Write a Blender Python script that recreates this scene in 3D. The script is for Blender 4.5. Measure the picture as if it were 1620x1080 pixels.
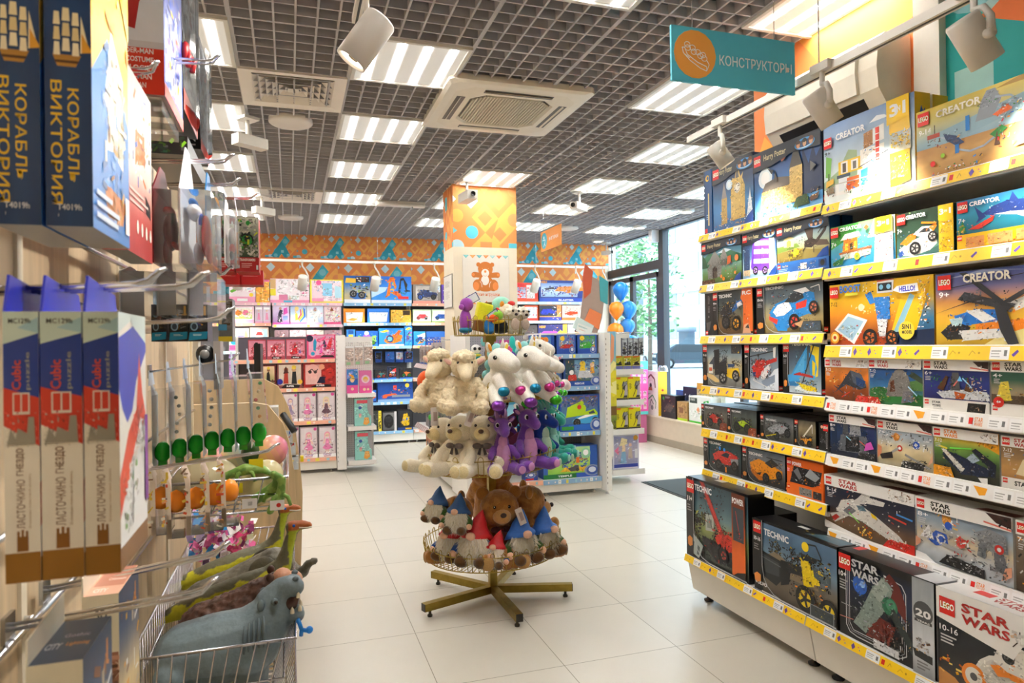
import bpy, math, random
from math import pi, sin, cos, radians as RD
from mathutils import Vector as V, Matrix, Euler, noise

S = bpy.context.scene
for o in list(bpy.data.objects):
	bpy.data.objects.remove(o)
COL = S.collection

# ---------------------------------------------------------------- camera
TH, ROLL, PITCH, EYE = RD(18.05), 0.0141, 3 / 1080, 1.51
_F = V((sin(TH), cos(TH), PITCH)).normalized()
_R = V((cos(TH), -sin(TH), 0))
_U = _R.cross(_F)
_X = (_R - ROLL * _U).normalized()
_Y = (_U + ROLL * _R).normalized()
cd = bpy.data.cameras.new('camera')
cd.sensor_width, cd.lens = 36, 24
cd.clip_start, cd.clip_end = 0.05, 300
cd.dof.use_dof, cd.dof.focus_distance, cd.dof.aperture_fstop = True, 3.6, 6.3
cam = bpy.data.objects.new('camera', cd)
COL.objects.link(cam)
_Z = -_F
cam.matrix_world = Matrix(((_X.x, _Y.x, _Z.x, 0), (_X.y, _Y.y, _Z.y, 0), (_X.z, _Y.z, _Z.z, EYE), (0, 0, 0, 1)))
S.camera = cam

# ---------------------------------------------------------------- sky, exposure
w = bpy.data.worlds.new('overcast_sky')
S.world = w
w.use_nodes = True
_bg = w.node_tree.nodes['Background']
_tc = w.node_tree.nodes.new('ShaderNodeTexCoord')
_sp = w.node_tree.nodes.new('ShaderNodeSeparateXYZ')
_rp = w.node_tree.nodes.new('ShaderNodeValToRGB')
_rp.color_ramp.elements[0].color = (0.62, 0.84, 1.0, 1)
_rp.color_ramp.elements[1].color = (0.80, 0.92, 1.0, 1)
w.node_tree.links.new(_tc.outputs['Generated'], _sp.inputs[0])
w.node_tree.links.new(_sp.outputs['Z'], _rp.inputs[0])
w.node_tree.links.new(_rp.outputs[0], _bg.inputs['Color'])
_bg.inputs['Strength'].default_value = 5.0
S.view_settings.view_transform = 'Standard'
S.view_settings.look = 'None'
S.view_settings.gamma = 1
S.view_settings.exposure = 0.45
S.view_settings.use_curve_mapping = False
PANEL_STRENGTH, SPOT_WATTS = 9.0, 45

# ---------------------------------------------------------------- helpers
def lin(c):
	return c / 12.92 if c <= 0.04045 else ((c + 0.055) / 1.055) ** 2.4
_hc = {}
def hx(s):
	if not isinstance(s, str):
		return s
	if s not in _hc:
		t = s if len(s) == 6 else ''.join(ch * 2 for ch in s)
		_hc[s] = tuple(lin(int(t[i:i + 2], 16) / 255) for i in (0, 2, 4)) + (1,)
	return _hc[s]

_mats = {}
def mat(kind):
	"""kind -> procedural material; the colour of each face comes from the mesh's own colour attribute."""
	if kind in _mats:
		return _mats[kind]
	m = bpy.data.materials.new(kind)
	m.use_nodes = True
	nt = m.node_tree
	N, L = nt.nodes, nt.links
	b = N['Principled BSDF']
	if kind in ('clear', 'glass'):
		out = N['Material Output']
		N.remove(b)
		tr, gl, mx, fr = (N.new('ShaderNode' + k) for k in ('BsdfTransparent', 'BsdfGlossy', 'MixShader', 'Fresnel'))
		gl.inputs['Roughness'].default_value = 0.05 if kind == 'clear' else 0.01
		fr.inputs['IOR'].default_value = 1.5 if kind == 'clear' else 1.35
		tr.inputs['Color'].default_value = (0.95, 0.97, 0.98, 1) if kind == 'clear' else (0.9, 0.97, 1, 1)
		if kind == 'clear':     # thin plastic film: white diffuse mixed in to imitate its pale reflections
			tl, m2 = N.new('ShaderNodeBsdfDiffuse'), N.new('ShaderNodeMixShader')
			m2.inputs[0].default_value = 0.13; tl.inputs['Color'].default_value = (0.9, 0.92, 0.94, 1)
			L.new(tr.outputs[0], m2.inputs[1]); L.new(tl.outputs[0], m2.inputs[2]); tr = m2
		L.new(fr.outputs[0], mx.inputs[0]); L.new(tr.outputs[0], mx.inputs[1]); L.new(gl.outputs[0], mx.inputs[2])
		L.new(mx.outputs[0], out.inputs[0])
		_mats[kind] = m
		return m
	at = N.new('ShaderNodeAttribute'); at.attribute_name = 'Col'
	tc = N.new('ShaderNodeTexCoord')
	nz = N.new('ShaderNodeTexNoise')
	L.new(tc.outputs['Object'], nz.inputs['Vector'])
	rough, metal, nscale, namp, bump = {
		'card': (0.34, 0, 30, 0.05, 0), 'matte': (0.75, 0, 12, 0.06, 0.02), 'gloss': (0.16, 0, 8, 0.04, 0),
		'plastic': (0.38, 0, 20, 0.05, 0.01), 'paint': (0.45, 0, 6, 0.05, 0.01), 'chrome': (0.22, 1, 40, 0.08, 0), 'brass': (0.36, 1, 25, 0.3, 0.05),
		'foil': (0.2, 0.65, 60, 0.2, 0.3), 'plush': (1, 0, 260, 0.35, 0.9), 'satin': (0.5, 0, 60, 0.15, 0.25), 'fur': (0.9, 0, 90, 0.12, 0),
		'rubber': (0.5, 0, 120, 0.2, 0.5), 'cloth': (0.95, 0, 400, 0.3, 0.4), 'stone': (0.8, 0, 5, 0.12, 0.05), 'light': (0.5, 0, 5, 0, 0),
		'wood': (0.5, 0, 7, 0.3, 0.03), 'leaf': (0.7, 0, 3, 0.5, 0.2)}[kind]
	nz.inputs['Scale'].default_value = nscale
	nz.inputs['Detail'].default_value = 3
	if kind == 'wood':
		mp = N.new('ShaderNodeMapping'); mp.inputs['Scale'].default_value = (3, 3, 0.25)
		L.new(tc.outputs['Object'], mp.inputs[0]); L.new(mp.outputs[0], nz.inputs['Vector'])
		nz.inputs['Distortion'].default_value = 1.2
	mr = N.new('ShaderNodeMapRange')
	mr.inputs['To Min'].default_value, mr.inputs['To Max'].default_value = 1 - namp, 1 + namp
	L.new(nz.outputs['Fac'], mr.inputs['Value'])
	mul = N.new('ShaderNodeVectorMath'); mul.operation = 'SCALE'
	L.new(at.outputs['Color'], mul.inputs[0]); L.new(mr.outputs[0], mul.inputs['Scale'])
	if kind == 'light':
		L.new(at.outputs['Color'], b.inputs['Emission Color'])
		b.inputs['Emission Strength'].default_value = 12
	L.new(mul.outputs[0], b.inputs['Base Color'])
	b.inputs['Roughness'].default_value = rough
	b.inputs['Metallic'].default_value = metal
	if kind in ('plush', 'cloth'):
		b.inputs['Sheen Weight'].default_value = 0.35
		b.inputs['Specular IOR Level'].default_value = 0.1
	if bump:
		bp = N.new('ShaderNodeBump'); bp.inputs['Strength'].default_value = min(1, bump); bp.inputs['Distance'].default_value = 0.002
		L.new(nz.outputs['Fac'], bp.inputs['Height']); L.new(bp.outputs[0], b.inputs['Normal'])
	_mats[kind] = m
	return m

class MB:
	"""collects coloured faces that become ONE mesh object"""
	def __init__(s):
		s.v, s.f, s.c, s.m, s.s = [], [], [], [], []
	def face(s, pts, col, mi=0, smooth=False):
		n = len(s.v)
		s.v += [tuple(p) for p in pts]
		s.f.append(tuple(range(n, n + len(pts))))
		s.c.append(col if isinstance(col, list) else hx(col)); s.m.append(mi); s.s.append(smooth)
	def mesh(s, vs, fs, col, mi=0, smooth=True):
		n = len(s.v)
		s.v += [tuple(p) for p in vs]
		c = hx(col) if not isinstance(col, list) else None
		for k, f in enumerate(fs):
			s.f.append(tuple(n + i for i in f)); s.c.append(c or hx(col[k])); s.m.append(mi); s.s.append(smooth)
	def box(s, x0, y0, z0, x1, y1, z1, col, mi=0, cols=None):
		p = [(x, y, z) for z in (z0, z1) for y in (y0, y1) for x in (x0, x1)]
		F = dict(b=(0, 2, 3, 1), t=(4, 5, 7, 6), f=(0, 1, 5, 4), k=(2, 6, 7, 3), l=(0, 4, 6, 2), r=(1, 3, 7, 5))
		s.mesh(p, list(F.values()), [(cols or {}).get(k, col) for k in F], mi, False)
	def obox(s, c, ax, ay, az, col, mi=0):
		"""box from its centre and three half-axis vectors"""
		c, ax, ay, az = V(c), V(ax), V(ay), V(az)
		p = [c + ax * i + ay * j + az * k for k in (-1, 1) for j in (-1, 1) for i in (-1, 1)]
		s.mesh(p, [(0, 2, 3, 1), (4, 5, 7, 6), (0, 1, 5, 4), (2, 6, 7, 3), (0, 4, 6, 2), (1, 3, 7, 5)], col, mi, False)
	def tube(s, pts, r, col, n=6, mi=0, close=False, cap=True):
		pts = [V(p) for p in pts]
		k = len(pts)
		rs = r if isinstance(r, (list, tuple)) else [r] * k
		up, vs = None, []
		for i in range(k):
			if close:
				d = pts[(i + 1) % k] - pts[i - 1]
			else:
				d = pts[min(i + 1, k - 1)] - pts[max(i - 1, 0)]
			d.normalize()
			if up is None:
				up = d.orthogonal().normalized()
			up = (up - d * up.dot(d))
			up = up.normalized() if up.length > 1e-6 else d.orthogonal().normalized()
			b = d.cross(up)
			for j in range(n):
				a = 2 * pi * j / n
				vs.append(pts[i] + (up * cos(a) + b * sin(a)) * rs[i])
		fs = []
		for i in range(k if close else k - 1):
			for j in range(n):
				a, b2 = i * n, ((i + 1) % k) * n
				fs.append((a + j, a + (j + 1) % n, b2 + (j + 1) % n, b2 + j))
		if cap and not close:
			fs.append(tuple(range(n))[::-1]); fs.append(tuple(range((k - 1) * n, k * n)))
		s.mesh(vs, fs, col, mi, True)
	def ell(s, c, r, col, rot=None, seg=14, ring=9, mi=0, pinch=None):
		"""ellipsoid; pinch(t) scales the ring at height t (-1..1)"""
		r = r if isinstance(r, (list, tuple)) else (r, r, r)
		M = Euler([RD(a) for a in rot]).to_matrix() if rot else None
		vs, fs = [], []
		for i in range(ring + 1):
			t = -pi / 2 + pi * i / ring
			for j in range(seg):
				a = 2 * pi * j / seg
				q = pinch(sin(t)) if pinch else 1
				p = V((r[0] * cos(t) * cos(a) * q, r[1] * cos(t) * sin(a) * q, r[2] * sin(t)))
				vs.append(V(c) + (M @ p if M else p))
		for i in range(ring):
			for j in range(seg):
				a, b = i * seg, (i + 1) * seg
				fs.append((a + j, a + (j + 1) % seg, b + (j + 1) % seg, b + j))
		s.mesh(vs, fs, col, mi, True)
	def lathe(s, c, prof, col, n=20, axis=(0, 0, 1), mi=0, smooth=True):
		q = V((0, 0, 1)).rotation_difference(V(axis).normalized())
		vs, fs = [], []
		for r, z in prof:
			for j in range(n):
				a = 2 * pi * j / n
				vs.append(V(c) + q @ V((r * cos(a), r * sin(a), z)))
		for i in range(len(prof) - 1):
			for j in range(n):
				a, b = i * n, (i + 1) * n
				fs.append((a + j, a + (j + 1) % n, b + (j + 1) % n, b + j))
		s.mesh(vs, fs, col, mi, smooth)
	def prism(s, pts, d, col, mi=0, side=None):
		"""polygon (3-d points) pushed along d"""
		d = V(d); a = [V(p) for p in pts]; b = [p + d for p in a]; n = len(a)
		s.face(a[::-1], col, mi); s.face(b, col, mi)
		for i in range(n):
			j = (i + 1) % n
			s.face([a[i], a[j], b[j], b[i]], side or col, mi)

def link(o, parent=None):
	COL.objects.link(o)
	if parent:
		o.parent = parent
	return o
def data(name, mb, kinds):
	me = bpy.data.meshes.new(name)
	me.from_pydata(mb.v, [], mb.f)
	kinds = kinds if isinstance(kinds, (list, tuple)) else [kinds]
	for k in kinds:
		me.materials.append(k if not isinstance(k, str) else mat(k))
	me.polygons.foreach_set('material_index', mb.m)
	me.polygons.foreach_set('use_smooth', mb.s)
	at = me.color_attributes.new('Col', 'FLOAT_COLOR', 'CORNER')
	buf = []
	for f, c in zip(mb.f, mb.c):
		if isinstance(c, list):
			for q in c:
				buf.extend(q)
		else:
			buf.extend(c * len(f))
	at.data.foreach_set('color', buf)
	me.update()
	return me
def tag(o, label=None, cat=None, group=None, kind=None):
	if label: o['label'] = label
	if cat: o['category'] = cat
	if group: o['group'] = group
	if kind: o['kind'] = kind
	return o
def thing(name, label, cat, loc=(0, 0, 0), rz=0, group=None):
	o = bpy.data.objects.new(name, None)
	o.empty_display_size = 0.05
	o.location = loc; o.rotation_euler = (0, 0, rz)
	return tag(link(o), label, cat, group)
def part(name, mb, kinds, parent, label=None, world=False):
	"""a mesh under its thing; world=True: the mesh was modelled in world coordinates"""
	if world:
		q = parent
		off = V((0, 0, 0))
		while q:
			off += q.location; q = q.parent
		mb.v = [(p[0] - off.x, p[1] - off.y, p[2] - off.z) for p in mb.v]
	return tag(link(bpy.data.objects.new(name, data(name, mb, kinds)), parent), label)
def solo(name, mb, kinds, label=None, cat=None, group=None, kind=None, org=None):
	"""a thing that is one mesh, modelled in world coordinates; its origin goes to its base"""
	if org is None:
		xs, ys, zs = zip(*mb.v)
		org = ((min(xs) + max(xs)) / 2, (min(ys) + max(ys)) / 2, min(zs))
	mb.v = [(p[0] - org[0], p[1] - org[1], p[2] - org[2]) for p in mb.v]
	o = bpy.data.objects.new(name, data(name, mb, kinds))
	o.location = org
	return tag(link(o), label, cat, group, kind)
def struct(name, mb, kinds):
	return solo(name, mb, kinds, kind='structure')
def dup(o, loc=None, rz=None, label=None, group=None, scale=None, parent=None):
	c = o.copy(); link(c, parent)
	if loc is not None: c.location = loc
	if rz is not None: c.rotation_euler[2] = rz
	if scale: c.scale = (scale,) * 3 if not isinstance(scale, tuple) else scale
	if label: c['label'] = label
	if group: c['group'] = group
	for ch in o.children:
		dup(ch, parent=c)
	return c

# ---------------------------------------------------------------- flat printing on a face
_tx = {}
def glyphs(s, bold=0.012):
	if (s, bold) not in _tx:
		c = bpy.data.curves.new('lettering', 'FONT')
		c.body = s; c.resolution_u = 2; c.offset = bold
		o = bpy.data.objects.new('lettering', c); COL.objects.link(o)
		m = bpy.data.meshes.new_from_object(o.evaluated_get(bpy.context.evaluated_depsgraph_get()))
		pv = [(p.co.x, p.co.y) for p in m.vertices]
		xs, ys = zip(*pv) if pv else ((0, 1), (0, 1))
		x0, y0, w0, h0 = min(xs), min(ys), max(xs) - min(xs), max(ys) - min(ys)
		r = []
		for p in m.polygons:
			q = [((pv[i][0] - x0) / w0, (pv[i][1] - y0) / h0) for i in p.vertices]
			a = sum(q[i - 1][0] * q[i][1] - q[i][0] * q[i - 1][1] for i in range(len(q)))
			r.append(q if a > 0 else q[::-1])
		_tx[(s, bold)] = r
		bpy.data.objects.remove(o); bpy.data.meshes.remove(m); bpy.data.curves.remove(c)
	return _tx[(s, bold)]
def clip(P):
	for ax, lo, sg in ((0, 0, 1), (0, 100, -1), (1, 0, 1), (1, 100, -1)):
		if not P: return P
		if all((p[ax] - lo) * sg >= 0 for p in P):
			continue
		Q = []
		for i in range(len(P)):
			a, b = P[i - 1], P[i]
			da, db = (a[ax] - lo) * sg, (b[ax] - lo) * sg
			if (da < 0) != (db < 0):
				t = da / (da - db)
				Q.append((a[0] + (b[0] - a[0]) * t, a[1] + (b[1] - a[1]) * t))
			if db >= 0: Q.append(b)
		P = Q
	return P
def inside(P, x, y):
	r = False
	for i in range(len(P)):
		(ax, ay), (bx, by) = P[i - 1], P[i]
		if (ay > y) != (by > y) and x < (bx - ax) * (y - ay) / (by - ay) + ax: r = not r
	return r
class Face:
	"""a printed rectangle: O lower left corner, ux to the right and uy up as seen, W x H in metres; art is drawn in per cent"""
	step = 1.6e-5
	def __init__(s, mb, O, ux, uy, W, H, seed=1, mi=0):
		s.mb, s.O, s.W, s.H, s.mi = mb, V(O), W, H, mi
		s.ux, s.uy = V(ux).normalized(), V(uy).normalized()
		s.n = s.ux.cross(s.uy)
		s.off = 1.5e-4
		s.rnd = random.Random(seed)
		s.seed = seed
		s.shapes = []
	def at(s, x, y):
		return s.O + s.ux * (x * s.W / 100) + s.uy * (y * s.H / 100) + s.n * s.off
	def poly(s, P, col, keep=True):
		P = clip(P)
		if len(P) < 3: return
		if keep: s.shapes.append((P, hx(col)))
		s.mb.face([s.at(*p) for p in P], col, s.mi)
		s.off += s.step
	def text(s, col, x, y, w, h, txt, bold=0.012):
		for q in glyphs(txt.replace('_', ' '), bold):
			P = clip([(x + a * w, y + b * h) for a, b in q])
			if len(P) > 2: s.mb.face([s.at(*p) for p in P], col, s.mi)
		s.off += s.step
	def grad(s, x0, y0, x1, y1, amp, cols, nx=12, ny=10):
		C = [hx(c) for c in cols]
		asp = s.W / s.H
		def cc(i, j):
			t = j / ny * (len(C) - 1); k = min(int(t), len(C) - 2) if len(C) > 1 else 0; t -= k
			a, b = C[k], C[min(k + 1, len(C) - 1)]
			q = 1 + amp * (noise.noise(V((i * 0.37 * asp + s.seed * 7.3, j * 0.37, s.seed))) + 0.6 * noise.noise(V((i * 1.1, j * 1.1, s.seed * 3))))
			return tuple(max(0, (a[m] + (b[m] - a[m]) * t) * q) for m in range(3)) + (1,)
		def pt(i, j): return s.at(x0 + (x1 - x0) * i / nx, y0 + (y1 - y0) * j / ny)
		for i in range(nx):
			for j in range(ny):
				s.mb.face([pt(i, j), pt(i + 1, j), pt(i + 1, j + 1), pt(i, j + 1)], [cc(i, j), cc(i + 1, j), cc(i + 1, j + 1), cc(i, j + 1)], s.mi)
		s.off += s.step
	def disc(s, col, cx, cy, rx, ry=None, n=18):
		ry = ry if ry is not None else rx * s.W / s.H
		s.poly([(cx + rx * cos(2 * pi * i / n), cy + ry * sin(2 * pi * i / n)) for i in range(n)], col)
	def line(s, col, w, P):
		for a, b in zip(P, P[1:]):
			dx, dy = (b[0] - a[0]) * s.W, (b[1] - a[1]) * s.H
			l = math.hypot(dx, dy) or 1
			ex, ey = -dy / l * w * s.H / 2 / s.W, dx / l * w / 2
			s.poly([(a[0] - ex, a[1] - ey), (b[0] - ex, b[1] - ey), (b[0] + ex, b[1] + ey), (a[0] + ex, a[1] + ey)], col)
	def bits(s, x0, y0, x1, y1, n, size, cols):
		"""printed detail: small pieces that mostly keep the tone of the shape they lie on"""
		R = s.rnd
		C = [hx(c) for c in cols]
		k = s.H / s.W
		n = int(n * 1.4); size *= 0.8
		under = s.shapes[:]
		for _ in range(n):
			x, y = R.uniform(x0, x1), R.uniform(y0, y1)
			base = None
			for P, c in reversed(under):
				if inside(P, x, y):
					base = c; break
			if base is None and R.random() < 0.8: continue
			c = R.choice(C)
			if base is not None and R.random() < 0.86:
				q = R.choice((0.55, 0.7, 0.82, 0.9, 1.12, 1.25, 1.4)); j = R.uniform(0, 0.22)
				c = tuple(min(1, (base[m] * (1 - j) + c[m] * j) * q) for m in range(3)) + (1,)
			a, b, t = size * R.uniform(0.3, 1.5), size * R.uniform(0.2, 0.6), R.choice((0, 0, 0.4, -0.4, 1.57, 0.9))
			s.poly([(x + (a * u * cos(t) - b * v2 * sin(t)) * k, y + a * u * sin(t) + b * v2 * cos(t)) for u, v2 in ((-1, -1), (1, -1), (1, 1), (-1, 1))], c, False)
	def run(s, code):
		for op in code.split(';'):
			a = op.split()
			if not a: continue
			k, a = a[0], a[1:]
			f = lambda i, j=None: [float(q) for q in a[i:j]]
			if k == 'r':
				x0, y0, x1, y1 = f(0, 4); s.poly([(x0, y0), (x1, y0), (x1, y1), (x0, y1)], a[4])
			elif k == 'p':
				s.poly([tuple(float(q) for q in t.split(',')) for t in a[1:]], a[0])
			elif k == 'e':
				q = f(1); s.disc(a[0], *q)
			elif k == 'l':
				s.line(a[0], float(a[1]), [tuple(float(q) for q in t.split(',')) for t in a[2:]])
			elif k == 't':
				s.text(a[0], *f(1, 5), a[5])
			elif k == 'h':   # heavy lettering
				s.text(a[0], *f(1, 5), a[5], 0.035)
			elif k == 'g':
				s.grad(*f(0, 5), a[5:])
			elif k == 'k':
				x0, y0, x1, y1, n, z = f(0, 6); s.bits(x0, y0, x1, y1, int(n), z, a[6:])
			elif k == 'w':   # wheel: x y radius(% of height) rim colour
				x, y, r = f(0, 3); q = s.H / s.W
				s.disc('15161a', x, y, r * q, r); s.disc(a[3], x, y, r * q * 0.62, r * 0.62); s.disc('222', x, y, r * q * 0.22, r * 0.22)
				for i in range(5):
					t = i * 1.257
					s.line('222', r * 0.22, [(x, y), (x + r * q * 0.6 * cos(t), y + r * 0.6 * sin(t))])
			elif k == 'L':   # red square maker's mark: left, top, size (% of height)
				x, y, z = f(0, 3); q = z * s.H / s.W
				s.run('r %g %g %g %g e3231b' % (x, y - z, x + q, y))
				s.text('111', x + q * 0.07, y - z * 0.68, q * 0.88, z * 0.4, 'LEGO', 0.075)
				s.text('f6d320', x + q * 0.07, y - z * 0.68, q * 0.88, z * 0.4, 'LEGO', 0.05)
				s.text('fff', x + q * 0.07, y - z * 0.68, q * 0.88, z * 0.4, 'LEGO', 0.02)
			elif k == 'm':   # three small generic portraits in a blue glow: x y size
				x, y, z = f(0, 3); q = z * s.H / s.W
				s.disc('3f8fd0', x + q * 1.2, y, q * 1.9, z * 0.75); s.disc('bfe4f8', x + q * 1.2, y - z * 0.1, q * 1.6, z * 0.5); s.disc('123a66', x + q * 1.2, y, q * 1.5, z * 0.48)
				for i, c in enumerate(('3a2418', '1d1512', '6a3a1a')):
					cx = x + q * 1.2 * i
					s.disc(c, cx, y + z * 0.15, q * 0.5, z * 0.55); s.disc('c99a78', cx, y, q * 0.33, z * 0.42); s.disc(c, cx, y + z * 0.35, q * 0.4, z * 0.22)
			elif k == 'x':   # small illegible lines of print: x y w n colour
				x, y, q = f(0, 3)
				for i in range(int(a[3])):
					s.run('r %g %g %g %g %s' % (x, y - i * 3.2, x + q * s.rnd.uniform(0.6, 1), y - i * 3.2 + 1.5, a[4]))

FACES = {'-x': ((0, -1, 0), 0), '+x': ((0, 1, 0), 1), '-y': ((1, 0, 0), 2), '+y': ((-1, 0, 0), 3)}
def faceon(mb, d, x0, y0, z0, x1, y1, z1, seed=1, mi=0):
	"""the printed face of an axis-aligned box that looks along d"""
	ux = FACES[d][0]
	O = {'-x': (x0, y1, z0), '+x': (x1, y0, z0), '-y': (x0, y0, z0), '+y': (x1, y1, z0)}[d]
	W = (y1 - y0) if d[1] == 'x' else (x1 - x0)
	return Face(mb, O, ux, (0, 0, 1), W, z1 - z0, seed, mi)
_bn = [0]
def carton(d, x0, y0, z0, x1, y1, z1, art, label, col='222', group=None, cat='toy box', name='toy_box', side=None, top=None, topart=None, seed=None, kinds='card', cols=None):
	"""a printed box; art on the face that looks along d, side art on the -y face"""
	_bn[0] += 1
	seed = seed or _bn[0]
	mb = MB()
	mb.box(x0, y0, z0, x1, y1, z1, col, 0, cols or ({'t': top} if top else None))
	faceon(mb, d, x0, y0, z0, x1, y1, z1, seed).run(art)
	if side:
		faceon(mb, '-y' if d != '-y' else '-x', x0, y0, z0, x1, y1, z1, seed + 500).run(side)
	if topart:
		if d == '-x': Face(mb, (x0, y1, z1), (0, -1, 0), (1, 0, 0), y1 - y0, x1 - x0, seed).run(topart)
		else: Face(mb, (x0, y0, z1), (1, 0, 0), (0, 1, 0), x1 - x0, y1 - y0, seed).run(topart)
	return solo(name, mb, kinds, label, cat, group)

# ---------------------------------------------------------------- shell of the shop
CZ = 3.2                      # underside of the open-cell ceiling
def floor_material():
	m = bpy.data.materials.new('porcelain_tiles'); m.use_nodes = True
	nt = m.node_tree; N, L = nt.nodes, nt.links; b = N['Principled BSDF']
	g = N.new('ShaderNodeNewGeometry'); sp = N.new('ShaderNodeSeparateXYZ'); L.new(g.outputs['Position'], sp.inputs[0])
	def M(op, a, v=None):
		n = N.new('ShaderNodeMath'); n.operation = op
		for i, q in enumerate((a, v)):
			if q is None: continue
			if isinstance(q, (int, float)): n.inputs[i].default_value = q
			else: L.new(q, n.inputs[i])
		return n.outputs[0]
	js, ids = [], []
	for ax, o in (('X', 0.607), ('Y', 0.583)):
		t = M('DIVIDE', M('ADD', sp.outputs[ax], 10 * 0.597 - o), 0.597)
		js.append(M('MINIMUM', M('FRACT', t), M('SUBTRACT', 1.0, M('FRACT', t)))); ids.append(M('FLOOR', t))
	joint = M('LESS_THAN', M('MINIMUM', js[0], js[1]), 0.0033)
	cv = N.new('ShaderNodeCombineXYZ'); L.new(ids[0], cv.inputs[0]); L.new(ids[1], cv.inputs[1])
	wn = N.new('ShaderNodeTexWhiteNoise'); L.new(cv.outputs[0], wn.inputs['Vector'])
	nz = N.new('ShaderNodeTexNoise'); nz.inputs['Scale'].default_value = 6; nz.inputs['Detail'].default_value = 5; L.new(g.outputs['Position'], nz.inputs['Vector'])
	val = M('ADD', M('MULTIPLY', wn.outputs['Value'], 0.05), M('ADD', M('MULTIPLY', nz.outputs['Fac'], 0.06), 0.93))
	sc = N.new('ShaderNodeVectorMath'); sc.operation = 'SCALE'; sc.inputs[0].default_value = hx('d8d2c4')[:3]; L.new(val, sc.inputs['Scale'])
	mx = N.new('ShaderNodeMix'); mx.data_type = 'RGBA'; L.new(joint, mx.inputs['Factor']); L.new(sc.outputs[0], mx.inputs['A']); mx.inputs['B'].default_value = hx('8f8873')
	L.new(mx.outputs['Result'], b.inputs['Base Color'])
	b.inputs['Roughness'].default_value = 0.3
	b.inputs['Specular IOR Level'].default_value = 0.45
	return m
mb = MB(); mb.box(-2.8, -1.7, -0.08, 5.6, 11.2, 0, 'ccc'); struct('floor', mb, floor_material())

CREAM = 'e6d9c2'
def wall(name, *b):
	mb = MB(); mb.box(*b, CREAM); return struct(name, mb, 'matte')
wall('wall_back', -2.8, 10.95, 0, 5.44, 11.15, 3.7)
wall('wall_left', -2.9, -1.7, 0, -2.7, 11.15, 3.7)
wall('wall_front', -2.9, -1.9, 0, 5.6, -1.7, 3.7)
wall('wall_right', 2.8, -1.7, 0, 2.95, 3.58, 3.7)
wall('wall_entrance', 2.95, 3.38, 0, 5.6, 3.58, 3.7)
wall('wall_street', 5.36, 3.58, 0, 5.5, 6.2, 3.7)
wall('wall_corner', 5.3, 11.0, 0, 5.55, 11.25, 3.7)
mb = MB(); mb.box(-2.9, -1.9, 3.7, 5.6, 11.3, 3.8, '4a4540'); struct('ceiling_slab', mb, 'matte')

# open-cell ceiling: thin blades both ways, wider runners on the module lines
M0X, M0Y, MOD = 0.375, 3.755, 0.65
mb = MB()
cell = MOD / 6
i0, i1 = int((-2.65 - M0X) / cell), int((5.36 - M0X) / cell)
for i in range(i0, i1 + 1):
	x = M0X + i * cell; h = 0.012 if i % 6 == 0 else 0.0052
	mb.box(x - h, -1.68, CZ, x + h, 10.94, CZ + 0.055, 'b4b0b2')
j0, j1 = int((-1.6 - M0Y) / cell), int((10.9 - M0Y) / cell)
for j in range(j0, j1 + 1):
	y = M0Y + j * cell; h = 0.008 if j % 6 == 0 else 0.0045
	mb.box(-2.68, y - h, CZ + 0.001, 5.4, y + h, CZ + 0.05, 'b4b0b2')
struct('ceiling', mb, 'matte')
mb = MB()
for i in range(12):
	y = -1 + i * 1.02
	mb.box(-2.7, y, 3.45, 5.4, y + 0.25, 3.5, '55504c')
mb.tube([(0.1, -1.6, 3.5), (0.1, 10.9, 3.5)], 0.12, '77716c', 10); mb.tube([(3.2, -1.6, 3.52), (3.2, 10.9, 3.52)], 0.09, '6b6661', 10)
struct('ceiling_void', mb, 'matte')

# wallpaper of circles and diamonds
MOTIF = ('r 0 0 100 100 ef9150;p fab35a 50,72 71,48 50,24 29,48;p fab35a 50,24 75,0 27,0;p fab35a 71,48 95,75 108,60 108,44 71,2 60,12;p f6aa55 72,98 83,73 72,61 61,73 ;p ee8e50 50,60 61,48 50,35 38,48;p ee9052 73,34 84,22 73,10 62,22;'
		 'e f9b157 6 50 10;e 5cc5d9 29 24 10;p d3e9ec 28,87 39,75 28,62 16,75;p bfe0e6 0,82 5,76 0,71;p 6cc6d8 0,31 6,26 0,21;e bcdde6 6 0 11;e f29a5e 96 46 10;r 42 0 60 9 ec8d52;r 87 0 101 8 57c3d6;p f4a75c 2,100 14,100 6,90;p f4a55a 40,100 58,100 49,86;e ef9e5e 97 95 11')
MOTIF2 = ('p 36a3b8 8,6 44,60 60,42 76,10 60,-6 46,14 30,-8;p 49b8ca 60,42 76,64 60,84 44,60;e 6fc6d4 25,8 7;e 7fcbd6 60 62 9;r 44 18 54 28 8fd0d8;r 64 4 74 14 7fcad6'.replace('25,8', '25 8'))
def paper(name, mb, O, ux, W, H, tile, seed=0):
	"""wallpaper panels laid side by side over a strip W x H, each its own tile"""
	n = max(1, round(W / tile)); t = W / n
	nv = max(1, round(H / (tile * 0.96))); tv = H / nv
	ux = V(ux)
	for i in range(n):
		for j in range(nv):
			F = Face(mb, V(O) + ux * (i * t) + V((0, 0, j * tv)), ux, (0, 0, 1), t, tv, seed + i)
			F.run(MOTIF)
			if (i + j + seed) % 2: F.run(MOTIF2)
mb = MB(); mb.box(-2.7, 10.9, 2.86, 5.36, 10.95, 3.26, 'ef9150'); paper('', mb, (-2.7, 10.9, 2.86), (1, 0, 0), 8.06, 0.4, 0.4, 1)
struct('trim_1', mb, 'matte')
mb = MB(); mb.box(-2.7, 10.925, 2.3, 5.3, 10.95, 2.86, 'ef9150'); paper('', mb, (-2.7, 10.925, 2.3), (1, 0, 0), 8.0, 0.56, 0.58, 0)
struct('trim_2', mb, 'matte')
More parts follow.
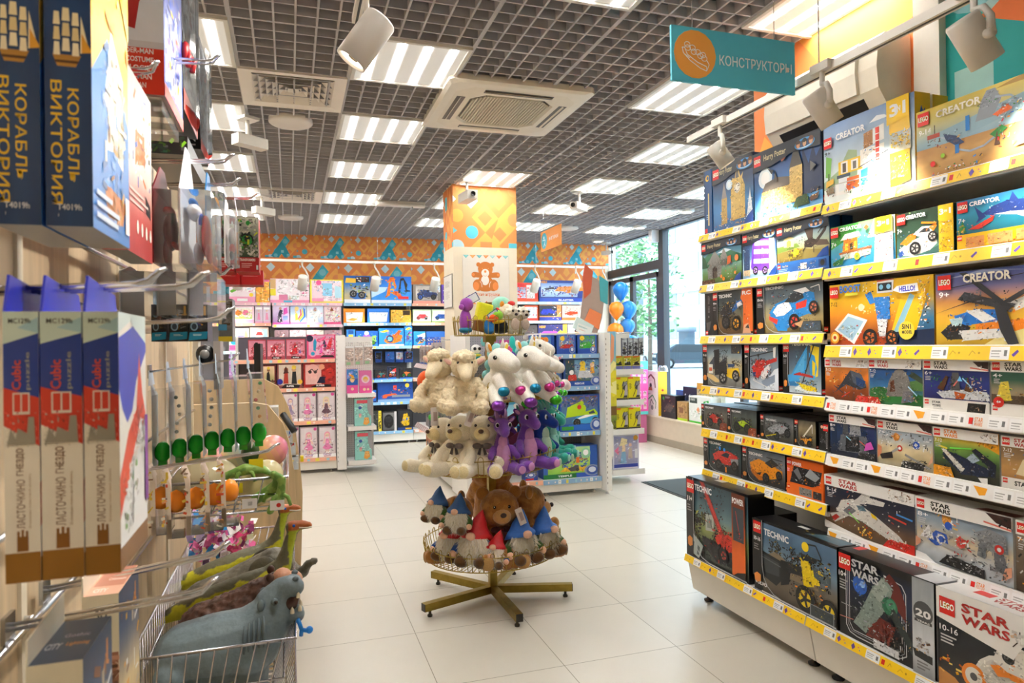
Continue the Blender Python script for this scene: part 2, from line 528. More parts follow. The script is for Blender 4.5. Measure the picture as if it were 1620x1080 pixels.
# wall over the building sets: orange panel, white pilaster, teal panel
mb = MB(); mb.box(2.78, 2.39, 2.2, 2.8, 3.58, 3.26, 'f2924c')
Face(mb, (2.78, 3.58, 2.2), (0, -1, 0), (0, 0, 1), 1.19, 1.06).run('r 0 0 100 100 f08a48;p f6b04e 0,36 14,22 26,30 8,52;e f9b24e 4 24 12;p f9a54c 30,100 60,60 100,78 100,100;p f5a04a 60,0 100,0 100,40;e fbb95c 84 20 12;p ffc06a 20,0 34,16 50,0')
struct('trim_3', mb, 'matte')
mb = MB(); mb.box(2.74, 2.27, 2.2, 2.8, 2.40, 3.26, 'efe9dd'); struct('trim_4', mb, 'matte')
mb = MB(); mb.box(2.78, -1.6, 2.2, 2.8, 2.28, 3.26, '2fa9a8')
F = Face(mb, (2.78, 2.27, 2.2), (0, -1, 0), (0, 0, 1), 3.86, 1.06)
F.run('r 0 0 100 100 2aa8a6;p f07c3c 4,62 18,34 30,46 60,8 100,40 100,100 60,100 40,84 22,100 14,78;r 1 26 5.5 44 a9d6d0;p b9dcd8 0,100 0,74 5,62 14,82 9,100;p 9fd2d2 3,92 9,100 16,86 10,78;e 8cc9d0 3.5 80 4;e f9a24a 15 66 3.6;e 2fb3b2 22 40 6;e 9bd3d6 30 92 6')
struct('trim_5', mb, 'matte')
# low sill wall under the shop window
mb = MB(); mb.box(5.17, 6.2, 0, 5.4, 9.55, 0.385, 'd9c9b4'); mb.box(5.13, 6.2, 0.385, 5.4, 9.55, 0.4, 'e3d6c4'); struct('wall_sill', mb, 'matte')
mb = MB(); mb.box(5.155, 6.2, 0, 5.17, 9.55, 0.1, 'a59a88'); struct('baseboard_sill', mb, 'matte')

# pillar
mb = MB()
PX0, PX1, PY0, PY1 = 1.655, 2.36, 7.03, 7.5
mb.box(PX0, PY0, 0, PX1, PY1, 3.26, 'e9dcc4')
F = Face(mb, (PX0, PY0, 2.54), (1, 0, 0), (0, 0, 1), PX1 - PX0, 0.66); F.run(MOTIF)
F = Face(mb, (PX0, PY1, 2.54), (0, -1, 0), (0, 0, 1), PY1 - PY0, 0.66, 2)
F.run(MOTIF.replace('ef9150', 'e88a4a')); F.run('r 22 66 42 88 57c3d6')
solo('pillar', mb, 'matte', 'square cream pillar topped with orange patterned paper behind the plush carousel', 'pillar', kind='structure')

# ceiling lights: square frame and ribbed diffuser over four tubes
def panel_material():
	m = bpy.data.materials.new('lit_diffuser'); m.use_nodes = True
	nt = m.node_tree; N, L = nt.nodes, nt.links
	b = N['Principled BSDF']
	tc = N.new('ShaderNodeTexCoord'); sp = N.new('ShaderNodeSeparateXYZ'); L.new(tc.outputs['Object'], sp.inputs[0])
	wv = N.new('ShaderNodeMath'); wv.operation = 'MULTIPLY'; wv.inputs[1].default_value = 2 * pi / 0.148
	L.new(sp.outputs['X'], wv.inputs[0])
	co = N.new('ShaderNodeMath'); co.operation = 'COSINE'; L.new(wv.outputs[0], co.inputs[0])
	# u = 1 over a tube, 0 between two; the tubes are far brighter than the gaps
	u = N.new('ShaderNodeMapRange'); u.inputs['From Min'].default_value = 1; u.inputs['From Max'].default_value = -1
	L.new(co.outputs[0], u.inputs['Value'])
	pk = N.new('ShaderNodeMath'); pk.operation = 'POWER'; pk.inputs[1].default_value = 11
	L.new(u.outputs[0], pk.inputs[0])
	pw = N.new('ShaderNodeMath'); pw.operation = 'MULTIPLY_ADD'; pw.inputs[1].default_value = PANEL_STRENGTH * 5.4; pw.inputs[2].default_value = 0.15
	L.new(pk.outputs[0], pw.inputs[0])
	b.inputs['Base Color'].default_value = (0.8, 0.8, 0.78, 1)
	b.inputs['Roughness'].default_value = 0.6
	b.inputs['Emission Color'].default_value = (1.0, 0.985, 0.955, 1)
	L.new(pw.outputs[0], b.inputs['Emission Strength'])
	return m
PM = panel_material()
fr, df = MB(), MB()
for a in ((-.318, -.318, .318, -.296), (-.318, .296, .318, .318), (-.318, -.296, -.296, .296), (.296, -.296, .318, .296)):
	fr.box(a[0], a[1], -0.012, a[2], a[3], 0.05, 'd8d4cc')
fr.box(-.318, -.318, 0.05, .318, .318, 0.07, 'bbb')
df.face([(-.296, -.296, 0), (-.296, .296, 0), (.296, .296, 0), (.296, -.296, 0)], 'fff')
FRM, DFM = data('frame', fr, 'paint'), data('diffuser', df, PM)
ORD = ['nearest', 'second', 'third', 'fourth', 'fifth', 'sixth', 'seventh', 'eighth']
def light_panel(i, j, label):
	t = thing('ceiling_light', label, 'ceiling light', (M0X + (i + .5) * MOD, M0Y + (j + .5) * MOD, CZ - 0.004), group='square light panels in the grid ceiling')
	link(bpy.data.objects.new('frame', FRM), t); link(bpy.data.objects.new('diffuser', DFM), t)
for i, js, where in ((-2, (-4, -2, 0, 2, 4, 6, 8), 'in the row over the left wall display'), (0, (-4, -2, 0, 2, 4, 6, 8), 'in the row left of the big cassette air conditioner'),
					 (1, (-2,), 'alone at the top edge of the view'), (2, (4, 6, 8), 'in the row that meets the pillar'), (3, (-2, 0), 'in the row above the hanging blue sign'),
					 (4, (2, 4, 6, 8), 'in the row between pillar and window side'), (6, (4, 6, 8), 'in the row closest to the shop window'), (-5, (0, 4, 8), 'over the cash desk corner')):
	for n, j in enumerate(js):
		light_panel(i, j, ('square four tube light panel %s' if len(js) == 1 else 'square four tube light panel, ' + ORD[n] + ' %s') % where)

# cassette air conditioner
t = thing('cassette_air_conditioner', 'large square white cassette air conditioner set into the grid ceiling', 'air conditioner', (1.475, 4.66, CZ - 0.035))
mb = MB(); h = .5; q = .035
def ring(mb, P, Q, col):
	for i in range(len(P)):
		k = (i + 1) % len(P); mb.face([P[i], P[k], Q[k], Q[i]], col)
def sq(r, z, c=.1):
	return [(-r + c, -r, z), (r - c, -r, z), (r, -r + c, z), (r, r - c, z), (r - c, r, z), (-r + c, r, z), (-r, r - c, z), (-r, -r + c, z)]
ring(mb, sq(.5, .05, .03), sq(.5, .012, .03), 'ddd6c6'); ring(mb, sq(.5, .012, .03), sq(.475, 0, .05), 'e6dfd0')
ring(mb, sq(.475, 0, .05), sq(.42, -.003, .1), 'e9e2d4'); ring(mb, sq(.42, -.003, .1), sq(.30, -.003, .09), 'e4dccb'); ring(mb, sq(.30, -.003, .09), sq(.285, .012, .09), 'cfc6b2')
mb.face(sq(.285, .012, .09)[::-1], '6d675c')
part('fascia', mb, 'plastic', t)
mb = MB()
for k in range(26):
	x = -.27 + k * .0216; l = .27 if abs(x) < .2 else .27 - (abs(x) - .2) * 1.1
	mb.box(x - .0035, -l, -.002, x + .0035, l, .008, 'd8cfba'); mb.box(-l, x - .0035, -.001, l, x + .0035, .007, 'd2c9b4')
part('grille', mb, 'plastic', t)
for k in range(4):
	a = k * pi / 2
	mb = MB(); R = lambda x, y, z: (x * cos(a) - y * sin(a), x * sin(a) + y * cos(a), z)
	mb.face([R(-.24, -.395, -.004), R(.24, -.395, -.004), R(.24, -.335, -.004), R(-.24, -.335, -.004)][::-1], '4f4a42')
	mb.prism([R(-.235, -.372, -.012), R(.235, -.372, -.012), R(.235, -.362, -.004), R(-.235, -.362, -.004)], (0, 0, .003), 'ddd5c4')
	part('louvre', mb, 'plastic', t)
# square air diffusers
def air_diffuser(x, y, label):
	t = thing('air_diffuser', label, 'air vent', (x, y, CZ - .012), group='square air diffusers')
	mb = MB(); ring(mb, sq(.325, .0, .001), sq(.25, .012, .001), 'e8e0d6'); ring(mb, sq(.325, .03, .001), sq(.325, 0, .001), 'e0d8ce'); mb.face(sq(.25, .05, .001)[::-1], '2c2825')
	part('frame', mb, 'paint', t)
	mb = MB()
	for k in range(6):
		r = .25 - k * .04
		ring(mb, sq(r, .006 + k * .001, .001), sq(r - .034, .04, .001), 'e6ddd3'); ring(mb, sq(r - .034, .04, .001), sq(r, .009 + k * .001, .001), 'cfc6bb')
	mb.face(sq(.035, .012, .001)[::-1], 'e0d8ce')
	part('louvre_cone', mb, 'paint', t)
air_diffuser(.045, 4.73, 'square white air vent with nested louvres left of the cassette air conditioner')
air_diffuser(.045, 8.04, 'square white air vent far back over the cash desk side')
def disc_thing(name, cat, x, y, r, label, lit=False):
	mb = MB(); mb.lathe((x, y, CZ - .022), [(0, 0), (r * .8, 0), (r * .93, .004), (r, .014), (r, .04)], 'd9d2ca' if not lit else 'e8e4dd', 28)
	if lit: mb.lathe((x, y, CZ - .024), [(0, 0), (r * .6, .0)], 'ffe9c8', 20, mi=1)
	return solo(name, mb, ['paint', 'light'], label, cat)
disc_thing('ceiling_speaker', 'ceiling speaker', .03, 5.39, .16, 'flat round ceiling speaker between the nearer air vent and the pillar')
disc_thing('ceiling_speaker', 'ceiling speaker', .035, 9.4, .16, 'flat round ceiling speaker behind the farther air vent')
disc_thing('ceiling_speaker', 'ceiling speaker', 3.93, 9.33, .16, 'flat round ceiling speaker beside the small orange hanging sign')
for x, y, l in ((4.93, 7.72, 'round downlight nearest the building set shelves'), (4.93, 8.97, 'round downlight in the middle of the window side'), (4.9, 10.35, 'round downlight in the far window corner')):
	disc_thing('downlight', 'downlight', x, y, .1, l, True)

def camera_box(x, y, z, a, label, s=1):
	t = thing('security_camera', label, 'security camera', (x, y, z), a)
	mb = MB(); mb.box(-.06, -.06, .15, .06, .06, .17, 'd9d4cb'); mb.tube([(0, 0, .16), (0, 0, .05), (0, -.02, .02)], .014, 'd9d4cb'); part('bracket', mb, 'plastic', t)
	mb = MB(); mb.box(-.045 * s, -.14 * s, -.04 * s, .045 * s, .1 * s, .035 * s, 'd5d0c6'); mb.lathe((0, -.141 * s, 0), [(0, 0), (.022, 0), (.026, .012)], '1a1a1a', 12, (0, -1, 0)); part('housing', mb, 'plastic', t)
camera_box(-.27, 5.28, 3.0, 2.2, 'white box security camera left of the nearer air vent')
camera_box(-.27, 7.95, 3.0, 2.2, 'white box security camera left of the farther air vent')
camera_box(1.73, 6.72, 3.0, 0.1, 'white box security camera at the top of the pillar', 1.2)
camera_box(3.05, 6.9, 3.0, -.9, 'white tube security camera hanging at a light panel right of the pillar')
camera_box(4.98, 10.2, 2.98, .4, 'white dome security camera in the far window corner', .8)
mb = MB(); mb.box(.98, 8.0, 3.14, 1.55, 8.09, 3.195, 'd9d2c8'); mb.box(1.0, 7.99, 3.15, 1.53, 8.0, 3.175, 'c2bbb0'); mb.tube([(1.4, 8.03, 3.14), (1.4, 8.03, 3.11)], .01, '999')
solo('air_curtain_box', mb, 'plastic', 'slim white housing on the ceiling left of the pillar', 'ceiling fixture')

# split air conditioner on the right wall
t = thing('wall_air_conditioner', 'long white wall air conditioner above the building set shelves', 'air conditioner', (2.79, 2.85, 2.565))
mb = MB(); P = [(0, .36), (-.16, .36), (-.2, .33), (-.215, .2), (-.205, .1), (-.15, .02), (-.1, 0), (0, 0)]
mb.prism([(x, -.40, z) for x, z in P], (0, .77, 0), 'ece3d0'); part('body', mb, 'plastic', t)
mb = MB(); mb.prism([(x, -.29, z) for x, z in [(-.2, .345), (-.222, .32), (-.232, .2), (-.222, .1), (-.205, .1), (-.2, .2)]], (0, .65, 0), 'f2ead9'); part('front_panel', mb, 'plastic', t)
mb = MB(); mb.prism([(x, -.30, z) for x, z in [(-.196, .075), (-.145, .008), (-.14, .014), (-.19, .08)]], (0, .58, 0), '2a2723'); part('air_outlet', mb, 'plastic', t)
mb = MB(); F = Face(mb, (-.222, -.06, .11), (0, -1, 0), (0, 0, 1), .18, .03); F.run('r 0 10 22 90 555;r 30 10 38 90 999;r 44 10 52 90 999;t 444 60 30 40 40 ELECTRIC'); part('badge', mb, 'plastic', t)

# ---------------------------------------------------------------- track lights
def track(name, p, q, label):
	mb = MB(); d = (V(q) - V(p)); d.normalize(); s = d.cross(V((0, 0, 1))).normalized()
	c = (V(p) + V(q)) / 2; L2 = (V(q) - V(p)).length / 2
	mb.obox(c, d * L2, s * .018, V((0, 0, .016)), 'e4ded4')
	mb.obox(c - V((0, 0, .0165)), d * L2, s * .005, V((0, 0, .001)), '333')
	n = max(2, int(L2))
	for k in range(n):
		u = V(p) + (V(q) - V(p)) * ((k + .5) / n); mb.tube([u, (u.x, u.y, CZ + .02)], .003, 'ccc', 4)
	return solo(name, mb, 'paint', label, 'light track')
def spot(loc, aim, label, r=.052, L=.2, group=None, on=True, drop=.2):
	"""lamp body centred at loc, pointing along aim, hung from an adapter drop metres above"""
	t = thing('track_spotlight', label, 'spotlight', loc, group=group)
	d = V(aim).normalized()
	mb = MB()
	mb.lathe(-d * L * .5, [(0, 0), (r * .93, 0), (r, .008), (r, L), (r * .86, L), (r * .8, L - .02), (0, L - .02)], 'ddd6cb', 28, d); part('lamp_body', mb, 'plastic', t)
	mb = MB(); mb.lathe(d * (L * .5 - .012), [(0, 0), (r * .34, .0)], '9a8a60', 16, d, mi=0); mb.lathe(d * (L * .5 - .014), [(r * .34, 0), (r * .8, .004)], 'fff2dc', 20, d, mi=1); part('lens', mb, ['chrome', 'light'], t)
	s = d.cross(V((0, 0, 1))).normalized()
	mb = MB(); top = V((0, 0, drop)); a = s * (r + .012)
	mb.tube([top, top - V((0, 0, .05)), top * .6 + a * .6, top * .35 + a, a * 1.05, a * 1.05 - d * .01], [.011, .011, .011, .012, .013, .013], 'd8d1c6', 8)
	mb.lathe(s * (r - .004), [(.016, 0), (.016, .024), (0, .024)], 'd8d1c6', 12, s); part('arm', mb, 'plastic', t)
	mb = MB(); mb.box(-.018, -.05, drop, .018, .05, drop + .035, 'd8d1c6'); part('adapter', mb, 'plastic', t)
	if on:
		ld = bpy.data.lights.new('spot_lamp', 'SPOT'); ld.energy = SPOT_WATTS; ld.spot_size = RD(62); ld.spot_blend = .7; ld.color = (1, .93, .82); ld.shadow_soft_size = .04
		lo = link(bpy.data.objects.new('spot_lamp', ld), t); lo.location = d * (L * .5 + .01); lo.rotation_euler = d.to_track_quat('-Z', 'Y').to_euler()
	return t
track('light_track', (2.1, 3.25, 2.61), (2.1, -.6, 2.61), 'white light track along the building set shelves')
TR = 'spotlights over the building sets'
spot((2.08, 2.945, 2.447), (.5, -.2, -.8), 'white track spotlight at the far end over the building sets', .043, .125, TR, drop=.15)
spot((2.08, 2.25, 2.45), (.5, -.15, -.8), 'middle white track spotlight in front of the wall air conditioner', .048, .15, TR, drop=.15)
spot((2.08, 1.60, 2.45), (.55, -.1, -.8), 'nearest white track spotlight in front of the teal wall panel', .05, .16, TR, drop=.15)
track('light_track', (.3, 3.1, 2.96), (.3, -.5, 2.96), 'white light track in front of the left wall display')
for y, l in ((1.75, 'nearer'), (.95, 'second'), (.2, 'last')):  # unseen lamps added to the track to brighten the left wall
	spot((.29, y, 2.665), (-.55, .1, -.8), 'white track spotlight above the left wall display, %s one above the view' % l, .062, .2, 'spotlights over the left wall display', drop=.26)
spot((.29, 2.62, 2.665), (-.55, .1, -.8), 'large lit white track spotlight above the left wall display', .062, .2, drop=.26)
track('light_track', (-2.4, 9.85, 2.69), (4.82, 9.85, 2.69), 'long white light track in front of the back wall shelves')
BW = 'spotlights along the back wall'
for x, l in ((-.65, 'white spotlight above the pink toys at the left end of the back track'), (.18, 'white spotlight above the doll house box on the back track'), (1.17, 'white spotlight above the looping race track box on the back track'), (2.03, 'white spotlight left of the pillar on the back track'),
			 (3.6, 'white spotlight right of the pillar above the red garage box on the back track'), (4.28, 'white spotlight above the orange blaster box on the back track'), (4.74, 'white spotlight at the window end of the back track')):
	spot((x, 9.85, 2.39), (-.08, .55, -.8), l, .062, .2, BW, drop=.28)

# ---------------------------------------------------------------- shelving with building sets, right
LIPY = 'r 0 0 100 100 ffd21e;'
def lip_art(W, seed, kind):
	"""printed shelf edging: yellow strips with purple bricks, white price tickets"""
	R = random.Random(seed)
	if kind == 'w':
		c = 'r 0 0 100 100 f2f0ee;'
	else:
		c = LIPY
	x = R.uniform(0, 4)
	k = 5.2 / W
	i = 0
	while x < 97:
		if i % 3 == 1 or kind == 'w' and i % 3 != 0:
			c += 'r %g 6 %g 94 f7f7f7;r %g 60 %g 68 aaa;r %g 42 %g 50 bbb;r %g 24 %g 30 bbb;r %g 30 %g 70 777;' % (x, x + k * 1.3, x + k * .1, x + k * .75, x + k * .1, x + k * .65, x + k * .1, x + k * .7, x + k * .95, x + k * 1.15)
		elif kind == 'w':
			c += R.choice(('p f6a81c %g,86 %g,80 %g,30 %g,20;' % (x, x + k, x + k * .9, x + k * .5), 't f08a1e %g 45 %g 35 STAR;t f08a1e %g 15 %g 28 WARS;r %g 25 %g 75 e3231b;' % (x + k * .5, k * .6, x + k * .5, k * .6, x + k * .1, x + k * .4)))
		else:
			c += R.choice(('p 6a4aa8 %g,40 %g,75 %g,60 %g,25;' % (x, x + k * .35, x + k * .45, x + k * .15), 'p 6a4aa8 %g,50 %g,85 %g,50 %g,15;e e84a8a %g 62 %g;e 3a7fd0 %g 38 %g;' % (x, x + k * .2, x + k * .4, x + k * .2, x + k * .7, .25 * k / 5, x + k * .85, .25 * k / 5),
						   'r %g 25 %g 75 e3231b;l c99a10 6 %g,30 %g,70 %g,40;' % (x, x + k * .3, x + k * .6, x + k * .75, x + k * .9), 'l d0a015 5 %g,30 %g,65 %g,45;e c99a10 %g 50 %g;' % (x, x + k * .2, x + k * .45, x + k * .7, .4 * k / 5)))
		x += k * 1.45; i += 1
	return c
def shelf(parent, d, x0, x1, y0, y1, z, xf, lipc, liph, seed, zlip=None):
	"""one shelf board facing -x, with its slanted edging as a sub-part"""
	mb = MB(); mb.box(xf + .012, y0, z - .028, x1, y1, z, 'e9e4dc'); mb.box(xf + .012, y0, z - liph - .006, xf + .03, y1, z, 'e2ddd4')
	o = part('shelf', mb, 'paint', parent, world=True)
	mb = MB(); W = y1 - y0
	F = Face(mb, (xf, y1, z - liph), (0, -1, 0), (.012, 0, liph + .004), W, math.hypot(.012, liph + .004) * .93, seed)
	mb.prism([(xf, y1, z - liph), (xf, y0, z - liph), (xf + .012, y0, z + .004), (xf + .012, y1, z + .004)], (.012, 0, 0), 'f4f2ee')
	F.off = .0006; F.run(lip_art(W, seed, lipc)); part('price_strip', mb, 'card', o, world=True)
SEC1, SEC2 = (2.512, 3.49), (1.50, 2.505)
def bay(y0, y1, zs, label, base_z=.268):
	t = thing('shelving_unit', label, 'shelving', (2.5, (y0 + y1) / 2, 0), group='shelving bays of the building sets')
	mb = MB(); mb.box(2.735, y0, .1, 2.775, y1, 2.2, 'd9d5cd'); part('back_panel', mb, 'paint', t, world=True)
	mb = MB(); mb.box(2.70, y0, .02, 2.735, y0 + .03, 2.16, 'e6e2da')
	mb.box(2.70, y1 - .03, .02, 2.735, y1, 2.16, 'e6e2da'); part('upright', mb, 'paint', t, world=True)
	mb = MB(); mb.prism([(2.235, y1, .06), (2.2, y1, .235), (2.735, y1, .235), (2.735, y1, .06)], (0, y0 - y1, 0), 'e9e3d8'); part('base', mb, 'paint', t, world=True)
	for y in (y0 + .08, y1 - .06):
		mb = MB(); mb.lathe((2.3, y, 0), [(.026, 0), (.028, .008), (.012, .014), (.01, .06)], '17171a', 12); part('foot', mb, 'plastic', t, world=True)
	shelf(t, '-x', 0, 2.735, y0, y1, base_z, 2.175, 'y', .036, int(y0 * 100))
	for n, (z, lc, lh) in enumerate(zs):
		shelf(t, '-x', 0, 2.735, y0, y1, z, 2.3, lc, lh, int(y0 * 100) + n + 7)
bay(*SEC1, [(2.126, 'y', .036), (1.832, 'y', .04), (1.535, 'y', .042), (1.243, 'y', .044), (.993, 'y', .044), (.752, 'y', .044)], 'white shelving bay with yellow price strips, the one by the window')
bay(*SEC2, [(2.112, 'y', .04), (1.823, 'y', .045), (1.478, 'y', .05), (1.234, 'w', .046), (.988, 'w', .046), (.648, 'w', .042)], 'white shelving bay with white price strips, the one nearest the camera')

TEC = lambda bg, age, s: 'r 0 0 100 100 141416;' + bg + ';' + s + ';r 0 0 12.5 100 141416;l b9bcc0 1.2 13,100 13,38 15,22 20,12 28,5 40,2.5 100,2.5;L 1.5 97 16;h eee 2.2 70 9 6 %s;x 2.2 64 8 3 888;p e08a3a 2,22 6,26 11,24 11,15 6,12 3,14;r 0 0 100 1.6 0c0c0e;' % age
TT = 'h f2f2f2 16 84 34 8 TECHNIC'
TSIDE = 'r 0 0 100 100 131315;L 4 12 9;x 30 92 40 4 777;h ddd 44 40 20 3 TECHNIC'
SWH = lambda c, band='f4f2ee': 'r 0 80 100 100 %s;L 2 97 14;h %s 18 90 22 7 STAR;h %s 18 82 22 7 WARS' % (band, c, c)
HPH = 'p 101826 0,100 100,100 100,78 60,82 30,74 0,72;L 2 95 15;t c8b98a 18 82 34 11 Harry_Potter;m 70 88 10'
CRH = lambda: 'L 2 97 15;h fff 17 85 36 9 CREATOR'
X0 = 2.33
def setbox(y1, y0, z0, z1, art, label, col='1a1a1c', d=.08, x=X0, **k):
	return carton('-x', x, y0 + .0015, z0, x + d, y1 - .0015, z1, art, label, col, cat='toy box', name='building_set_box', **k)

# --- top shelf
setbox(3.465, 3.385, 2.126, 2.50, 'r 0 0 100 100 16497e;r 0 0 20 100 12355e;e f2c230 45 88 24;e 16497e 50 88 13;x 30 30 30 3 9bd;r 10 3 40 10 e3231b;t ddc88a 50 14 16 50 I', 'narrow dark blue box end with a round yellow emblem, top shelf by the window', '1b5fa8', d=.3)
setbox(3.375, 3.012, 2.126, 2.50, 'g 0 0 100 100 .25 2b5c8f 3f86c2 173a66 0f1a30;e cfe6f4 42 66 8;e eef8fc 42 66 5;p c9a860 22,10 36,10 36,48 29,62 22,48;p 8f8a86 22,48 29,72 36,48;p d9b968 46,12 80,12 80,58 74,70 76,78 70,72 62,92 56,72 50,74 50,60 46,56;p 5d5a58 58,72 62,98 66,72;e f6ecd0 62 58 8;e 555 62 58 6.4;e f7f3e4 62 58 5.4;k 46 12 80 70 130 2 b08a45 e6cc86 8a6a34 f0dba0 6d5630;k 22 12 36 46 40 1.8 b08a45 e6cc86 8a6a34;p dfeef8 84,8 100,8 93,52;k 84 8 99 40 40 1.6 fff 9fd0ee 3a9ad0 e33;k 4 2 96 16 120 1.8 ddd 7a4a2a b33 eee e0b070 888;p 14489a 76,0 100,0 100,20 86,12;' + HPH, 'blue box showing a tan clock tower with a white dial', '142a4a')
setbox(3.008, 2.525, 2.126, 2.478, 'g 0 0 100 100 .3 6fb2e0 2f78bc 1a4a86 0e1c38;e e6f2fa 18 60 11;e fafdff 18 60 7;p 12294e 74,84 82,60 88,84 92,66 100,80 100,20 70,20;p c8a75f 10,14 66,14 66,40 60,46 40,50 12,40;p 5e554c 12,40 18,52 36,56 62,50 62,40;k 12 16 64 40 190 2 a8853e ead28e 8f6e34 f3e1ac 6a5228;p d0ae62 56,14 74,14 74,62 70,66 60,66 56,60;p 4a4642 56,62 65,97 74,62;p 4a4642 32,50 35,66 38,50;k 56 16 74 60 70 1.8 a8853e ead28e 8f6e34;p 2f4a22 60,6 84,6 80,20 66,18;k 58 4 84 20 70 1.8 2f5a2a 6a8a3a 4a3a20;p 5a3a20 84,14 97,18 95,10 86,8;k 84 12 96 26 26 1.8 d9b070 3a2a1a b08a4a;k 2 2 60 14 150 2 c94 a33 eee 284 6cf fff 555;p 3a3f46 24,72 34,66 30,62;p 7a3a2a 42,84 52,78 46,74;p 666 86,62 94,54 86,48;' + HPH, 'wide dark blue box showing a gothic hall with a tall grey spire', '101c34', side='r 0 0 100 100 101c34;L 4 12 8')
SH3 = 'r 0 0 100 100 f9c81c;p 2a3fa0 30,76 42,86 54,80 66,84 60,70 44,64;r 0 0 100 30 e8d9b0'
tb = 'g 0 0 100 100 .12 e8ebe6 cfdcd6 a9bfd6 7f9fcf;p f4f8fb 54,84 62,90 70,88 74,84;p 9ab08a 0,30 18,40 30,62 40,58 40,24 0,20;p 6fb04a 2,36 8,34 10,58 3,62;r 5 18 7 40 5a7a3a;p e9e6df 12,10 72,8 72,22 14,24;r 18 14 30 32 dfe3e4;r 16 30 32 34 3a4a5a;r 18 34 46 50 f2c832;r 21 35 29 49 e8e2d6;r 23 36 27 47 5a4a3a;r 33 36 41 48 f4f0e6;r 35 37 39 46 7a7468;p e96a24 28,12 42,14 42,28 28,28;p 2f8fd0 44,14 52,16 52,34 44,32;r 53 16 66 34 e9ecec;k 53 16 66 34 40 1.8 f6d23a 3a8fd0 e33 fff;p a4703a 48,56 58,58 58,76 48,74;k 48 56 58 74 40 1.5 8a5a2a c08a50 fff;p e8e8e8 58,58 70,60 70,78 58,76;r 44 36 70 56 eceae4;k 46 36 60 56 40 1.8 2f7fc0 eee b8622a;r 61 38 65 76 e23a2a;r 61 40 65 41 fff;r 61 46 65 47 fff;r 61 52 65 53 fff;r 61 60 65 61 fff;r 61 68 65 69 fff;l b9b3a8 1 14,24 70,22;l 444 1 42,36 74,46;k 26 8 60 22 80 1.8 e33 fc3 fff 2a7fd0 2a2 444;p e2b23a 3,22 13,26 13,32 4,30;r 4 14 13 22 8a7a5a;k 3 10 14 22 26 1.5 222 eee c33;p f8c81e 76,0 96,6 96,100 76,100;g 76 40 97 62 .2 e9e0c0 b9cfdf;k 78 10 94 34 90 1.8 eee 3a7fd0 f28a2a 555 fff;k 78 44 96 62 60 1.6 7a8a5a c9a86a 3a4a6a eee;p ffd21e 74,72 96,76 96,100 74,100;h fff 77 80 9 14 3;h fff 84 84 4 6 IN;h fff 90 80 3 14 1;L 2 84 13;h fff 17 77 34 8 CREATOR;t 333 3 62 7 5 9+'
setbox(2.518, 2.038, 2.112, 2.472, tb, 'light box showing a white and yellow corner shop building set', 'e3d9b8', side=SH3)
setbox(2.515, 2.04, 2.112, 2.47, 'r 0 0 100 100 e8dfc0', 'second yellow sided box standing right behind the corner shop set', 'f2c41e', x=2.425, side=SH3)
setbox(2.034, 1.51, 2.112, 2.382, 'g 0 30 100 100 .12 7aa0b8 9ab8c4 c9c07a d9c04a;g 0 0 100 44 .15 b98a4a cfa25e c08f50;p 8fb0c0 10,60 100,84 100,66 30,44;p b08a2a 60,94 76,100 100,100 100,92;k 8 40 20 54 40 2 2a2020 5a4030 8a3a2a;l 5a4a3a 1.5 15,56 15,74;r 9 56 19 62 b84a3a;p 8f98a2 46,60 50,84 54,96 60,96 64,80 58,60;k 48 74 62 94 50 1.8 8a8f96 c9ced4 555 2a8a3a;l aab8c8 2.6 20,54 28,46 34,30 42,24 52,26 60,34;l 9fb0c0 2.4 60,84 70,80 80,62 90,48;p 2a3f6a 22,58 32,50 38,38 32,36 24,48;k 22 38 38 58 30 1.8 1a2a4a 3a5a8a e8b04a;r 39 52 42 72 1f7fd0;r 31 26 34 38 1f7fd0;p 2f8a3a 56,38 64,46 68,40 60,32;p 5a3a22 59,22 61,40 63,22;p e86a24 58,62 68,70 72,62 62,58;k 62 18 100 76 330 2 fff f6d23a e33 eee 2a7fd0 555 c9a050 888 fff 3a8a3a f28a2a;p 888 72,14 86,30 90,16;k 14 4 56 16 90 2 2a7fd0 e33 fc3 2a8a3a 222 eee;e e33 14 20 2;e 9bd02a 22 28 1.6;L 2 96 18;h f4f0e0 17 82 34 10 CREATOR;t fff 3 64 10 8 9-14', 'wide box showing a pirate fair with a roller coaster at the top right', 'c9b25a')

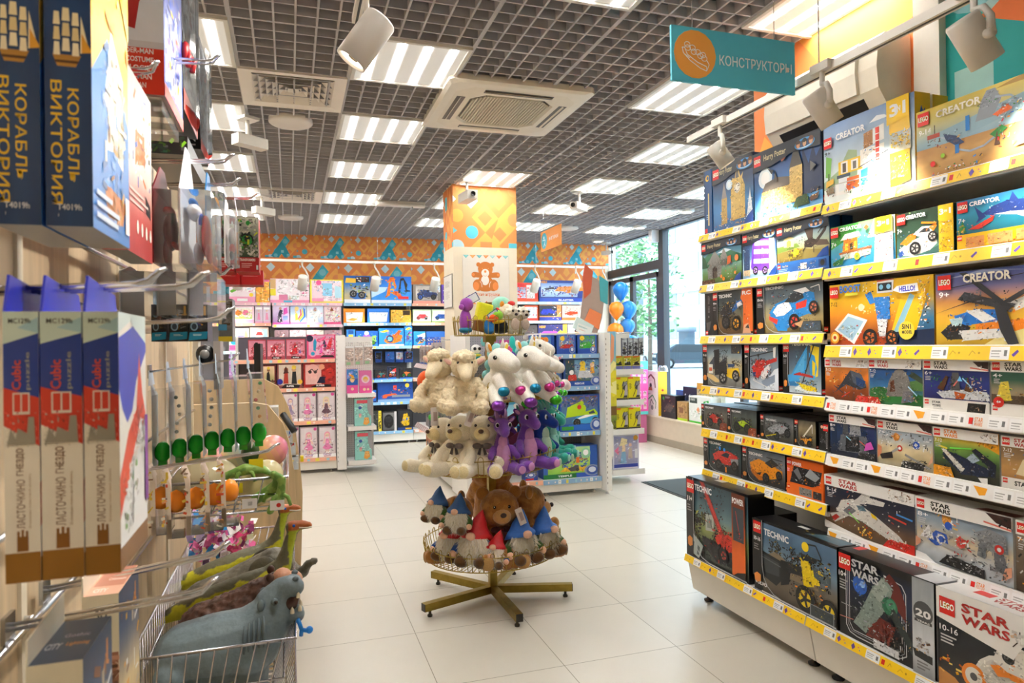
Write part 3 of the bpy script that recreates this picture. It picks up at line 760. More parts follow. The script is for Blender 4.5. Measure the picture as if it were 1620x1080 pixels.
# --- second shelf
TEAL = 'r 0 0 100 100 12466a;e e6bd3a 45 55 26;e 12466a 52 55 14;p e6bd3a 52,30 70,24 60,44'
setbox(3.495, 3.12, 1.832, 2.083, 'g 0 0 100 100 .3 4a5a2a 6f9a4a 7fb0b4 3a7a9a 2a5a7a;p 3f7a5a 0,60 20,74 44,64 60,78 100,58 100,44 0,40;p 2f5a3a 0,40 0,74 10,60 16,40;p d8ecf4 40,70 60,78 76,72 60,68;p 8b8a86 16,14 50,16 52,40 46,52 24,52 15,38;p 8f8e8a 14,48 34,78 52,50;p 77756f 50,40 64,40 64,56 52,56;p 9a9892 47,54 57,80 68,54;l aaa 1.5 33,76 33,86;p 3a2a22 28,14 40,14 40,36 34,42 28,36;p 5a4a3a 32,14 40,14 40,30 32,30;k 14 14 52 56 150 2.2 6d6b66 a8a6a0 57534e c4c1ba 8a7a6a;k 50 34 66 66 60 2 6d6b66 a8a6a0 c4c1ba;p e06a2a 66,40 76,42 76,60 68,58;k 62 12 90 44 110 2 888 eee e33 3a3 aaa 2a7fd0;e f28a1e 58 10 3;e f28a1e 52 16 2.6;e f28a1e 86 20 2.6;e f28a1e 92 12 2.6;k 44 4 100 14 50 2 3a7a2a f28a1e 5a9a3a;r 1 2 36 12 5a3a20;k 2 3 34 11 30 2 e0b070 ddd c33;p 14489a 82,0 100,0 100,20 88,12;e f28a4a 90 52 4.6;' + HPH, 'box showing a grey stone hut with pointed roofs, second shelf by the window', '142a2c')
setbox(3.115, 2.843, 1.832, 2.08, 'g 0 0 100 100 .3 7fb0d8 bfe0ee 4f86c0 1a2f5a 101a34;r 4 20 22 80 2a4a7a;k 2 20 26 84 70 2.4 1a2f5a 5f8ac0 9fc8e8 3a5a8a;p f6fbff 20,12 40,92 94,92 98,30 90,8;p 7a3fd0 26,26 30,60 36,90 80,84 80,16 60,14 28,20;p 9460e0 36,90 80,84 80,78 36,84;p e8e0f6 38,80 78,75 78,65 38,70;p e8e0f6 36,62 78,57 78,48 35,52;p e8e0f6 34,42 78,38 78,28 33,32;k 36 28 80 82 34 1.6 f6e9a0 cdb8f0 7a3fd0;l 5a2ab0 2 36,84 33,30;l 5a2ab0 1.5 56,78 55,26;w 40 17 9 c9a0f0;w 68 14 9 c9a0f0;k 82 18 94 50 24 2.4 333 eee e9c08a;r 4 8 24 20 e0c9a0;k 4 4 28 18 40 2 e0b070 555 c55 ddd;p 14489a 76,0 100,0 100,22 86,12;' + HPH, 'box showing a purple triple decker bus', '142038')
setbox(2.84, 2.488, 1.832, 2.075, 'g 0 22 100 100 .35 6a5a2a a89a5a 9fb0a0 7a94a8 37506a;p 6f8a3a 0,56 40,58 46,50 0,44;p 8a7a3a 0,44 40,48 100,34 100,22 0,22;p ecd792 14,54 14,70 24,74 34,70 34,52;p b99a4a 20,54 20,64 24,67 28,64 28,54;k 36 52 54 70 30 2 3a4a2a d9c08a 333;p 4a3b30 62,60 50,96 58,98 72,88 70,62;p 5b4a3c 70,60 96,54 100,44 80,46 70,50;p 3a2e28 56,58 66,64 76,58 86,70 98,88 94,72 80,54 68,44 54,48;k 54 44 80 64 70 1.9 2a201c 6a5444 8a7460;l 3a2e28 2 58,50 52,40;l 3a2e28 2 72,46 72,34;l 3a2e28 2 80,70 98,92;e f2d22a 38 40 6;k 24 26 52 46 90 2.4 f2d22a e8a01e 8a6a1a f8ec9a 333;k 22 36 34 52 24 2 222 555;k 2 22 28 32 40 2 e0b070 eee c33;r 0 0 100 24 1c5aa0;g 0 0 100 23 .15 1a4f94 2a6ab4;L 2 20 9;t d8c58a 12 12 12 6 Harry_Potter;x 4 9 26 3 9bd;r 48 5 60 17 e8e6de;k 44 4 76 19 70 2 222 e9c08a 5a3a2a fff f2d22a;r 82 5 96 19 0f3a74;e 222 89 12 4;p 14489a 78,24 100,24 100,42 90,38;' + HPH, 'box showing a dark winged dragon above a blue picture strip', '10263e', d=.06, side=TEAL)
setbox(2.842, 2.49, 1.832, 2.075, 'r 0 0 100 100 10263e', 'box with a teal end and round yellow emblem behind the dragon box', '12466a', x=2.405, d=.06, side=TEAL)
C31 = 'p ffd21e %d,70 %d,64 %d,70 %d,100 %d,100;h fff %g 80 %g 12 3;h fff %g 84 %g 5 IN;h fff %g 80 %g 12 1'
def three(a, b): return C31 % (a, (a + b) / 2, b, b, a, a + 2, (b - a) * .3, a + 2 + (b - a) * .34, (b - a) * .2, a + (b - a) * .74, (b - a) * .14)
setbox(2.483, 2.136, 1.823, 2.01, 'g 0 0 100 100 .25 1f7fb8 3fa0c8 5fc0b0 7fc46a;p 3f9a3a 0,46 20,60 40,72 46,100 0,100;k 0 60 40 100 50 4 2f7a2a 6fb84a 4f9a3a;p d8f0e0 60,60 100,60 100,100 70,100;p c9d6cc 14,36 66,42 64,22 18,18;p b06a3a 14,36 66,42 66,36 14,31;p e88a2a 20,36 44,38 44,66 22,64;r 24 40 29 56 f6d23a;r 32 40 37 56 5a3a1a;r 39 42 43 58 f6d23a;p f2efe8 16,64 50,68 46,80 24,78;k 20 18 66 70 170 2.6 e33 fff f6d23a 2a7fd0 3a8a3a b06a3a 9fd0e8;e f2c41e 44 22 4.4;e 7a9a3a 44 22 2.2;p 1f7a3a 4,14 24,26 20,8 6,6;k 2 4 26 24 50 2.4 1f7a3a 2a9a4a e84 fff;p fff 70,0 98,0 98,100 74,100;k 72 40 98 64 60 2.4 e88a2a fff e33 c9a06a;k 72 8 98 34 60 2.4 f28a2a 3a7fd0 fff e33;p f6c85a 72,64 98,66 98,100 72,100;' + three(74, 96) + ';p e86a3a 56,84 60,90 64,84 60,78;' + CRH().replace('15;', '24;') + ';t fff 3 50 9 12 7+', 'box showing a river houseboat and a green crocodile', '2f8ab0', side='r 0 0 100 100 f6c41e')
setbox(2.132, 1.88, 1.823, 2.005, 'g 0 0 100 100 .3 2f5a56 3a6a60 2a4a3a 1c3a26 17301e;p 5a8a7a 0,10 70,30 76,20 30,0 0,0;k 20 66 72 100 30 4 8aa86a 3a5a34 c9d68a 24402a;p f2f0ea 4,22 20,34 48,44 70,38 72,24 60,12 28,4 8,8;p f28a1e 6,34 22,50 40,54 34,40 18,28;p f4f2ec 30,50 46,64 62,62 66,46 48,40;p 2a3036 40,52 50,60 60,58 60,50;p f28a1e 58,60 70,66 72,60 66,50;p 1f4a9a 2,12 10,20 14,10 6,4;k 6 8 70 60 110 2.4 fff f28a1e ddd 333 2a5a9a eee;l f28a1e 4 46,72 72,66;w 34 20 14 c8c6c0;w 65 40 11 c8c6c0;p f8c41e 76,0 100,0 100,100 76,100;k 78 42 98 66 60 2.4 fff f28a1e 333 c9c6c0;k 78 8 98 34 60 2.4 f28a1e 333 fff 8a6a2a;' + three(76, 100) + ';' + CRH().replace('15;', '22;').replace('17 85', '19 84') + ';t fff 3 56 9 10 7+', 'box showing a white and orange racing car', '20342a')
setbox(1.872, 1.56, 1.823, 2.004, 'g 0 24 100 100 .2 1a5a6a 1f86a0 2f9ac0 2a6f9f;r 0 0 100 32 f8c41e;p 24408a 30,66 44,78 60,84 84,80 98,70 96,60 80,56 60,60 44,60;p 24408a 62,82 66,98 72,82;p 24408a 32,68 22,84 27,60 24,50 36,60;p e9edf2 44,62 64,62 84,58 94,52 80,46 70,54;p fff 78,58 88,34 94,44 96,58;p ee5a8a 80,52 86,38 90,46;k 34 56 96 84 90 2 1c3274 3a5aa8 fff 16265a c9d4e4;e f2c41e 84 70 1.4;p d83a2a 14,40 24,46 40,56 46,60 44,50 28,38;k 12 36 48 60 60 2 d83a2a a8241a f07a5a;p 2f8a4a 2,36 8,60 12,36;k 0 34 14 50 30 3 3a9a4a b08a2a e0b84a;L 1 30 10;r 12 5 34 25 e8a05a;r 38 6 66 26 eab06a;r 70 7 92 27 eab06a;k 12 6 92 26 80 2.4 b8341a e86a2a 5a3a2a f2c41e;' + CRH().replace('15;', '22;') + ';t fff 3 54 9 10 7+', 'box showing a blue shark with an open mouth over a yellow strip', '1c6a86')
# --- third shelf
setbox(3.475, 3.392, 1.537, 1.79, 'r 0 0 100 100 1d1c1e;x 40 90 30 6 777;x 40 66 30 5 777;e 777 50 44 8;p 555 20,30 80,34 60,14 30,10;L 10 12 9', 'narrow black box end at the window end of the third shelf', '161618', d=.3)
setbox(3.388, 3.027, 1.537, 1.788, TEC('g 12 2 100 97 .25 5a4326 8a6a40 6a6a58 3a4a50 2a3034', '9+', 'p 1f6fc0 44,56 62,74 76,78 66,62 50,50;p f2f2f2 62,60 74,66 70,74 60,70;p 2a2a2e 16,52 34,70 52,62 46,46 24,42;k 16 40 56 74 150 2.4 222 555 888 f2c01e 111 3a7fd0 999;k 44 54 78 80 60 2 2a7fd0 1a5090 fff f2c01e;w 60 26 16 f2a81e;w 34 30 15 444;k 34 10 66 44 60 2 222 444 111;p e86a1e 78,8 100,8 100,100 76,100 72,80 78,70;h fff 76 86 20 9 RC;k 80 26 92 72 14 3 f9a050 fff;p e0a884 76,4 96,4 90,26 80,22;p 333 82,16 92,14 90,24') + TT.replace('16 84', '17 84'), 'black box showing a blue and yellow stunt buggy with a remote control hand', side=TSIDE)
setbox(3.0, 2.533, 1.537, 1.782, TEC('g 12 2 100 97 .3 6a5a34 a89058 8a8468 5a6a74 46525a', '10-16', 'p 1e86d0 20,44 30,62 46,70 56,76 80,82 88,78 90,50 84,40 60,30 50,12 34,6 26,24;p f2f2f0 26,46 34,60 50,66 56,50 44,38 32,36;p 2c3238 44,64 56,80 70,84 74,70 60,62;p f2f2f2 58,86 76,90 82,82 72,78;p e23a2a 62,60 78,66 76,52 62,48;p 1e86d0 78,50 92,62 92,44 82,36;p e23a2a 20,38 34,30 32,20 20,30;p 1e86d0 34,8 40,36 50,34 48,6;k 22 10 90 88 210 1.9 1e86d0 f2f2f2 16588a c9c9c9 333 e23a2a fff 1a4a78;l e9e9e2 1.6 84,88 96,92 97,80;w 60 24 16 c83a2a;w 88 50 13 c86a4a;p 222 68,4 98,4 98,24 68,24;r 69 5 97 23 46525a;k 72 8 95 20 40 1.8 1e86d0 fff c83a2a 333;p c9a070 60,20 74,26 70,12') + 'h ccc 15 92 30 6 TECHNIC', 'wide black box showing a blue and white rally car with red wheels', side=TSIDE, d=.1)
setbox(2.495, 1.967, 1.48, 1.751, 'g 0 0 100 100 .2 7a3a1a b05a1e f29a1e fac41e f6c81e;p b8481a 0,0 60,0 60,16 30,24 0,14;g 84 14 100 100 .1 1f4a7a 3f86b0 c9a82a f2c81e;p fac81e 62,16 84,16 100,100 78,100 70,60;p 8fc4d8 64,18 70,18 84,72 80,76;p 14284a 56,0 100,0 100,24 66,20;p f2f4f6 5,26 20,52 40,40 26,2;p a9d0e8 8,26 20,47 36,38 24,8;k 10 8 34 32 50 2.4 3a8a3a 2a6a2a 6fc04a e33 fff f6d23a;e fff6c0 34 60 3;k 24 50 50 64 46 2 fff8d0 fbe27a;p 2f86d8 47,74 62,74 62,40 50,38;p f2f2f2 50,100 66,98 65,80 50,80;r 51 83 64 95 222a34;e 8fd8f8 54 89 2;e 8fd8f8 61 89 2;p e86a3a 50,97 66,99 66,102 50,100;p 2f86d8 38,80 44,84 48,66 43,64;k 36 74 48 100 50 2 2f86d8 555 f2f2f2 222 f28a1e;k 48 36 68 78 130 2 2f86d8 f2f2f2 333 f6d23a 9cc4ea f28a1e;p f2f2f2 50,40 60,40 58,14 52,14;k 50 10 62 42 50 2 2f86d8 eee 333;w 43 12 14 c8642a;w 64 12 11 e0803a;k 36 2 70 22 80 2 222 444 e07a2a 111;k 88 26 98 96 190 2.2 2f86d8 f2f2f2 333 f28a1e 6aa0d8 fff;p fff 70,88 88,90 89,78 74,77 66,82;h 3a4ad0 72 79 14 8 HELLO!;e ffe14a 78 22 7;h 333 74 24 8 7 5IN1;h 333 74 17 9 5 MODEL;e f2a81e 7 13 5;e fff0a0 7 13 3.4;e c83a1e 7 13 1.6;L 2 96 18;h 2f7fe0 13 85 22 12 BOOST;r 19 80 32 84 e8e040;t 4a3010 3 64 7 7 7-12', 'yellow box showing a blue and white robot saying hello', 'd89a1e', d=.1)
setbox(1.962, 1.50, 1.48, 1.748, 'g 0 0 100 100 .15 b08a1e d8b02a f0b83a c98a4a 6a6a9a 3a4a8a;p e8d890 40,0 100,0 100,36 70,30;p 8f9ac0 10,92 40,100 90,92 60,96;p 1f78d0 16,40 34,48 56,46 56,32 20,26;p f4f4f2 26,46 38,48 50,34 40,30;p 22242a 4,18 16,34 30,24 24,8 10,8;p bfe0e8 12,36 24,38 22,26 14,28;p f28a1e 34,28 74,34 90,40 92,30 60,16 34,16;p e8e8e6 20,20 60,22 56,10 24,6;p f0f0ee 60,54 100,80 100,66 66,44;p 1f78d0 78,60 90,70 100,78 100,70;p 2f8ad8 82,70 92,72 92,96 86,92;k 8 6 60 48 150 2.2 222 f4f4f2 1f78d0 444 f28a1e ddd 111;k 56 26 96 54 110 2.2 f28a1e 222 444 eee b8641a;p 33363c 20,62 26,72 56,56 66,52 60,44 44,52;k 20 44 70 74 130 2.4 222 3a3d44 555a60 111 6a6f76;p 2a2c32 22,98 28,98 58,56 66,48 56,50;p 2a2c32 0,44 40,64 50,60 36,60;p 2f3138 50,50 58,50 68,2 60,0 54,20;p 2a2c32 56,56 90,86 94,84 62,54;l 333 1 10,78 96,94;L 3 97 20;h fbf3e0 25 84 38 12 CREATOR;t fff 4 66 9 8 9+;k 86 4 100 20 40 2 2a2a2a f2c01e 888', 'yellow box showing a twin rotor helicopter', '8a8a6a', d=.1)
# --- fourth shelf
setbox(3.498, 3.132, 1.247, 1.49, TEC('g 12 2 100 97 .25 6f6f6a 8f9088 c9b88a 8fa4b0 5a6f80', '9-16', 'p 3a4450 14,50 30,70 44,56 60,70 60,40 14,40;k 76 40 98 64 30 3 4a3a2a c9a04a 2a2a2a;p f2c81e 60,42 92,46 96,28 76,20 60,26;p 24467a 66,46 82,48 82,54 66,54;p 26282c 30,86 44,88 44,28 32,26;p 2a2c30 44,28 44,56 62,62 64,30;l 3a3c40 2 52,58 54,74;l 3a3c40 2 64,56 62,72;k 30 24 66 86 150 2 222 3a3c40 555 111 777;p e0c080 4,32 30,26 44,16 44,10 34,10 4,26;p e9e6dc 16,30 28,30 28,52 16,52;p c8541e 18,36 26,36 26,44 18,44;w 54 22 15 a8a8a4;w 86 28 13 a8a8a4;r 76 78 98 97 3a4048;k 80 80 95 94 24 2 222 f2c81e 666'), 'black box showing a yellow forklift truck lifting a pallet', side=TSIDE)
setbox(3.108, 2.842, 1.247, 1.488, TEC('g 16 2 100 97 .2 c9d4de 8fa0b0 7f94a4 5a6a78', '8+', 'p dfe6ee 60,2 100,2 100,50 88,46 74,30;p 8a9ab0 50,20 90,36 90,20 60,6;p d8332a 22,50 40,66 62,66 60,46 40,26 28,30;p f2f2f2 50,40 76,60 78,50 60,24 50,26;p d8332a 58,62 96,72 96,64 62,54;p 2a3a7a 24,38 34,40 34,30 26,30;k 20 24 80 68 190 2.4 d8332a f2f2f2 333 a8241a 2a4a9a ccc 111;l 2e3034 2.2 14,72 94,86;l 2e3034 2 44,78 46,62;e 333 44 76 3;p e9e9e9 88,92 96,94 94,70 88,72;l ddd 2 26,22 70,8;k 76 4 92 16 20 2.6 eee 888') + 'h eee 22 84 50 8 TECHNIC', 'black box showing a red and white rescue helicopter over snow', side=TSIDE)
setbox(2.808, 2.552, 1.247, 1.497, TEC('g 16 2 100 97 .2 b9c8d2 7f98a8 4a5f74 3a4a5c', '8-14', 'p 3aa0e0 20,34 40,62 66,94 62,40 40,30;p 5ab8ea 28,40 60,80 56,44;p f6d81e 74,94 96,90 92,36 74,30;p 3aa0e0 70,80 84,74 90,50 84,30 72,30;p f6d81e 78,66 86,60 84,36 78,38;l 23262c 3 52,22 84,98;p c8302a 22,36 44,42 80,36 80,32 44,36;p 3aa0e0 2,34 26,38 46,28 40,14 10,16;p 2478b8 4,22 30,24 40,16 12,14;p f6d81e 40,22 90,14 88,4 56,4;p e8f0f4 30,10 70,2 98,2 98,6 60,8 40,16;k 34 4 90 28 90 2 f6d81e 3aa0e0 333 c9a01e fff;k 30 40 66 90 30 2 3aa0e0 8fd0f0') + 'h eee 24 93 54 7 TECHNIC', 'black box showing a blue and yellow sailing catamaran', side=TSIDE)
def sw(y1, y0, z0, z1, c, sky, body, label, age='7-12', extra='', band='f4f2ee', **k):
	setbox(y1, y0, z0, z1, sky + ';' + body + ';' + SWH(c, band) + ';t fff 3 70 12 7 %s;x 4 66 10 3 ccc;' % age + 'k 74 84 98 97 50 3 c99a78 2a1a14 7a5a44 e8d8c8;' * (c != '111') + 'p 3a2020 76,100 100,100 100,84 86,88;l e87a6a 2.5 74,86 100,82;k 86 86 98 98 12 3 111 2a2a2a;' * (c == '111') + extra, label, 'd9d6d0', **k)
FIGS = 'p d8281e 56,0 100,0 100,16 64,16;k 62 3 96 20 80 2.4 fff c9a080 555 e8d0b0 8a5a3a'
sw(2.53, 2.282, 1.233, 1.421, 'b8221e', 'g 0 0 100 84 .4 5a2a14 9a4a1e e8842a c87a3a', 'p 3a3f4a 24,20 60,74 84,60 96,36 80,30 50,40;p 5a6476 60,74 84,66 96,40 84,34 66,46;p 244a80 72,60 94,50 90,36 74,40;k 18 12 94 74 210 2.6 2a2f3a 6a7484 3a4a6a aab 444 8a94a4 1a1c22;k 2 40 34 76 50 3 f6b83a e8641e fbe08a;l 3a3f4a 2 22,36 44,20;l d83a2a 2 40,10 60,24;p f4f2ee 0,0 30,0 20,8 0,10', 'white topped box showing a dark blue cargo craft amid flames', extra=FIGS.replace('56,0', '70,0').replace('64,16', '76,16').replace('62 3', '74 3'))
sw(2.278, 2.021, 1.233, 1.424, 'b8221e', 'g 0 0 100 84 .25 2f6a3a 4a8a5a 3a7ab0 1f5a9a 1a4a8a', 'p 5a8a4a 60,50 100,60 100,36 50,34;p 3a4a3a 74,66 84,74 100,62 100,50;p 2f7a3a 0,8 100,8 100,26 60,34 20,40 0,34;p 2a5a8a 14,54 22,62 30,54;p 8d8b88 32,20 38,52 44,66 50,76 62,82 74,66 84,24 60,22;p 6a3a24 40,30 50,32 48,56 42,54;k 32 20 84 82 190 2.8 8d8b88 a9a7a2 6a6866 c4c2bc 5a5856;p 77757a 62,8 86,14 84,34 66,34;k 4 10 40 40 90 2.4 eee 2f7a3a f2c01e e8b07a aaa;k 78 10 96 40 60 2.4 c9a080 5a4a3a aaa 444;l aee4ff 2.5 76,44 92,26;k 66 12 84 30 30 2.6 4a9ad8 888', 'white topped box showing a grey stone hut on a green island', extra=FIGS.replace('56,0 100,0 100,16 64,16', '0,0 26,0 20,16 0,18').replace('62 3 96 20', '0 2 24 16') + ';p f4f2ee 40,0 100,0 100,5 50,5')
sw(2.018, 1.755, 1.233, 1.426, '111', 'g 0 22 100 84 .25 23286a 2a3a8a 1f2f6f', 'p e9eef4 20,36 50,44 96,42 100,26 30,26;p d8641e 48,40 66,36 62,26 50,26;k 20 26 100 46 120 2.6 fff dfe6ee b9c4d0 5a5a5a;p 5a3622 22,44 36,70 40,66 32,40;p 6a4228 64,42 70,70 74,40;k 12 46 30 72 60 2.6 2f8a3a 5ab04a 1f5a2a;p 5a5c60 44,42 46,76 56,76 58,42;k 36 40 50 68 60 2.6 222 333 555;l f07a6a 2.4 48,50 58,66;l 9fe0ff 2.4 62,66 76,48;p 7ad0ff 54,60 58,70 62,60;k 76 38 90 66 60 2.6 c9a06a 6a4a30 e0b890;k 62 44 98 70 50 2.2 2f8a3a eee 3aa0c8;r 0 0 100 24 e9e6e0;L 2 21 9;h 111 14 15 14 4 STAR;h 111 14 9 14 4 WARS;x 16 7 20 3 bbb;p 1c1c1e 68,3 94,3 96,20 70,20;k 74 5 90 18 30 2.2 333 555 c9a080', 'white box showing a duel among snowy rocks and trees', '6+')
sw(1.752, 1.48, 1.233, 1.427, '111', 'g 0 24 100 84 .2 8a7a64 a8987a 2f5a4a 2a5a4a', 'p 5a4a3a 0,24 100,24 100,36 0,40;p e8d04a 6,28 12,62 22,64 26,30;k 6 28 26 66 40 2.6 e8d04a 3a7a3a 222 fff;p d8281e 54,34 80,54 100,60 100,40 70,28;p eee 56,46 84,66 100,72 100,60;k 56 28 100 70 60 2.6 fff d8281e ccc;k 32 28 42 50 30 2.6 c99a4a 6a4a2a;r 0 0 100 22 ece9e3;L 2 20 9;e f2d01e 56 10 5;p 1f4aa8 52,6 60,6 60,16 55,16', 'white box showing a red nosed white fighter craft', '4+', extra='e d8281e 10 26 7;h fff 7 24 6 5 4+')

# --- fifth shelf: shallow boxes, more of the same behind them
def small(y1, y0, z1, art, label, age='7+', n=4, kind=''):
	o = setbox(y1, y0, .995, z1, art, label, side=TSIDE, d=.07)
	for i in range(n):
		mb = MB(); mb.box(X0 + .075 + i * .075, y0 + .003, .995, X0 + .142 + i * .075, y1 - .003, z1 - .001 - .004 * (i % 2), '17171a')
		F = Face(mb, (X0 + .075 + i * .075, y1 - .003, z1 - .001 - .004 * (i % 2)), (0, -1, 0), (1, 0, 0), y1 - y0 - .006, .067); F.run('r 0 0 100 6 2c2e33;k 10 20 90 80 12 8 222 333 2a2a2e')
		solo('building_set_box', mb, 'card', 'black box in the row directly behind the ' + kind, 'toy box', 'boxes behind the ' + kind)
ORB = 'p 8a3a1e 72,0 100,0 100,34 80,34 74,26;k 78 6 96 28 20 4 e08a4a c8541e fff'
small(3.52, 3.27, 1.136, TEC('g 12 2 100 97 .3 3a342c 5a5448 6a6860 3a3c3e', '7+', 'p c8302a 30,50 46,66 60,56 80,50 84,36 60,28 36,30;k 24 20 90 70 150 4 c8302a 222 f28a1e 555 8a241a ddd 111;w 36 28 18 444;w 74 34 18 444;' + ORB) + TT, 'black box showing a red quad bike, fifth shelf by the window', kind='quad bike box')
small(3.267, 3.016, 1.136, TEC('g 14 2 100 97 .3 2f332c 4a5044 505a58 2a3034', '7+', 'p b8d82a 30,44 50,56 70,60 76,40 56,30;k 22 20 84 66 160 4 b8d82a 222 6a8a1e 444 d8f06a 111 333;w 34 30 19 2c3a1c;w 70 28 19 2c3a1c;l 3a3a3a 6 60,60 84,44;' + ORB) + TT, 'black box showing a lime green tractor', kind='lime tractor box')
small(2.985, 2.74, 1.125, TEC('g 14 2 100 97 .3 2f2c24 5a5a54 77797a 4a4e52', '7+', 'p a8acb2 20,44 44,66 70,72 84,60 76,38 44,26;k 18 20 90 78 190 4 a8acb2 222 555 d8dce0 c8302a 777 111;w 52 24 17 444;w 84 40 17 444;l d8c81e 4 18,16 50,30') + TT.replace('16 84', '18 78'), 'black box showing a silver pickup truck', kind='silver pickup box')
small(2.735, 2.592, 1.125, TEC('g 18 2 100 97 .3 4a4030 6a6048 8f8060 5a5448', '8+', 'p f0a01e 30,30 80,36 80,14 30,12;l ddd8c8 6 40,36 84,86;l eee 2 84,86 84,54;k 30 10 84 44 120 4 f0a01e c8781e 222 e8e0c8 555;w 38 14 12 444;w 72 16 12 444').replace('L 1.5', 'L 3') , 'black box showing a small orange crane truck', kind='crane truck box')
setbox(2.574, 2.508, .995, 1.123, 'r 0 0 100 100 141416;L 40 96 24;e e8a080 28 86 12;k 20 30 60 60 30 5 ddd 888 aaa;r 70 10 82 70 ccc;r 72 12 80 68 222', 'upright black box end beside the white price strips', d=.25)
# --- fifth shelf, near bay
sw(2.505, 2.244, .99, 1.171, '111', 'g 0 0 100 84 .25 1a2030 2a3a5a 24406a 1c2c50', 'r 4 20 16 80 1c3050;r 80 30 96 76 2a3a6a;p 6a7078 20,12 24,52 80,56 84,14;p 22262c 34,14 36,50 64,52 66,16;p 9aa0a8 44,56 46,90 66,90 68,56;p 555a62 28,54 30,78 40,78 42,54;k 18 12 84 92 210 2.8 6a7078 9aa0a8 3a3e46 c4c8ce 222 777;k 40 26 62 60 60 2.6 eee c9a080 8a94a0 fff;l 9fe8ff 2.4 38,50 48,42;l f0705a 2 66,44 82,32;p d85ac0 76,22 96,30 90,46 80,40;k 2 8 30 30 50 3 444 222 666;p 1a1c1e 60,0 100,0 100,18 66,16;k 64 3 98 20 70 2.6 eee bbb 444', 'white topped box showing a dark grey tower interior', '8+', extra='')
sw(2.241, 1.982, .99, 1.171, '111', 'g 0 0 100 84 .3 a9a08a c9b88a e0d0a8 b9c4cc 8fa0b0', 'e e0903a 36 66 6;k 26 56 48 76 50 3 e0a05a f6d8a0 b8743a;e d83a2a 42 42 5;e fff 42 42 2.4;e 2a5ac8 72 54 6;e fff 72 54 2.6;k 54 44 98 78 140 3 eee bbb 777 d8dce0 444;k 4 44 28 80 100 3 eee ccc 333 888;l aaa 5 10,14 40,42;l 999 5 52,30 96,8;p 2a2a2c 4,22 28,32 30,18 8,12;p e0906a 0,12 8,26 8,40 0,44;p e8b090 92,14 100,24 100,40;p 1a1c1e 44,0 84,0 88,16 48,16;k 46 3 92 20 80 2.6 eee bbb 444;k 74 4 98 26 30 3 333 555', 'white topped box showing snow turrets with red and blue shields', '7+')
sw(1.979, 1.724, .99, 1.172, 'f08a1e', 'g 0 0 100 84 .3 2a2c26 3a4034 4a6a3a 7aa84a e8b83a', 'p e8a01e 60,84 100,60 100,100 58,100;k 66 72 98 98 70 3.4 c98a4a 5a3a1e f2c84a 7a5a2a 8a4a1e;l 7af05a 3 26,60 60,64;l f0e04a 4 8,62 22,58;p 24304a 14,56 40,48 84,30 84,14 44,10 16,40;p e8e6de 12,56 20,56 50,22 44,14;p 1a2438 60,60 66,66 96,40 94,14 84,16 84,34;p aac0d0 52,44 62,56 72,44 62,36;k 16 12 94 60 190 2.6 24304a 34466a 141c2c 5a6a88 999 c9b08a 222;p dcdcd8 70,10 84,12 84,0 76,0;p f0a01e 0,0 34,0 28,20 0,22;k 4 2 28 20 40 3 4a3a2a c9a080 eee', 'orange lettered white box showing a dark blue open speeder', '7-12')
sw(1.721, 1.47, .99, 1.17, 'b8221e', 'g 0 22 100 84 .3 a87a4a c99a5a 9a7a50 8a6a44', 'k 8 26 60 80 150 3 8a5a3a ddd 555 c9a080 3a7ab8 e8e0d0;p e8d8b0 20,30 30,60 40,58 36,28;p 5a8a5a 60,50 100,70 100,40;r 0 0 100 22 ece9e3;L 2 20 9;h 111 18 8 20 9 STAR', 'white topped box showing a sandy desert skirmish, nearest on its shelf', '7-12')
# --- sixth shelf
setbox(3.50, 3.15, .757, .94, TEC('g 12 2 100 97 .3 1c2226 2a3a40 1f4a50 16343a', '9-16', 'p d8362a 24,52 40,66 66,72 90,62 92,36 60,28 30,36;p 24303a 46,54 60,66 70,64 66,50;p 9aa0a6 72,50 92,54 92,36 74,36;k 22 24 94 76 200 3 d8362a 8a241a 222 f2f2f2 555 f06a5a 111;e 3a9af0 46 76 3;e 3a9af0 58 74 3;w 42 24 17 444;w 84 30 16 444;r 60 6 64 22 f28a1e;k 40 14 80 30 30 2.6 888 ccc 555') + TT, 'black box showing a red off road rescue truck', side=TSIDE, cols={'k': '3a3aa0', 'b': '17171a', 't': '2a2a30', 'f': '17171a', 'l': '17171a', 'r': '17171a'})
setbox(3.14, 2.804, .757, .938, TEC('g 14 2 100 97 .3 2c2a26 4a4e54 7a8088 5a6a7a', '9+', 'p f0981e 18,56 40,72 64,64 94,52 94,34 70,22 40,12 22,30;p 2a2a2c 54,64 70,80 86,66 70,54;p c8701a 20,46 42,24 62,26 58,16 40,10 22,28;k 18 12 94 72 190 2.8 f0981e c87014 222 f8b84a 8a4a10 333;p 222 34,30 48,36 44,26;w 58 22 15 444;w 88 38 13 444;l 222 2 60,82 96,80') + TT.replace('16 84', '17 80'), 'black box showing an orange convertible sports car', side=TSIDE)
setbox(2.793, 2.547, .752, .93, 'r 0 0 100 100 ee6a1e;p 23262c 8,34 20,80 96,78 90,44 70,34;k 14 36 92 78 150 3 8a8f96 c9ced4 444 f28a1e 222 aab;p 9aa0a6 52,60 66,82 92,64 80,50;p 777c82 20,66 32,78 44,54 36,46;r 0 0 100 30 ee7428;L 2 26 10;r 36 6 70 27 8a8a88;k 38 8 68 25 40 3 555 aaa 333;r 74 6 96 25 2a2a2c;k 76 8 94 23 20 3 aaa 666;L 2 97 18;h fff 18 82 26 10 POWER;x 3 70 8 3 fbd', 'orange box showing loose motor and battery parts', 'ee6a1e')
FX = dict(top='f2f0ec', d=.11, topart='r 0 0 100 100 f2f0ec;p 5a1a16 60,10 100,10 100,60 66,50;k 64 10 98 50 24 6 3a1a14 a83a2a')
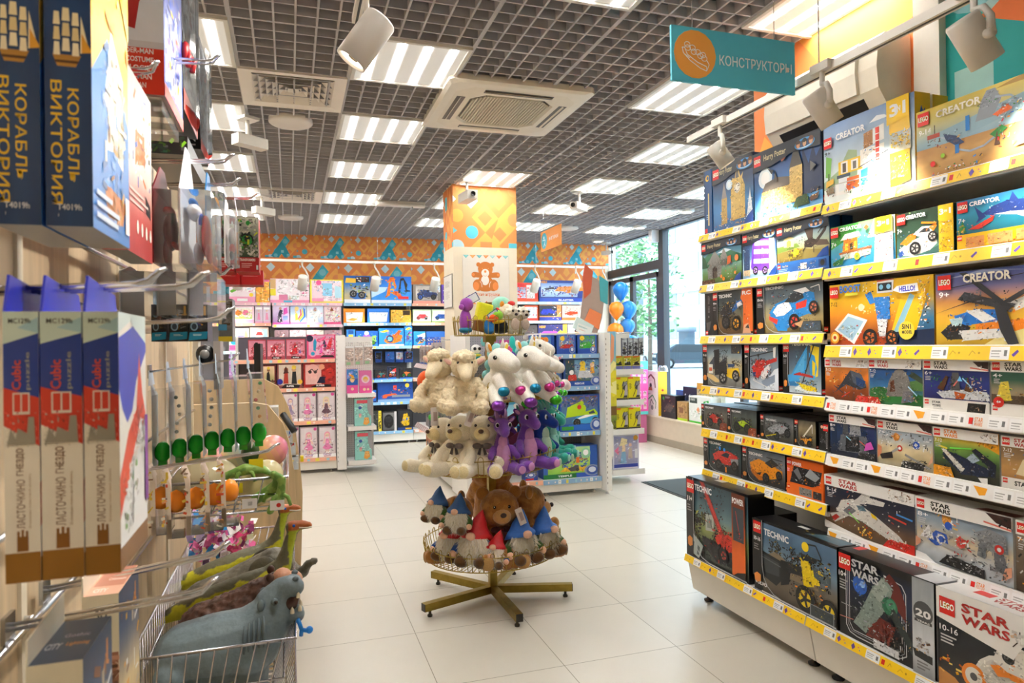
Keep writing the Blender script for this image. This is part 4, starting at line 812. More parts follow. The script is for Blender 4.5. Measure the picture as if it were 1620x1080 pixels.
sw(2.542, 2.064, .652, .892, 'b8221e', 'g 0 0 100 84 .3 5a4a3a 7a5a40 3a3a44 23283a 1c2238', 'k 0 60 34 80 30 4 a8683a c9905a 6a4a3a;p e4e2dc 14,36 20,58 34,66 60,46 84,24 90,14 84,10 70,14 44,30;p d8d6d0 30,56 40,70 52,94 58,90 48,62;p d0cec8 6,28 26,40 30,34 12,14;p c4302a 8,22 14,30 18,26 12,16;p e8e6e0 50,76 70,74 68,66 48,64;p 777a80 22,40 30,52 38,46 30,34;p f2d01e 54,50 60,46 62,40 56,42;p 5a7a8a 38,56 46,58 50,50 42,48;k 10 16 88 90 250 2.4 e4e2dc b9b7b2 fff 8a8a8a c4302a 666 d0cec8;l 9af06a 2 30,40 42,26;l e84a3a 3 74,54 92,48;l 4a9ae8 3 82,60 98,56;k 40 4 56 22 60 3.4 f2a01e f6d86a c8541e 7a3a14;p f4f2ee 0,0 50,0 20,8 0,14', 'large white topped box showing a white cross winged starfighter', '8-14', extra=FIGS.replace('56,0', '68,0').replace('64,16', '74,14').replace('62 3', '74 2'), **FX)
sw(2.06, 1.682, .652, .892, '111', 'g 0 0 100 84 .3 a8b0b8 c9d0d6 d8c8a8 9aaab8 7a90a8', 'e e8a03a 34 72 5;k 22 60 46 80 60 3 f2c05a e8843a fff;p 2a5ac0 12,36 22,52 34,50 36,34 22,28;e fff 28 40 5;e 2a5ac0 28 40 3.4;p eee 4,36 14,58 20,36;e 2a5ac0 36 64 4;k 4 28 40 60 90 3 eee ccc 2a5ac0 888 333;p 8d9298 64,66 78,76 94,70 96,46 82,42 70,50;p 6a6f76 82,44 92,44 96,20 84,18;p 777c82 68,52 76,54 74,30 66,32;k 62 16 98 76 190 2.6 8d9298 6a6f76 b4b9be 444 aaa 5a5e64;e c8302a 88 50 4.4;e fff 88 50 2;e d8362a 50 44 5;k 40 22 66 56 100 3 eee c8302a 999 fff 555;l aaa 6 30,34 52,30;p 1c1c1e 26,4 74,0 74,14 36,20;k 30 4 72 20 80 2.6 eee bbb 555;p e0a080 90,6 100,16 100,30 94,26;p e0a080 0,18 6,26 6,32 0,36;k 78 6 96 24 40 3 333 555 888;p fff 0,0 24,0 12,10 0,12', 'large white topped box showing a grey walking machine in snow', '8+', **FX)
sw(1.676, 1.44, .652, .89, 'b8221e', 'g 0 0 100 84 .3 4a3a2a 6a5a4a 8a7a6a', 'k 0 0 60 80 160 3 888 444 f2a01e ccc 222', 'white topped box cut off by the right edge on the sixth shelf', '7+', **FX)
# --- bottom shelf
XG = 2.2
def big(y1, y0, z1, art, label, col='1a1a1c', d=.13, **k):
	return setbox(y1, y0, .27, z1, art, label, col, d=d, x=XG, **k)
TOPB = 'r 0 0 100 100 1a1a1c;r 30 40 44 70 ddd;k 40 20 90 80 20 6 333 3a3a2a 222'
big(3.478, 2.925, .724, TEC('g 12 2 100 97 .25 2f3434 5a6658 8f9a58 6a8a90 44606e 3a5058', '11+', 'k 13 44 36 60 60 3 b8b84a 8a8a3a d8d86a;p b0b8b0 32,40 46,42 46,62 32,60;p 8a928c 35,44 43,45 43,56 35,55;p a8342a 22,98 30,98 60,48 66,40 56,40;p c8403a 24,97 28,97 60,47 56,46;k 22 46 66 98 60 1.8 7a241e d85a4a 222;l 222 .6 24,96 44,44;p d83a2a 48,40 70,46 88,40 88,28 66,26 50,32;p 2a2c30 26,32 60,30 92,22 92,10 50,8 28,20;k 44 24 92 50 170 2 d83a2a 8a241e 222 f06a5a 444 111;k 26 8 92 32 170 2 2a2c30 444 16181a 666 3a4a44 a8281e;w 64 20 8 b8382e;w 84 14 9.5 b8382e;p aab4ae 0,8 22,2 30,20 12,30 0,26;p 5a6460 6,10 12,8 14,20 8,22;p 5a6460 18,6 22,6 24,16 20,18;k 14 26 26 52 50 2 8a342a 222 5a3a34;p e86a1e 78,4 98,2 98,97 78,97;g 78 30 98 98 .1 e86a1e 8a3a1a 6a2a14;h fff 79 86 17 7 POWER;r 80 44 96 82 3a424a;l c8342a 1 84,78 90,50;k 84 46 94 56 20 2 c8342a 222;p 121214 78,2 98,2 98,12 86,8') + TT.replace('16 84 34', '16 86 30'), 'tall black box showing a red mobile crane, bottom shelf by the window', top='5f6a6a', side='r 0 0 100 100 101012;r 60 2 90 14 e3231b;r 30 30 40 60 333', d=.16, topart=TOPB)
big(2.885, 2.336, .624, TEC('g 12 2 100 97 .22 4a4236 6a5f50 6f6a60 6f8aa0 4f6f8c 5a7896', '10-16', 'p 8a7a62 13,52 30,64 50,52 80,46 80,36 13,36;k 34 58 70 74 30 2.6 4a5a6a 3a4a5a;k 20 60 36 78 60 2 3a3a2a f2d01e 6a6040 222;p 232629 6,26 12,58 36,54 38,30 30,18;p 3a4044 12,54 34,50 34,32 16,30;l 5a6064 1.5 10,50 36,46;p 1d2023 36,56 50,58 46,28 36,22;p 2a2d30 44,56 74,60 76,48 46,44;p f2d41e 60,70 70,74 76,40 64,34;p f2d41e 72,60 80,62 82,44 74,42;p 5a6a70 74,66 94,60 94,46 76,52;h f2d41e 80 58 6 5 02;p 2d3438 60,76 80,76 78,70 62,68;l 2d3438 2 66,90 78,92 84,78 82,70;e f2d41e 66 86 4;k 44 40 94 78 200 2 f2d41e 222 3a3f44 c8a814 555 f28a1e 111;w 66 20 17 e8cc1e;w 92 16 16 e8cc1e;k 48 16 86 36 60 2 1c1c1e 333 c8a814 f28a1e;p 8a8f94 72,3 98,3 98,18 72,18;r 73 4 97 17 3a4448;k 78 6 94 15 20 2 f2d41e 222 555;h eee 3 10 16 5 VOLVO;p d8d4cc 12,2 100,2 100,3.5 12,3.5').replace('r 0 0 12.5 100', 'r 0 20 12.5 100').replace('16 84', '17 82') + 'h f2f2f2 16 82 32 9 TECHNIC', 'black box showing a yellow wheel loader with big tyres', topart='r 0 0 100 100 161618;r 40 60 52 80 d8d8d4;p 4a6a7a 60,20 98,20 98,80 70,70;k 50 30 80 70 20 6 d8b81e 555', side='r 0 0 100 100 101012')
big(2.327, 1.868, .624, 'r 0 0 100 100 121214;g 8 8 78 92 .5 0c0e14 101624 16284a 0d1220;e 2f6ad0 24 66 8;e 8fc0f8 27 68 3;l c9ccd0 1.2 8,80 8,14 12,7 20,5 66,5 72,10 72,76 68,84 50,88;l 9a9da2 .8 10,78 10,16 14,9 66,8 70,12 70,76;l d8dade .8 12,78 12,18 16,11 64,11 68,14 68,74;p 6a1f1c 56,92 66,82 72,64 72,46 60,60 50,84;p 7a2a22 30,12 56,14 62,36 44,40;p 8fa098 16,20 26,40 38,70 50,86 60,76 52,50 30,14;p a9b6ae 36,64 48,84 56,74 46,56;e 2f7a58 56 56 8;e 4a9a74 57 58 5;p 2f3a3a 60,56 84,18 78,14 56,46;k 60 16 84 54 60 1.8 555a5a 2a3030 8a8a80 c9a050;k 16 16 60 88 220 2 8fa098 b4c0b8 6a7a72 4f5f58 aab;k 34 12 66 40 60 2.4 7a2a22 5a1a16 8a3a2a;l 9a9a9a 1 4,38 16,38;l c87a6a 1 2,22 18,24;p d8dade 40,4 66,4 66,12 40,14;k 40 5 70 24 70 2 888 bbb 5a5a5a c9b09a;r 80 0 100 100 b4b8bc;g 80 0 100 100 .12 8a8f94 d8dce0 aab0b4 9aa0a4;e 4a4d50 90 66 9;h e8e8e8 83 61 14 8 20;r 82 55 98 58 444;h ddd 84 55.5 12 2 YEARS;p 26282a 80,26 98,24 98,16 82,18;k 84 24 95 38 30 2.6 eee 3a5a8a c9a050 5a3a20;x 84 13 12 3 777;L 2 97 18;h c9ccd0 17 86 30 9 STAR;h c9ccd0 17 75 30 9 WARS;t fff 2 70 9 6 10+;x 3 65 10 4 aaa', 'black and silver box showing a grey green tilted spacecraft', topart='r 0 0 80 100 17171a;r 80 0 100 100 d8dadc;k 10 20 70 80 30 6 2c2c30 3a3a3e;r 4 40 12 80 e3231b', side='r 0 0 100 100 a9adb2')
big(1.864, 1.42, .62, 'g 0 0 100 76 .5 5a4a3c 34302e 22242a 1c2028 23262c;p c98a4a 0,0 30,0 14,14 0,18;k 0 16 26 34 50 3 f2b01e f8dc6a c8641e 6a3a1a;e e8e4da 56 22 27;e d8d4ca 56 22 24;e ef8a2a 30 24 10;e e8e4da 30 24 7;e 555 30 24 3;k 34 2 82 44 240 1.8 e8e4da cfcbc2 f4f1ea b4b0a8 d0ccc4;p ef8a2a 44,44 70,54 80,48 50,36;p e9e5dc 46,50 50,62 60,70 74,70 84,60 84,44 64,40;e 2a2c30 58 58 5;e 111 58 58 3;e 3a3c40 76 48 3;p ef8a2a 46,48 54,44 84,44 84,40 60,38;l d8d4cc 1.2 74,70 80,84;l d8d4cc 1 84,62 92,82;k 46 40 86 70 80 1.8 e9e5dc c9c5bc ef8a2a 888 fff;p f4f2ee 0,70 62,58 70,76 100,66 100,100 0,100;k 62 72 100 84 70 3 5a3a24 c99a78 2a1a14 b8281e d8b898;L 3 92 17;h b8221e 22 84 38 9 STAR;h b8221e 22 73 38 9 WARS;t fff 3 58 16 6 10-16;x 4 53 14 3 ccc', 'white topped box showing a round orange and white rolling robot', 'f2f0ec', topart='r 0 0 100 100 f4f2ee;r 20 40 34 70 e3231b;h b8221e 38 50 24 20 STAR;h b8221e 38 26 24 20 WARS', side='r 0 0 100 100 f2f0ec', d=.14)
# boxes stored behind the bottom row
for y1, y0, z1, l in ((3.40, 2.95, .6, 'crane box'), (2.86, 2.36, .52, 'loader box')):
	mb = MB(); mb.box(XG + .18, y0, .27, XG + .32, y1, z1, '151517'); F = faceon(mb, '-x', XG + .18, y0, .27, XG + .32, y1, z1); F.run('r 0 0 100 100 161618;l a8342a 5 60,20 80,96;k 50 10 90 60 60 3 a8342a 222 444')
	solo('building_set_box', mb, 'card', 'dark box stored behind the ' + l, 'toy box')

# hanging department sign
t = thing('hanging_sign', 'blue hanging sign with an orange disc reading конструкторы', 'sign', (1.77, 2.4, 2.555))
mb = MB(); mb.box(-.3, -.006, 0, .3, .006, .224, '4ab4cc')
F = Face(mb, (-.3, -.006, 0), (1, 0, 0), (0, 0, 1), .6, .224)
F.run('r 0 0 100 100 5cc6de;e ffb052 18 52 16.4;l fff 1.6 8,62 9,52 14,40 22,28 27,24 27,32 20,38 12,50 10,62 8,62;l fff 1.4 10,50 14,44;l fff 1.4 27,24 29,36 27,44;')
for x, y in ((12, 68), (12.3, 62), (16, 63), (17, 56), (20, 56), (22, 50), (24, 52), (25, 46)):
	F.run(';'.join('l fff 1.3 %g,%g %g,%g' % (x + 2.2 * cos(a), y + 5 * sin(a), x + 2.2 * cos(a + .53), y + 5 * sin(a + .53)) for a in [i * .524 for i in range(12)]))
F.text('fff', 37, 38, 60, 19, 'КОНСТРУКТОРЫ', .01)
part('board', mb, 'paint', t)
for x in (-.2, .2):
	mb = MB(); mb.tube([(x, 0, .224), (x, 0, CZ + .02 - 2.555)], .0015, 'bbb', 4); part('wire', mb, 'chrome', t)
t = thing('hanging_sign', 'orange hanging sign with a blue disc reading фигурки, right of the pillar', 'sign', (3.1, 7.9, 2.68))
mb = MB(); mb.box(-.006, -.34, 0, .006, .34, .25, 'f79a3c')
F = Face(mb, (-.006, .34, 0), (0, -1, 0), (0, 0, 1), .68, .25)
F.run('r 0 0 100 100 f79a3c;e 3fb0c8 18 50 15;e fff 17 66 3;l fff 4 10,54 24,54 20,36 14,20;l fff 4 20,36 24,22')
F.text('fff', 42, 40, 46, 20, 'ФИГУРКИ', .01)
part('board', mb, 'paint', t)
for y in (-.25, .25):
	mb = MB(); mb.tube([(0, y, .25), (0, y, .54)], .0015, 'bbb', 4); part('wire', mb, 'chrome', t)

# ---------------------------------------------------------------- soft toys: bodies grown from overlapping round forms
def remeshed(name, mb, voxel, smooth=6, fuzz=0.0, fs=90, colf=None, kind='plush', col='fff'):
	"""one continuous surface around the collected forms; fuzz roughens it like fur"""
	me = bpy.data.meshes.new('forms'); me.from_pydata(mb.v, [], mb.f)
	o = bpy.data.objects.new('forms', me); COL.objects.link(o)
	r = o.modifiers.new('r', 'REMESH'); r.mode = 'VOXEL'; r.voxel_size = voxel; r.use_smooth_shade = True
	if smooth:
		sm = o.modifiers.new('s', 'SMOOTH'); sm.iterations = smooth; sm.factor = .5
	dg = bpy.context.evaluated_depsgraph_get()
	out = bpy.data.meshes.new_from_object(o.evaluated_get(dg))
	bpy.data.objects.remove(o); bpy.data.meshes.remove(me)
	out.name = name
	if fuzz:
		nn = [v.normal.copy() for v in out.vertices]
		for v, n in zip(out.vertices, nn):
			v.co += n * fuzz * (noise.noise(v.co * fs) + .7 * noise.noise(v.co * fs * 2.3))
	at = out.color_attributes.new('Col', 'FLOAT_COLOR', 'POINT')
	base = hx(col)
	buf = []
	for v in out.vertices:
		buf.extend(hx(colf(v.co)) if colf else base)
	at.data.foreach_set('color', buf)
	out.materials.append(mat(kind))
	return out
def body(name, me, parent, label=None):
	return tag(link(bpy.data.objects.new(name, me), parent), label)
def limb(mb, pts, rs, k=7):
	"""a tapering limb as a row of balls"""
	for i in range(len(pts) - 1):
		a, b = V(pts[i]), V(pts[i + 1])
		for j in range(k):
			t = j / (k - 1); r = rs[i] + (rs[i + 1] - rs[i]) * t
			mb.ell(a + (b - a) * t, r, 'fff', seg=10, ring=7)
def eye(parent, c, r=.008, n=(0, -1, 0)):
	mb = MB(); mb.ell(c, r, '120d0a', seg=10, ring=7); q = V(n) * r * .8
	mb.ell((c[0] + q.x - r * .3, c[1] + q.y, c[2] + q.z + r * .35), r * .25, 'fff', seg=6, ring=4); part('eye', mb, 'gloss', parent)
def hangtag(parent, P, col='eee6e2', mark='c9302a'):
	mb = MB(); P = [V(p) for p in P]; n = (P[1] - P[0]).cross(P[3] - P[0]).normalized() * .0015
	mb.prism(P, n, col); c = sum(P, V()) / 4
	mb.face([c + (p - c) * .45 - n * .2 for p in P], mark); part('hang_tag', mb, 'card', parent)
def bow(parent, c, s, col, col2):
	mb = MB(); c = V(c)
	for k in (-1, 1):
		mb.ell(c + V((k * s * .55, 0, 0)), (s * .55, s * .2, s * .34), col, seg=10, ring=6)
		mb.prism([c + V((k * s * .05, 0, 0)), c + V((k * s * .2, 0, -s)), c + V((k * s * .55, 0, -s * .9)), c + V((k * s * .3, 0, -s * .1))], (0, -s * .08, 0), col2)
	mb.ell(c + V((0, -s * .1, 0)), s * .2, col2, seg=8, ring=6); part('bow', mb, 'cloth', parent)

def sitting(name, label, group, col, ear, muz, nose, k=1.0, fuzz=.003, headr=.085, muzl=.05, bowc=None, voxel=.0065, pads=None, legs=1.0, colf=None, wool=False):
	"""a sitting plush with a round head, looking along -y; about 0.36 m tall at k = 1"""
	t = thing(name, label, 'soft toy', group=group)
	mb = MB()
	mb.ell((0, 0, .09), (.075, .07, .1), 'fff'); mb.ell((0, -.01, .05), (.08, .08, .06), 'fff')
	mb.ell((0, -.01, .245), (headr, headr * .95, headr * .92), 'fff')
	for s in (-1, 1):
		limb(mb, [(s * .065, -.01, .155), (s * .1, -.06, .1), (s * .095, -.085, .07)], [.032, .03, .034])
		limb(mb, [(s * .05, -.03, .035), (s * .075, -.12 * legs, .02), (s * .085, -.17 * legs, .03)], [.042, .038, .042])
	body('body', remeshed('plush_body', mb, voxel, 5, fuzz, 90, colf, col=col), t)
	if ear == 'round':
		for s in (-1, 1):
			mb = MB(); mb.ell((s * headr * .82, .005, .245 + headr * .72), (.034, .02, .034), col); part('ear', mb, 'plush', t)
	elif ear == 'flop':
		for s in (-1, 1):
			mb = MB(); mb.ell((s * headr * 1.02, 0, .235), (.02, .035, .055), col, (0, s * 18, 0)); part('ear', mb, 'plush', t)
	elif ear == 'side':
		for s in (-1, 1):
			mb = MB(); mb.ell((s * headr * 1.12, .0, .27), (.04, .012, .02), col, (0, -s * 30, 0)); mb.ell((s * headr * 1.14, -.008, .27), (.03, .008, .013), 'e8b8a8', (0, -s * 30, 0)); part('ear', mb, 'plush', t)
	if wool:        # long woolly face pointing down, curly brow
		mb = MB(); limb(mb, [(0, -.06, .245), (0, -.105, .21), (0, -.125, .195)], [.046, .036, .03]); body('muzzle', remeshed('muzzle', mb, .006, 4, .001, 90, col=muz), t)
		mb = MB(); mb.ell((0, -.03, .3), (.066, .058, .034), 'fff'); mb.ell((0, -.085, .29), (.04, .028, .028), 'fff'); body('wool_cap', remeshed('wool', mb, .006, 3, .008, 80, col=col), t)
	else:
		mb = MB(); mb.ell((0, -.01 - headr * .8, .222), (.046, muzl, .038), muz); part('muzzle', mb, 'plush', t)
	if nose:
		mb = MB(); mb.ell((0, -.012 - headr * .8 - muzl, .238), (.016, .011, .012), nose, seg=10, ring=6); part('nose', mb, 'satin', t)
	for s in (-1, 1):
		eye(t, (s * .036, -.005 - headr * .86, .268))
	if bowc: bow(t, (0, -.075, .155), .05, *bowc)
	if pads:
		for s in (-1, 1):
			mb = MB(); mb.ell((s * .085, -.205 * legs, .03), (.03, .008, .032), pads); part('foot_pad', mb, 'plush', t)
	t.scale = (k,) * 3
	return t
def ang(x, y): return math.atan2(y, x) + pi / 2     # turns a toy that looks along -y outwards
CX, CY = 1.13, 3.90
def put(t, r, a, z, tilt=0, k=None, first=False, label=None, face=None):
	"""stands a toy on a tray at angle a (degrees) and radius r, looking outwards"""
	if not first: t = dup(t, label=label)
	elif label: t['label'] = label
	t.location = (CX + r * cos(RD(a)), CY + r * sin(RD(a)), z)
	t.rotation_euler = (RD(tilt), 0, RD((a if face is None else face) + 90))
	if k: t.scale = (k,) * 3
	return t

# the revolving stand
T4, T3, T2, T1 = .285, .80, 1.195, 1.56
c = thing('plush_carousel', 'brass wire carousel of four round trays full of plush toys in the aisle', 'display stand', (CX, CY, 0))
BR = 'b39a4a'
mb = MB(); mb.box(-.022, -.022, .06, .022, .022, 1.755, 'a08a44'); mb.box(-.032, -.032, 1.30, .032, .032, 1.345, 'a08a44'); mb.box(-.032, -.032, 1.52, .032, .032, 1.555, 'a08a44'); part('pole', mb, 'brass', c)
for i in range(5):
	a = RD(199 + 72 * i); d = V((cos(a), sin(a), 0)); s = V((-sin(a), cos(a), 0))
	mb = MB(); mb.obox(d * .245 + V((0, 0, .058)), d * .225, s * .02, V((0, 0, .021)), '9a8540'); l = part('leg', mb, 'brass', c)
	mb = MB(); mb.obox(d * .471 + V((0, 0, .058)), d * .002, s * .0195, V((0, 0, .0205)), '2a2722'); part('end_cap', mb, 'plastic', l)
	mb = MB(); mb.lathe(d * .43, [(.014, 0), (.015, .01), (.008, .016), (.008, .04)], '3a342a', 10); part('glide', mb, 'plastic', l)
def tray(z, R, h, n, tilt=(0, 0)):
	mb = MB(); w = .0027
	def P(a, r, zz):
		x, y = r * cos(a), r * sin(a); return (x, y, zz + x * tilt[0] + y * tilt[1])
	ring = lambda r, zz, k=64: [P(2 * pi * i / k, r, zz) for i in range(k)]
	mb.tube(ring(R, z + h), w * 1.15, BR, 6, close=True); mb.tube(ring(R * .96, z), w * 1.15, BR, 6, close=True); mb.tube(ring(R * .5, z - .002, 40), w, BR, 6, close=True); mb.tube(ring(.05, z - .002, 16), w * 1.4, BR, 6, close=True)
	for i in range(n):
		a = 2 * pi * i / n; b = a + .42 * 2 * pi / n
		mb.tube([P(a, R * .96, z), P(a, R, z + h), P(a + (b - a) * .1, R, z + h + .018), P((a + b) / 2, R, z + h + .027), P(b - (b - a) * .1, R, z + h + .018), P(b, R, z + h), P(b, R * .96, z)], w * .85, BR, 5)
		mb.tube([P(a, .05, z - .001), P(a, R * .96, z - .001)], w * .8, BR, 5)
		mb.tube([P(b, R * .5, z - .001), P(b, R * .96, z - .001)], w * .8, BR, 5)
	part('wire_tray', mb, 'brass', c)
tray(T4, .405, .08, 40, (.04, 0)); tray(T3, .40, .085, 34, (.05, 0)); tray(T2, .405, .085, 40, (.02, 0)); tray(T1, .215, .085, 22)

# --- lowest tray: gnomes and brown bears
def gnome(label, hat, cloth, hs=1.0):
	t = thing('gnome_plush', label, 'soft toy', group='plush gnomes')
	mb = MB(); mb.ell((0, 0, .06), (.062, .055, .07), cloth); part('body', mb, 'cloth', t)
	for s in (-1, 1):
		mb = MB(); mb.ell((s * .045, -.075, .022), (.03, .045, .027), '5e4022', (-12, 0, s * 16)); part('boot', mb, 'plush', t)
		mb = MB(); mb.tube([(s * .05, -.005, .1), (s * .085, -.03, .075), (s * .092, -.055, .055)], [.02, .022, .02], '3a5a22' if cloth != '2f55a0' else '2f55a0', 8); mb.ell((s * .092, -.062, .05), .019, 'e8b898', seg=10, ring=7); part('arm', mb, 'cloth', t)
	# beard: many tapering strands
	mb = MB(); R = random.Random(3)
	mb.ell((0, -.03, .08), (.062, .042, .066), 'f4ecd8')
	for i in range(800):
		a = R.uniform(-1.5, 1.5); h = R.uniform(-1, 1)
		p = V((.066 * sin(a) * math.sqrt(max(0, 1 - h * h * .45)), -.034 - .05 * cos(a) * math.sqrt(max(.05, 1 - h * h * .6)), .083 + .062 * h))
		d = V((sin(a) * .6 + R.uniform(-.4, .4), -.5 * cos(a) + R.uniform(-.2, .1), -.9 + R.uniform(-.3, .3))).normalized() * R.uniform(.022, .044)
		n = d.orthogonal().normalized() * .0022
		mb.face([p + n, p - n, p + d], R.choice(('faf3e2', 'f2e9d2', 'fffaf0', 'ece0c4')))
	part('beard', mb, 'fur', t)
	mb = MB(); mb.ell((0, -.086, .14), (.024, .02, .019), 'eab99b', seg=12, ring=8); part('nose', mb, 'satin', t)
	mb = MB(); prof = [(.074, .118), (.078, .132), (.068, .15), (.052, .165), (.04, .19), (.028, .212), (.014, .235), (.002, .252)]
	vs, fs, n = [], [], 20
	for k, (r, z) in enumerate(prof):
		for j in range(n):
			a = 2 * pi * j / n
			w = 1 + .07 * sin(3 * a + k * 1.7) + .04 * sin(5 * a - k)
			bend = (z - .105) * hs
			vs.append((r * w * cos(a) + .35 * bend * bend * 4, r * .92 * w * sin(a) - .012 + .3 * bend * bend, z + .012 * sin(a) * (1 if k < 2 else 0) * -1))
	for i in range(len(prof) - 1):
		for j in range(n):
			a, b = i * n, (i + 1) * n; fs.append((a + j, a + (j + 1) % n, b + (j + 1) % n, b + j))
	mb.mesh(vs, fs, hat); part('hat', mb, 'satin', t)
	return t
gr = gnome('', 'd0232a', '2f55a0', 1.0); gb = gnome('', '2f6cc4', '4a6a2a', 1.0); gd = gnome('', '2a5690', '4a6a2a', .6)
put(gr, .30, 205, T4 + .012, -6, 1.02, True, 'gnome in a red cap with white beard at the left end of the lowest tray', 218)
put(gr, .30, 236, T4 + .012, -6, 1.17, False, 'tall gnome in a pointed red cap beside the brown bears', 236)
put(gr, .345, 256, T4 + .005, -14, .8, False, 'small gnome in a red cap slumped over the front rim of the lowest tray', 238)
put(gb, .315, 284, T4 + .012, -8, 1.13, True, 'gnome in a royal blue cap at the front right of the lowest tray', 282)
put(gb, .335, 316, T4 + .012, -6, 1.08, False, 'gnome in a royal blue cap with a waving hand right of the brown bears', 300)
put(gd, .35, 222, T4 + .19, -6, .86, True, 'gnome in a dark blue cap riding on top of the red gnomes', 236)
put(gd, .36, 196, T4 + .225, -6, .8, False, 'gnome in a dark blue cap at the far left under the cream dogs', 215)
BRN = 'a87238'
def bcol(p): return 'a06a34' if noise.noise(p * 30) > 0 else 'b07a3e'
bear = sitting('teddy_bear', '', 'brown bears on the lowest tray', BRN, 'round', 'c4945a', '2a140c', 1.32, .0028, .1, .045, ('4a2426', '6a3a38'), voxel=.0075, pads='b08a55', colf=bcol)
put(bear, .17, 268, T4 + .012, 0, 1.14, True, 'brown teddy bear with a tartan bow facing the front of the lowest tray', 262)
put(bear, .19, 330, T4 + .012, 4, 1.12, False, 'brown teddy bear in profile looking right on the lowest tray', 352)
put(bear, .21, 205, T4 + .02, 8, 1.0, False, 'brown teddy bear turned away left of the tartan bow bear', 150)
put(bear, .2, 75, T4 + .1, 0, 1.45, False, 'large brown bear standing behind with its back to the pole', 60)
mb = MB(); mb.ell((CX - .02, CY - .35, T4 + .055), (.06, .05, .062), 'a87440'); mb.ell((CX - .05, CY - .36, T4 + .04), (.04, .03, .03), 'a06c38'); mb.ell((CX + .02, CY - .37, T4 + .03), (.045, .03, .026), 'a06c38')
solo('plush_toy', mb, 'plush', 'upside down tan plush at the front rim of the lowest tray', 'soft toy')
mb = MB(); mb.ell((CX + .365, CY - .06, T4 + .07), (.04, .05, .08), 'c08a4a'); mb.ell((CX + .37, CY - .07, T4 + .145), (.03, .03, .035), 'c8955a'); solo('plush_toy', mb, 'plush', 'ginger plush at the right end of the lowest tray', 'soft toy')

# --- second tray from below: cream dogs, dragons
dog = sitting('dog_plush', '', 'cream plush dogs', 'efe5cd', 'flop', 'e8d6a2', '5a3a28', 1.18, .001, .085, .05, ('6a5f5a', '4a423e'), pads='e6d5a4', legs=1.1)
for i, (a, r, f, l) in enumerate(((246, .30, 248, 'cream plush dog with grey ribbon next to the purple dragons'), (222, .325, 228, 'cream plush dog with grey ribbon, second from the purple dragons'), (198, .33, 206, 'cream plush dog at the far left end of its tray'))):
	put(dog, r, a, T3 + .0, -4, .98 if i < 2 else .92, i == 0, l, f)
for a, r, l, z in ((216, .2, 'dark grey curly lamb lying above the cream dogs', .2), (236, .17, 'grey curly lamb behind the cream dogs near the pole', .22), (188, .25, 'grey lamb with a cream face at the left rim', .13)):
	mb = MB(); ca = V((CX + r * cos(RD(a)), CY + r * sin(RD(a)), T3 + z)); q = V((cos(RD(a)), sin(RD(a)), 0))
	for k in range(16):
		R = random.Random(k + a); mb.ell(ca + V((R.uniform(-.07, .07), R.uniform(-.05, .05), R.uniform(-.03, .05))), .038, '6d6664', seg=9, ring=6)
	ll = thing('lamb_plush', l, 'soft toy', tuple(ca)); mb.v = [tuple(V(p) - ca) for p in mb.v]
	body('body', remeshed('lamb_body', mb, .008, 3, .004, 60, col='6d6664'), ll)
	mb = MB(); mb.ell(q * .085 + V((0, 0, -.02)), (.035, .035, .03), 'e0d2b0'); part('face', mb, 'plush', ll)
	mb = MB(); mb.tube([q * .05 + V((0, 0, -.03)), q * .06 + V((0, 0, -.14))], [.02, .025], '5f5957', 8); part('leg', mb, 'plush', ll)
def dragon(label, c1, c2, c3, horn):
	t = thing('dragon_plush', label, 'soft toy', group='plush dragons')
	mb = MB()
	mb.ell((0, 0, .09), (.07, .068, .1), 'fff'); limb(mb, [(0, .01, .15), (0, -.01, .24)], [.055, .035]); mb.ell((0, -.02, .295), (.058, .055, .052), 'fff')
	limb(mb, [(0, -.05, .285), (0, -.1, .262)], [.042, .032])
	for s in (-1, 1):
		limb(mb, [(s * .06, -.02, .15), (s * .085, -.07, .11)], [.024, .022]); limb(mb, [(s * .055, -.03, .04), (s * .085, -.12, .025), (s * .09, -.15, .04)], [.04, .032, .034])
	limb(mb, [(0, .06, .04), (.05, .13, .03), (.1, .14, .03)], [.035, .025, .012])
	body('body', remeshed('dragon_body', mb, .006, 5, .0012, 120, col=c1), t)
	mb = MB(); mb.ell((0, -.035, .1), (.05, .045, .095), c2); mb.ell((0, -.035, .19), (.03, .03, .05), c2); part('belly', mb, 'satin', t)
	for s in (-1, 1):
		mb = MB(); mb.ell((s * .06, .0, .33), (.032, .01, .016), c1, (0, -s * 35, 0)); mb.ell((s * .062, -.006, .33), (.022, .007, .01), c2, (0, -s * 35, 0)); part('ear', mb, 'plush', t)
		mb = MB(); mb.tube([(s * .025, .0, .335), (s * .032, .012, .375), (s * .03, .028, .4)], [.014, .01, .003], horn, 8); part('horn', mb, 'satin', t)
		mb = MB(); mb.ell((s * .04, -.066, .305), (.013, .008, .016), 'fff', seg=10, ring=6); mb.ell((s * .04, -.073, .304), (.009, .005, .012), '15101c', seg=10, ring=6); part('eye', mb, 'gloss', t)
		mb = MB(); mb.prism([(s * .05, .05, .2), (s * .16, .07, .26), (s * .15, .07, .18), (s * .12, .06, .14), (s * .05, .05, .12)], (0, .008, 0), c3); part('wing', mb, 'satin', t)
		mb = MB(); mb.ell((s * .09, -.182, .04), (.022, .007, .024), c2); part('foot_pad', mb, 'satin', t)
	mb = MB()
	for k in range(5):
		mb.ell((0, .04 + .008 * k - .01, .34 - k * .04), (.008, .022, .024), c3, (30, 0, 0), 8, 6)
	part('crest', mb, 'satin', t)
	return t
DP, DB, DT = (dragon('', *q) for q in (('7a48a8', 'c98ec4', '8a3a5a', 'b88ac8'), ('1f3f9a', 'b8d8c0', '2a5fa8', '5aa0a0'), ('3fae9a', '9adcd0', '2f8a7f', '6fb8b0')))
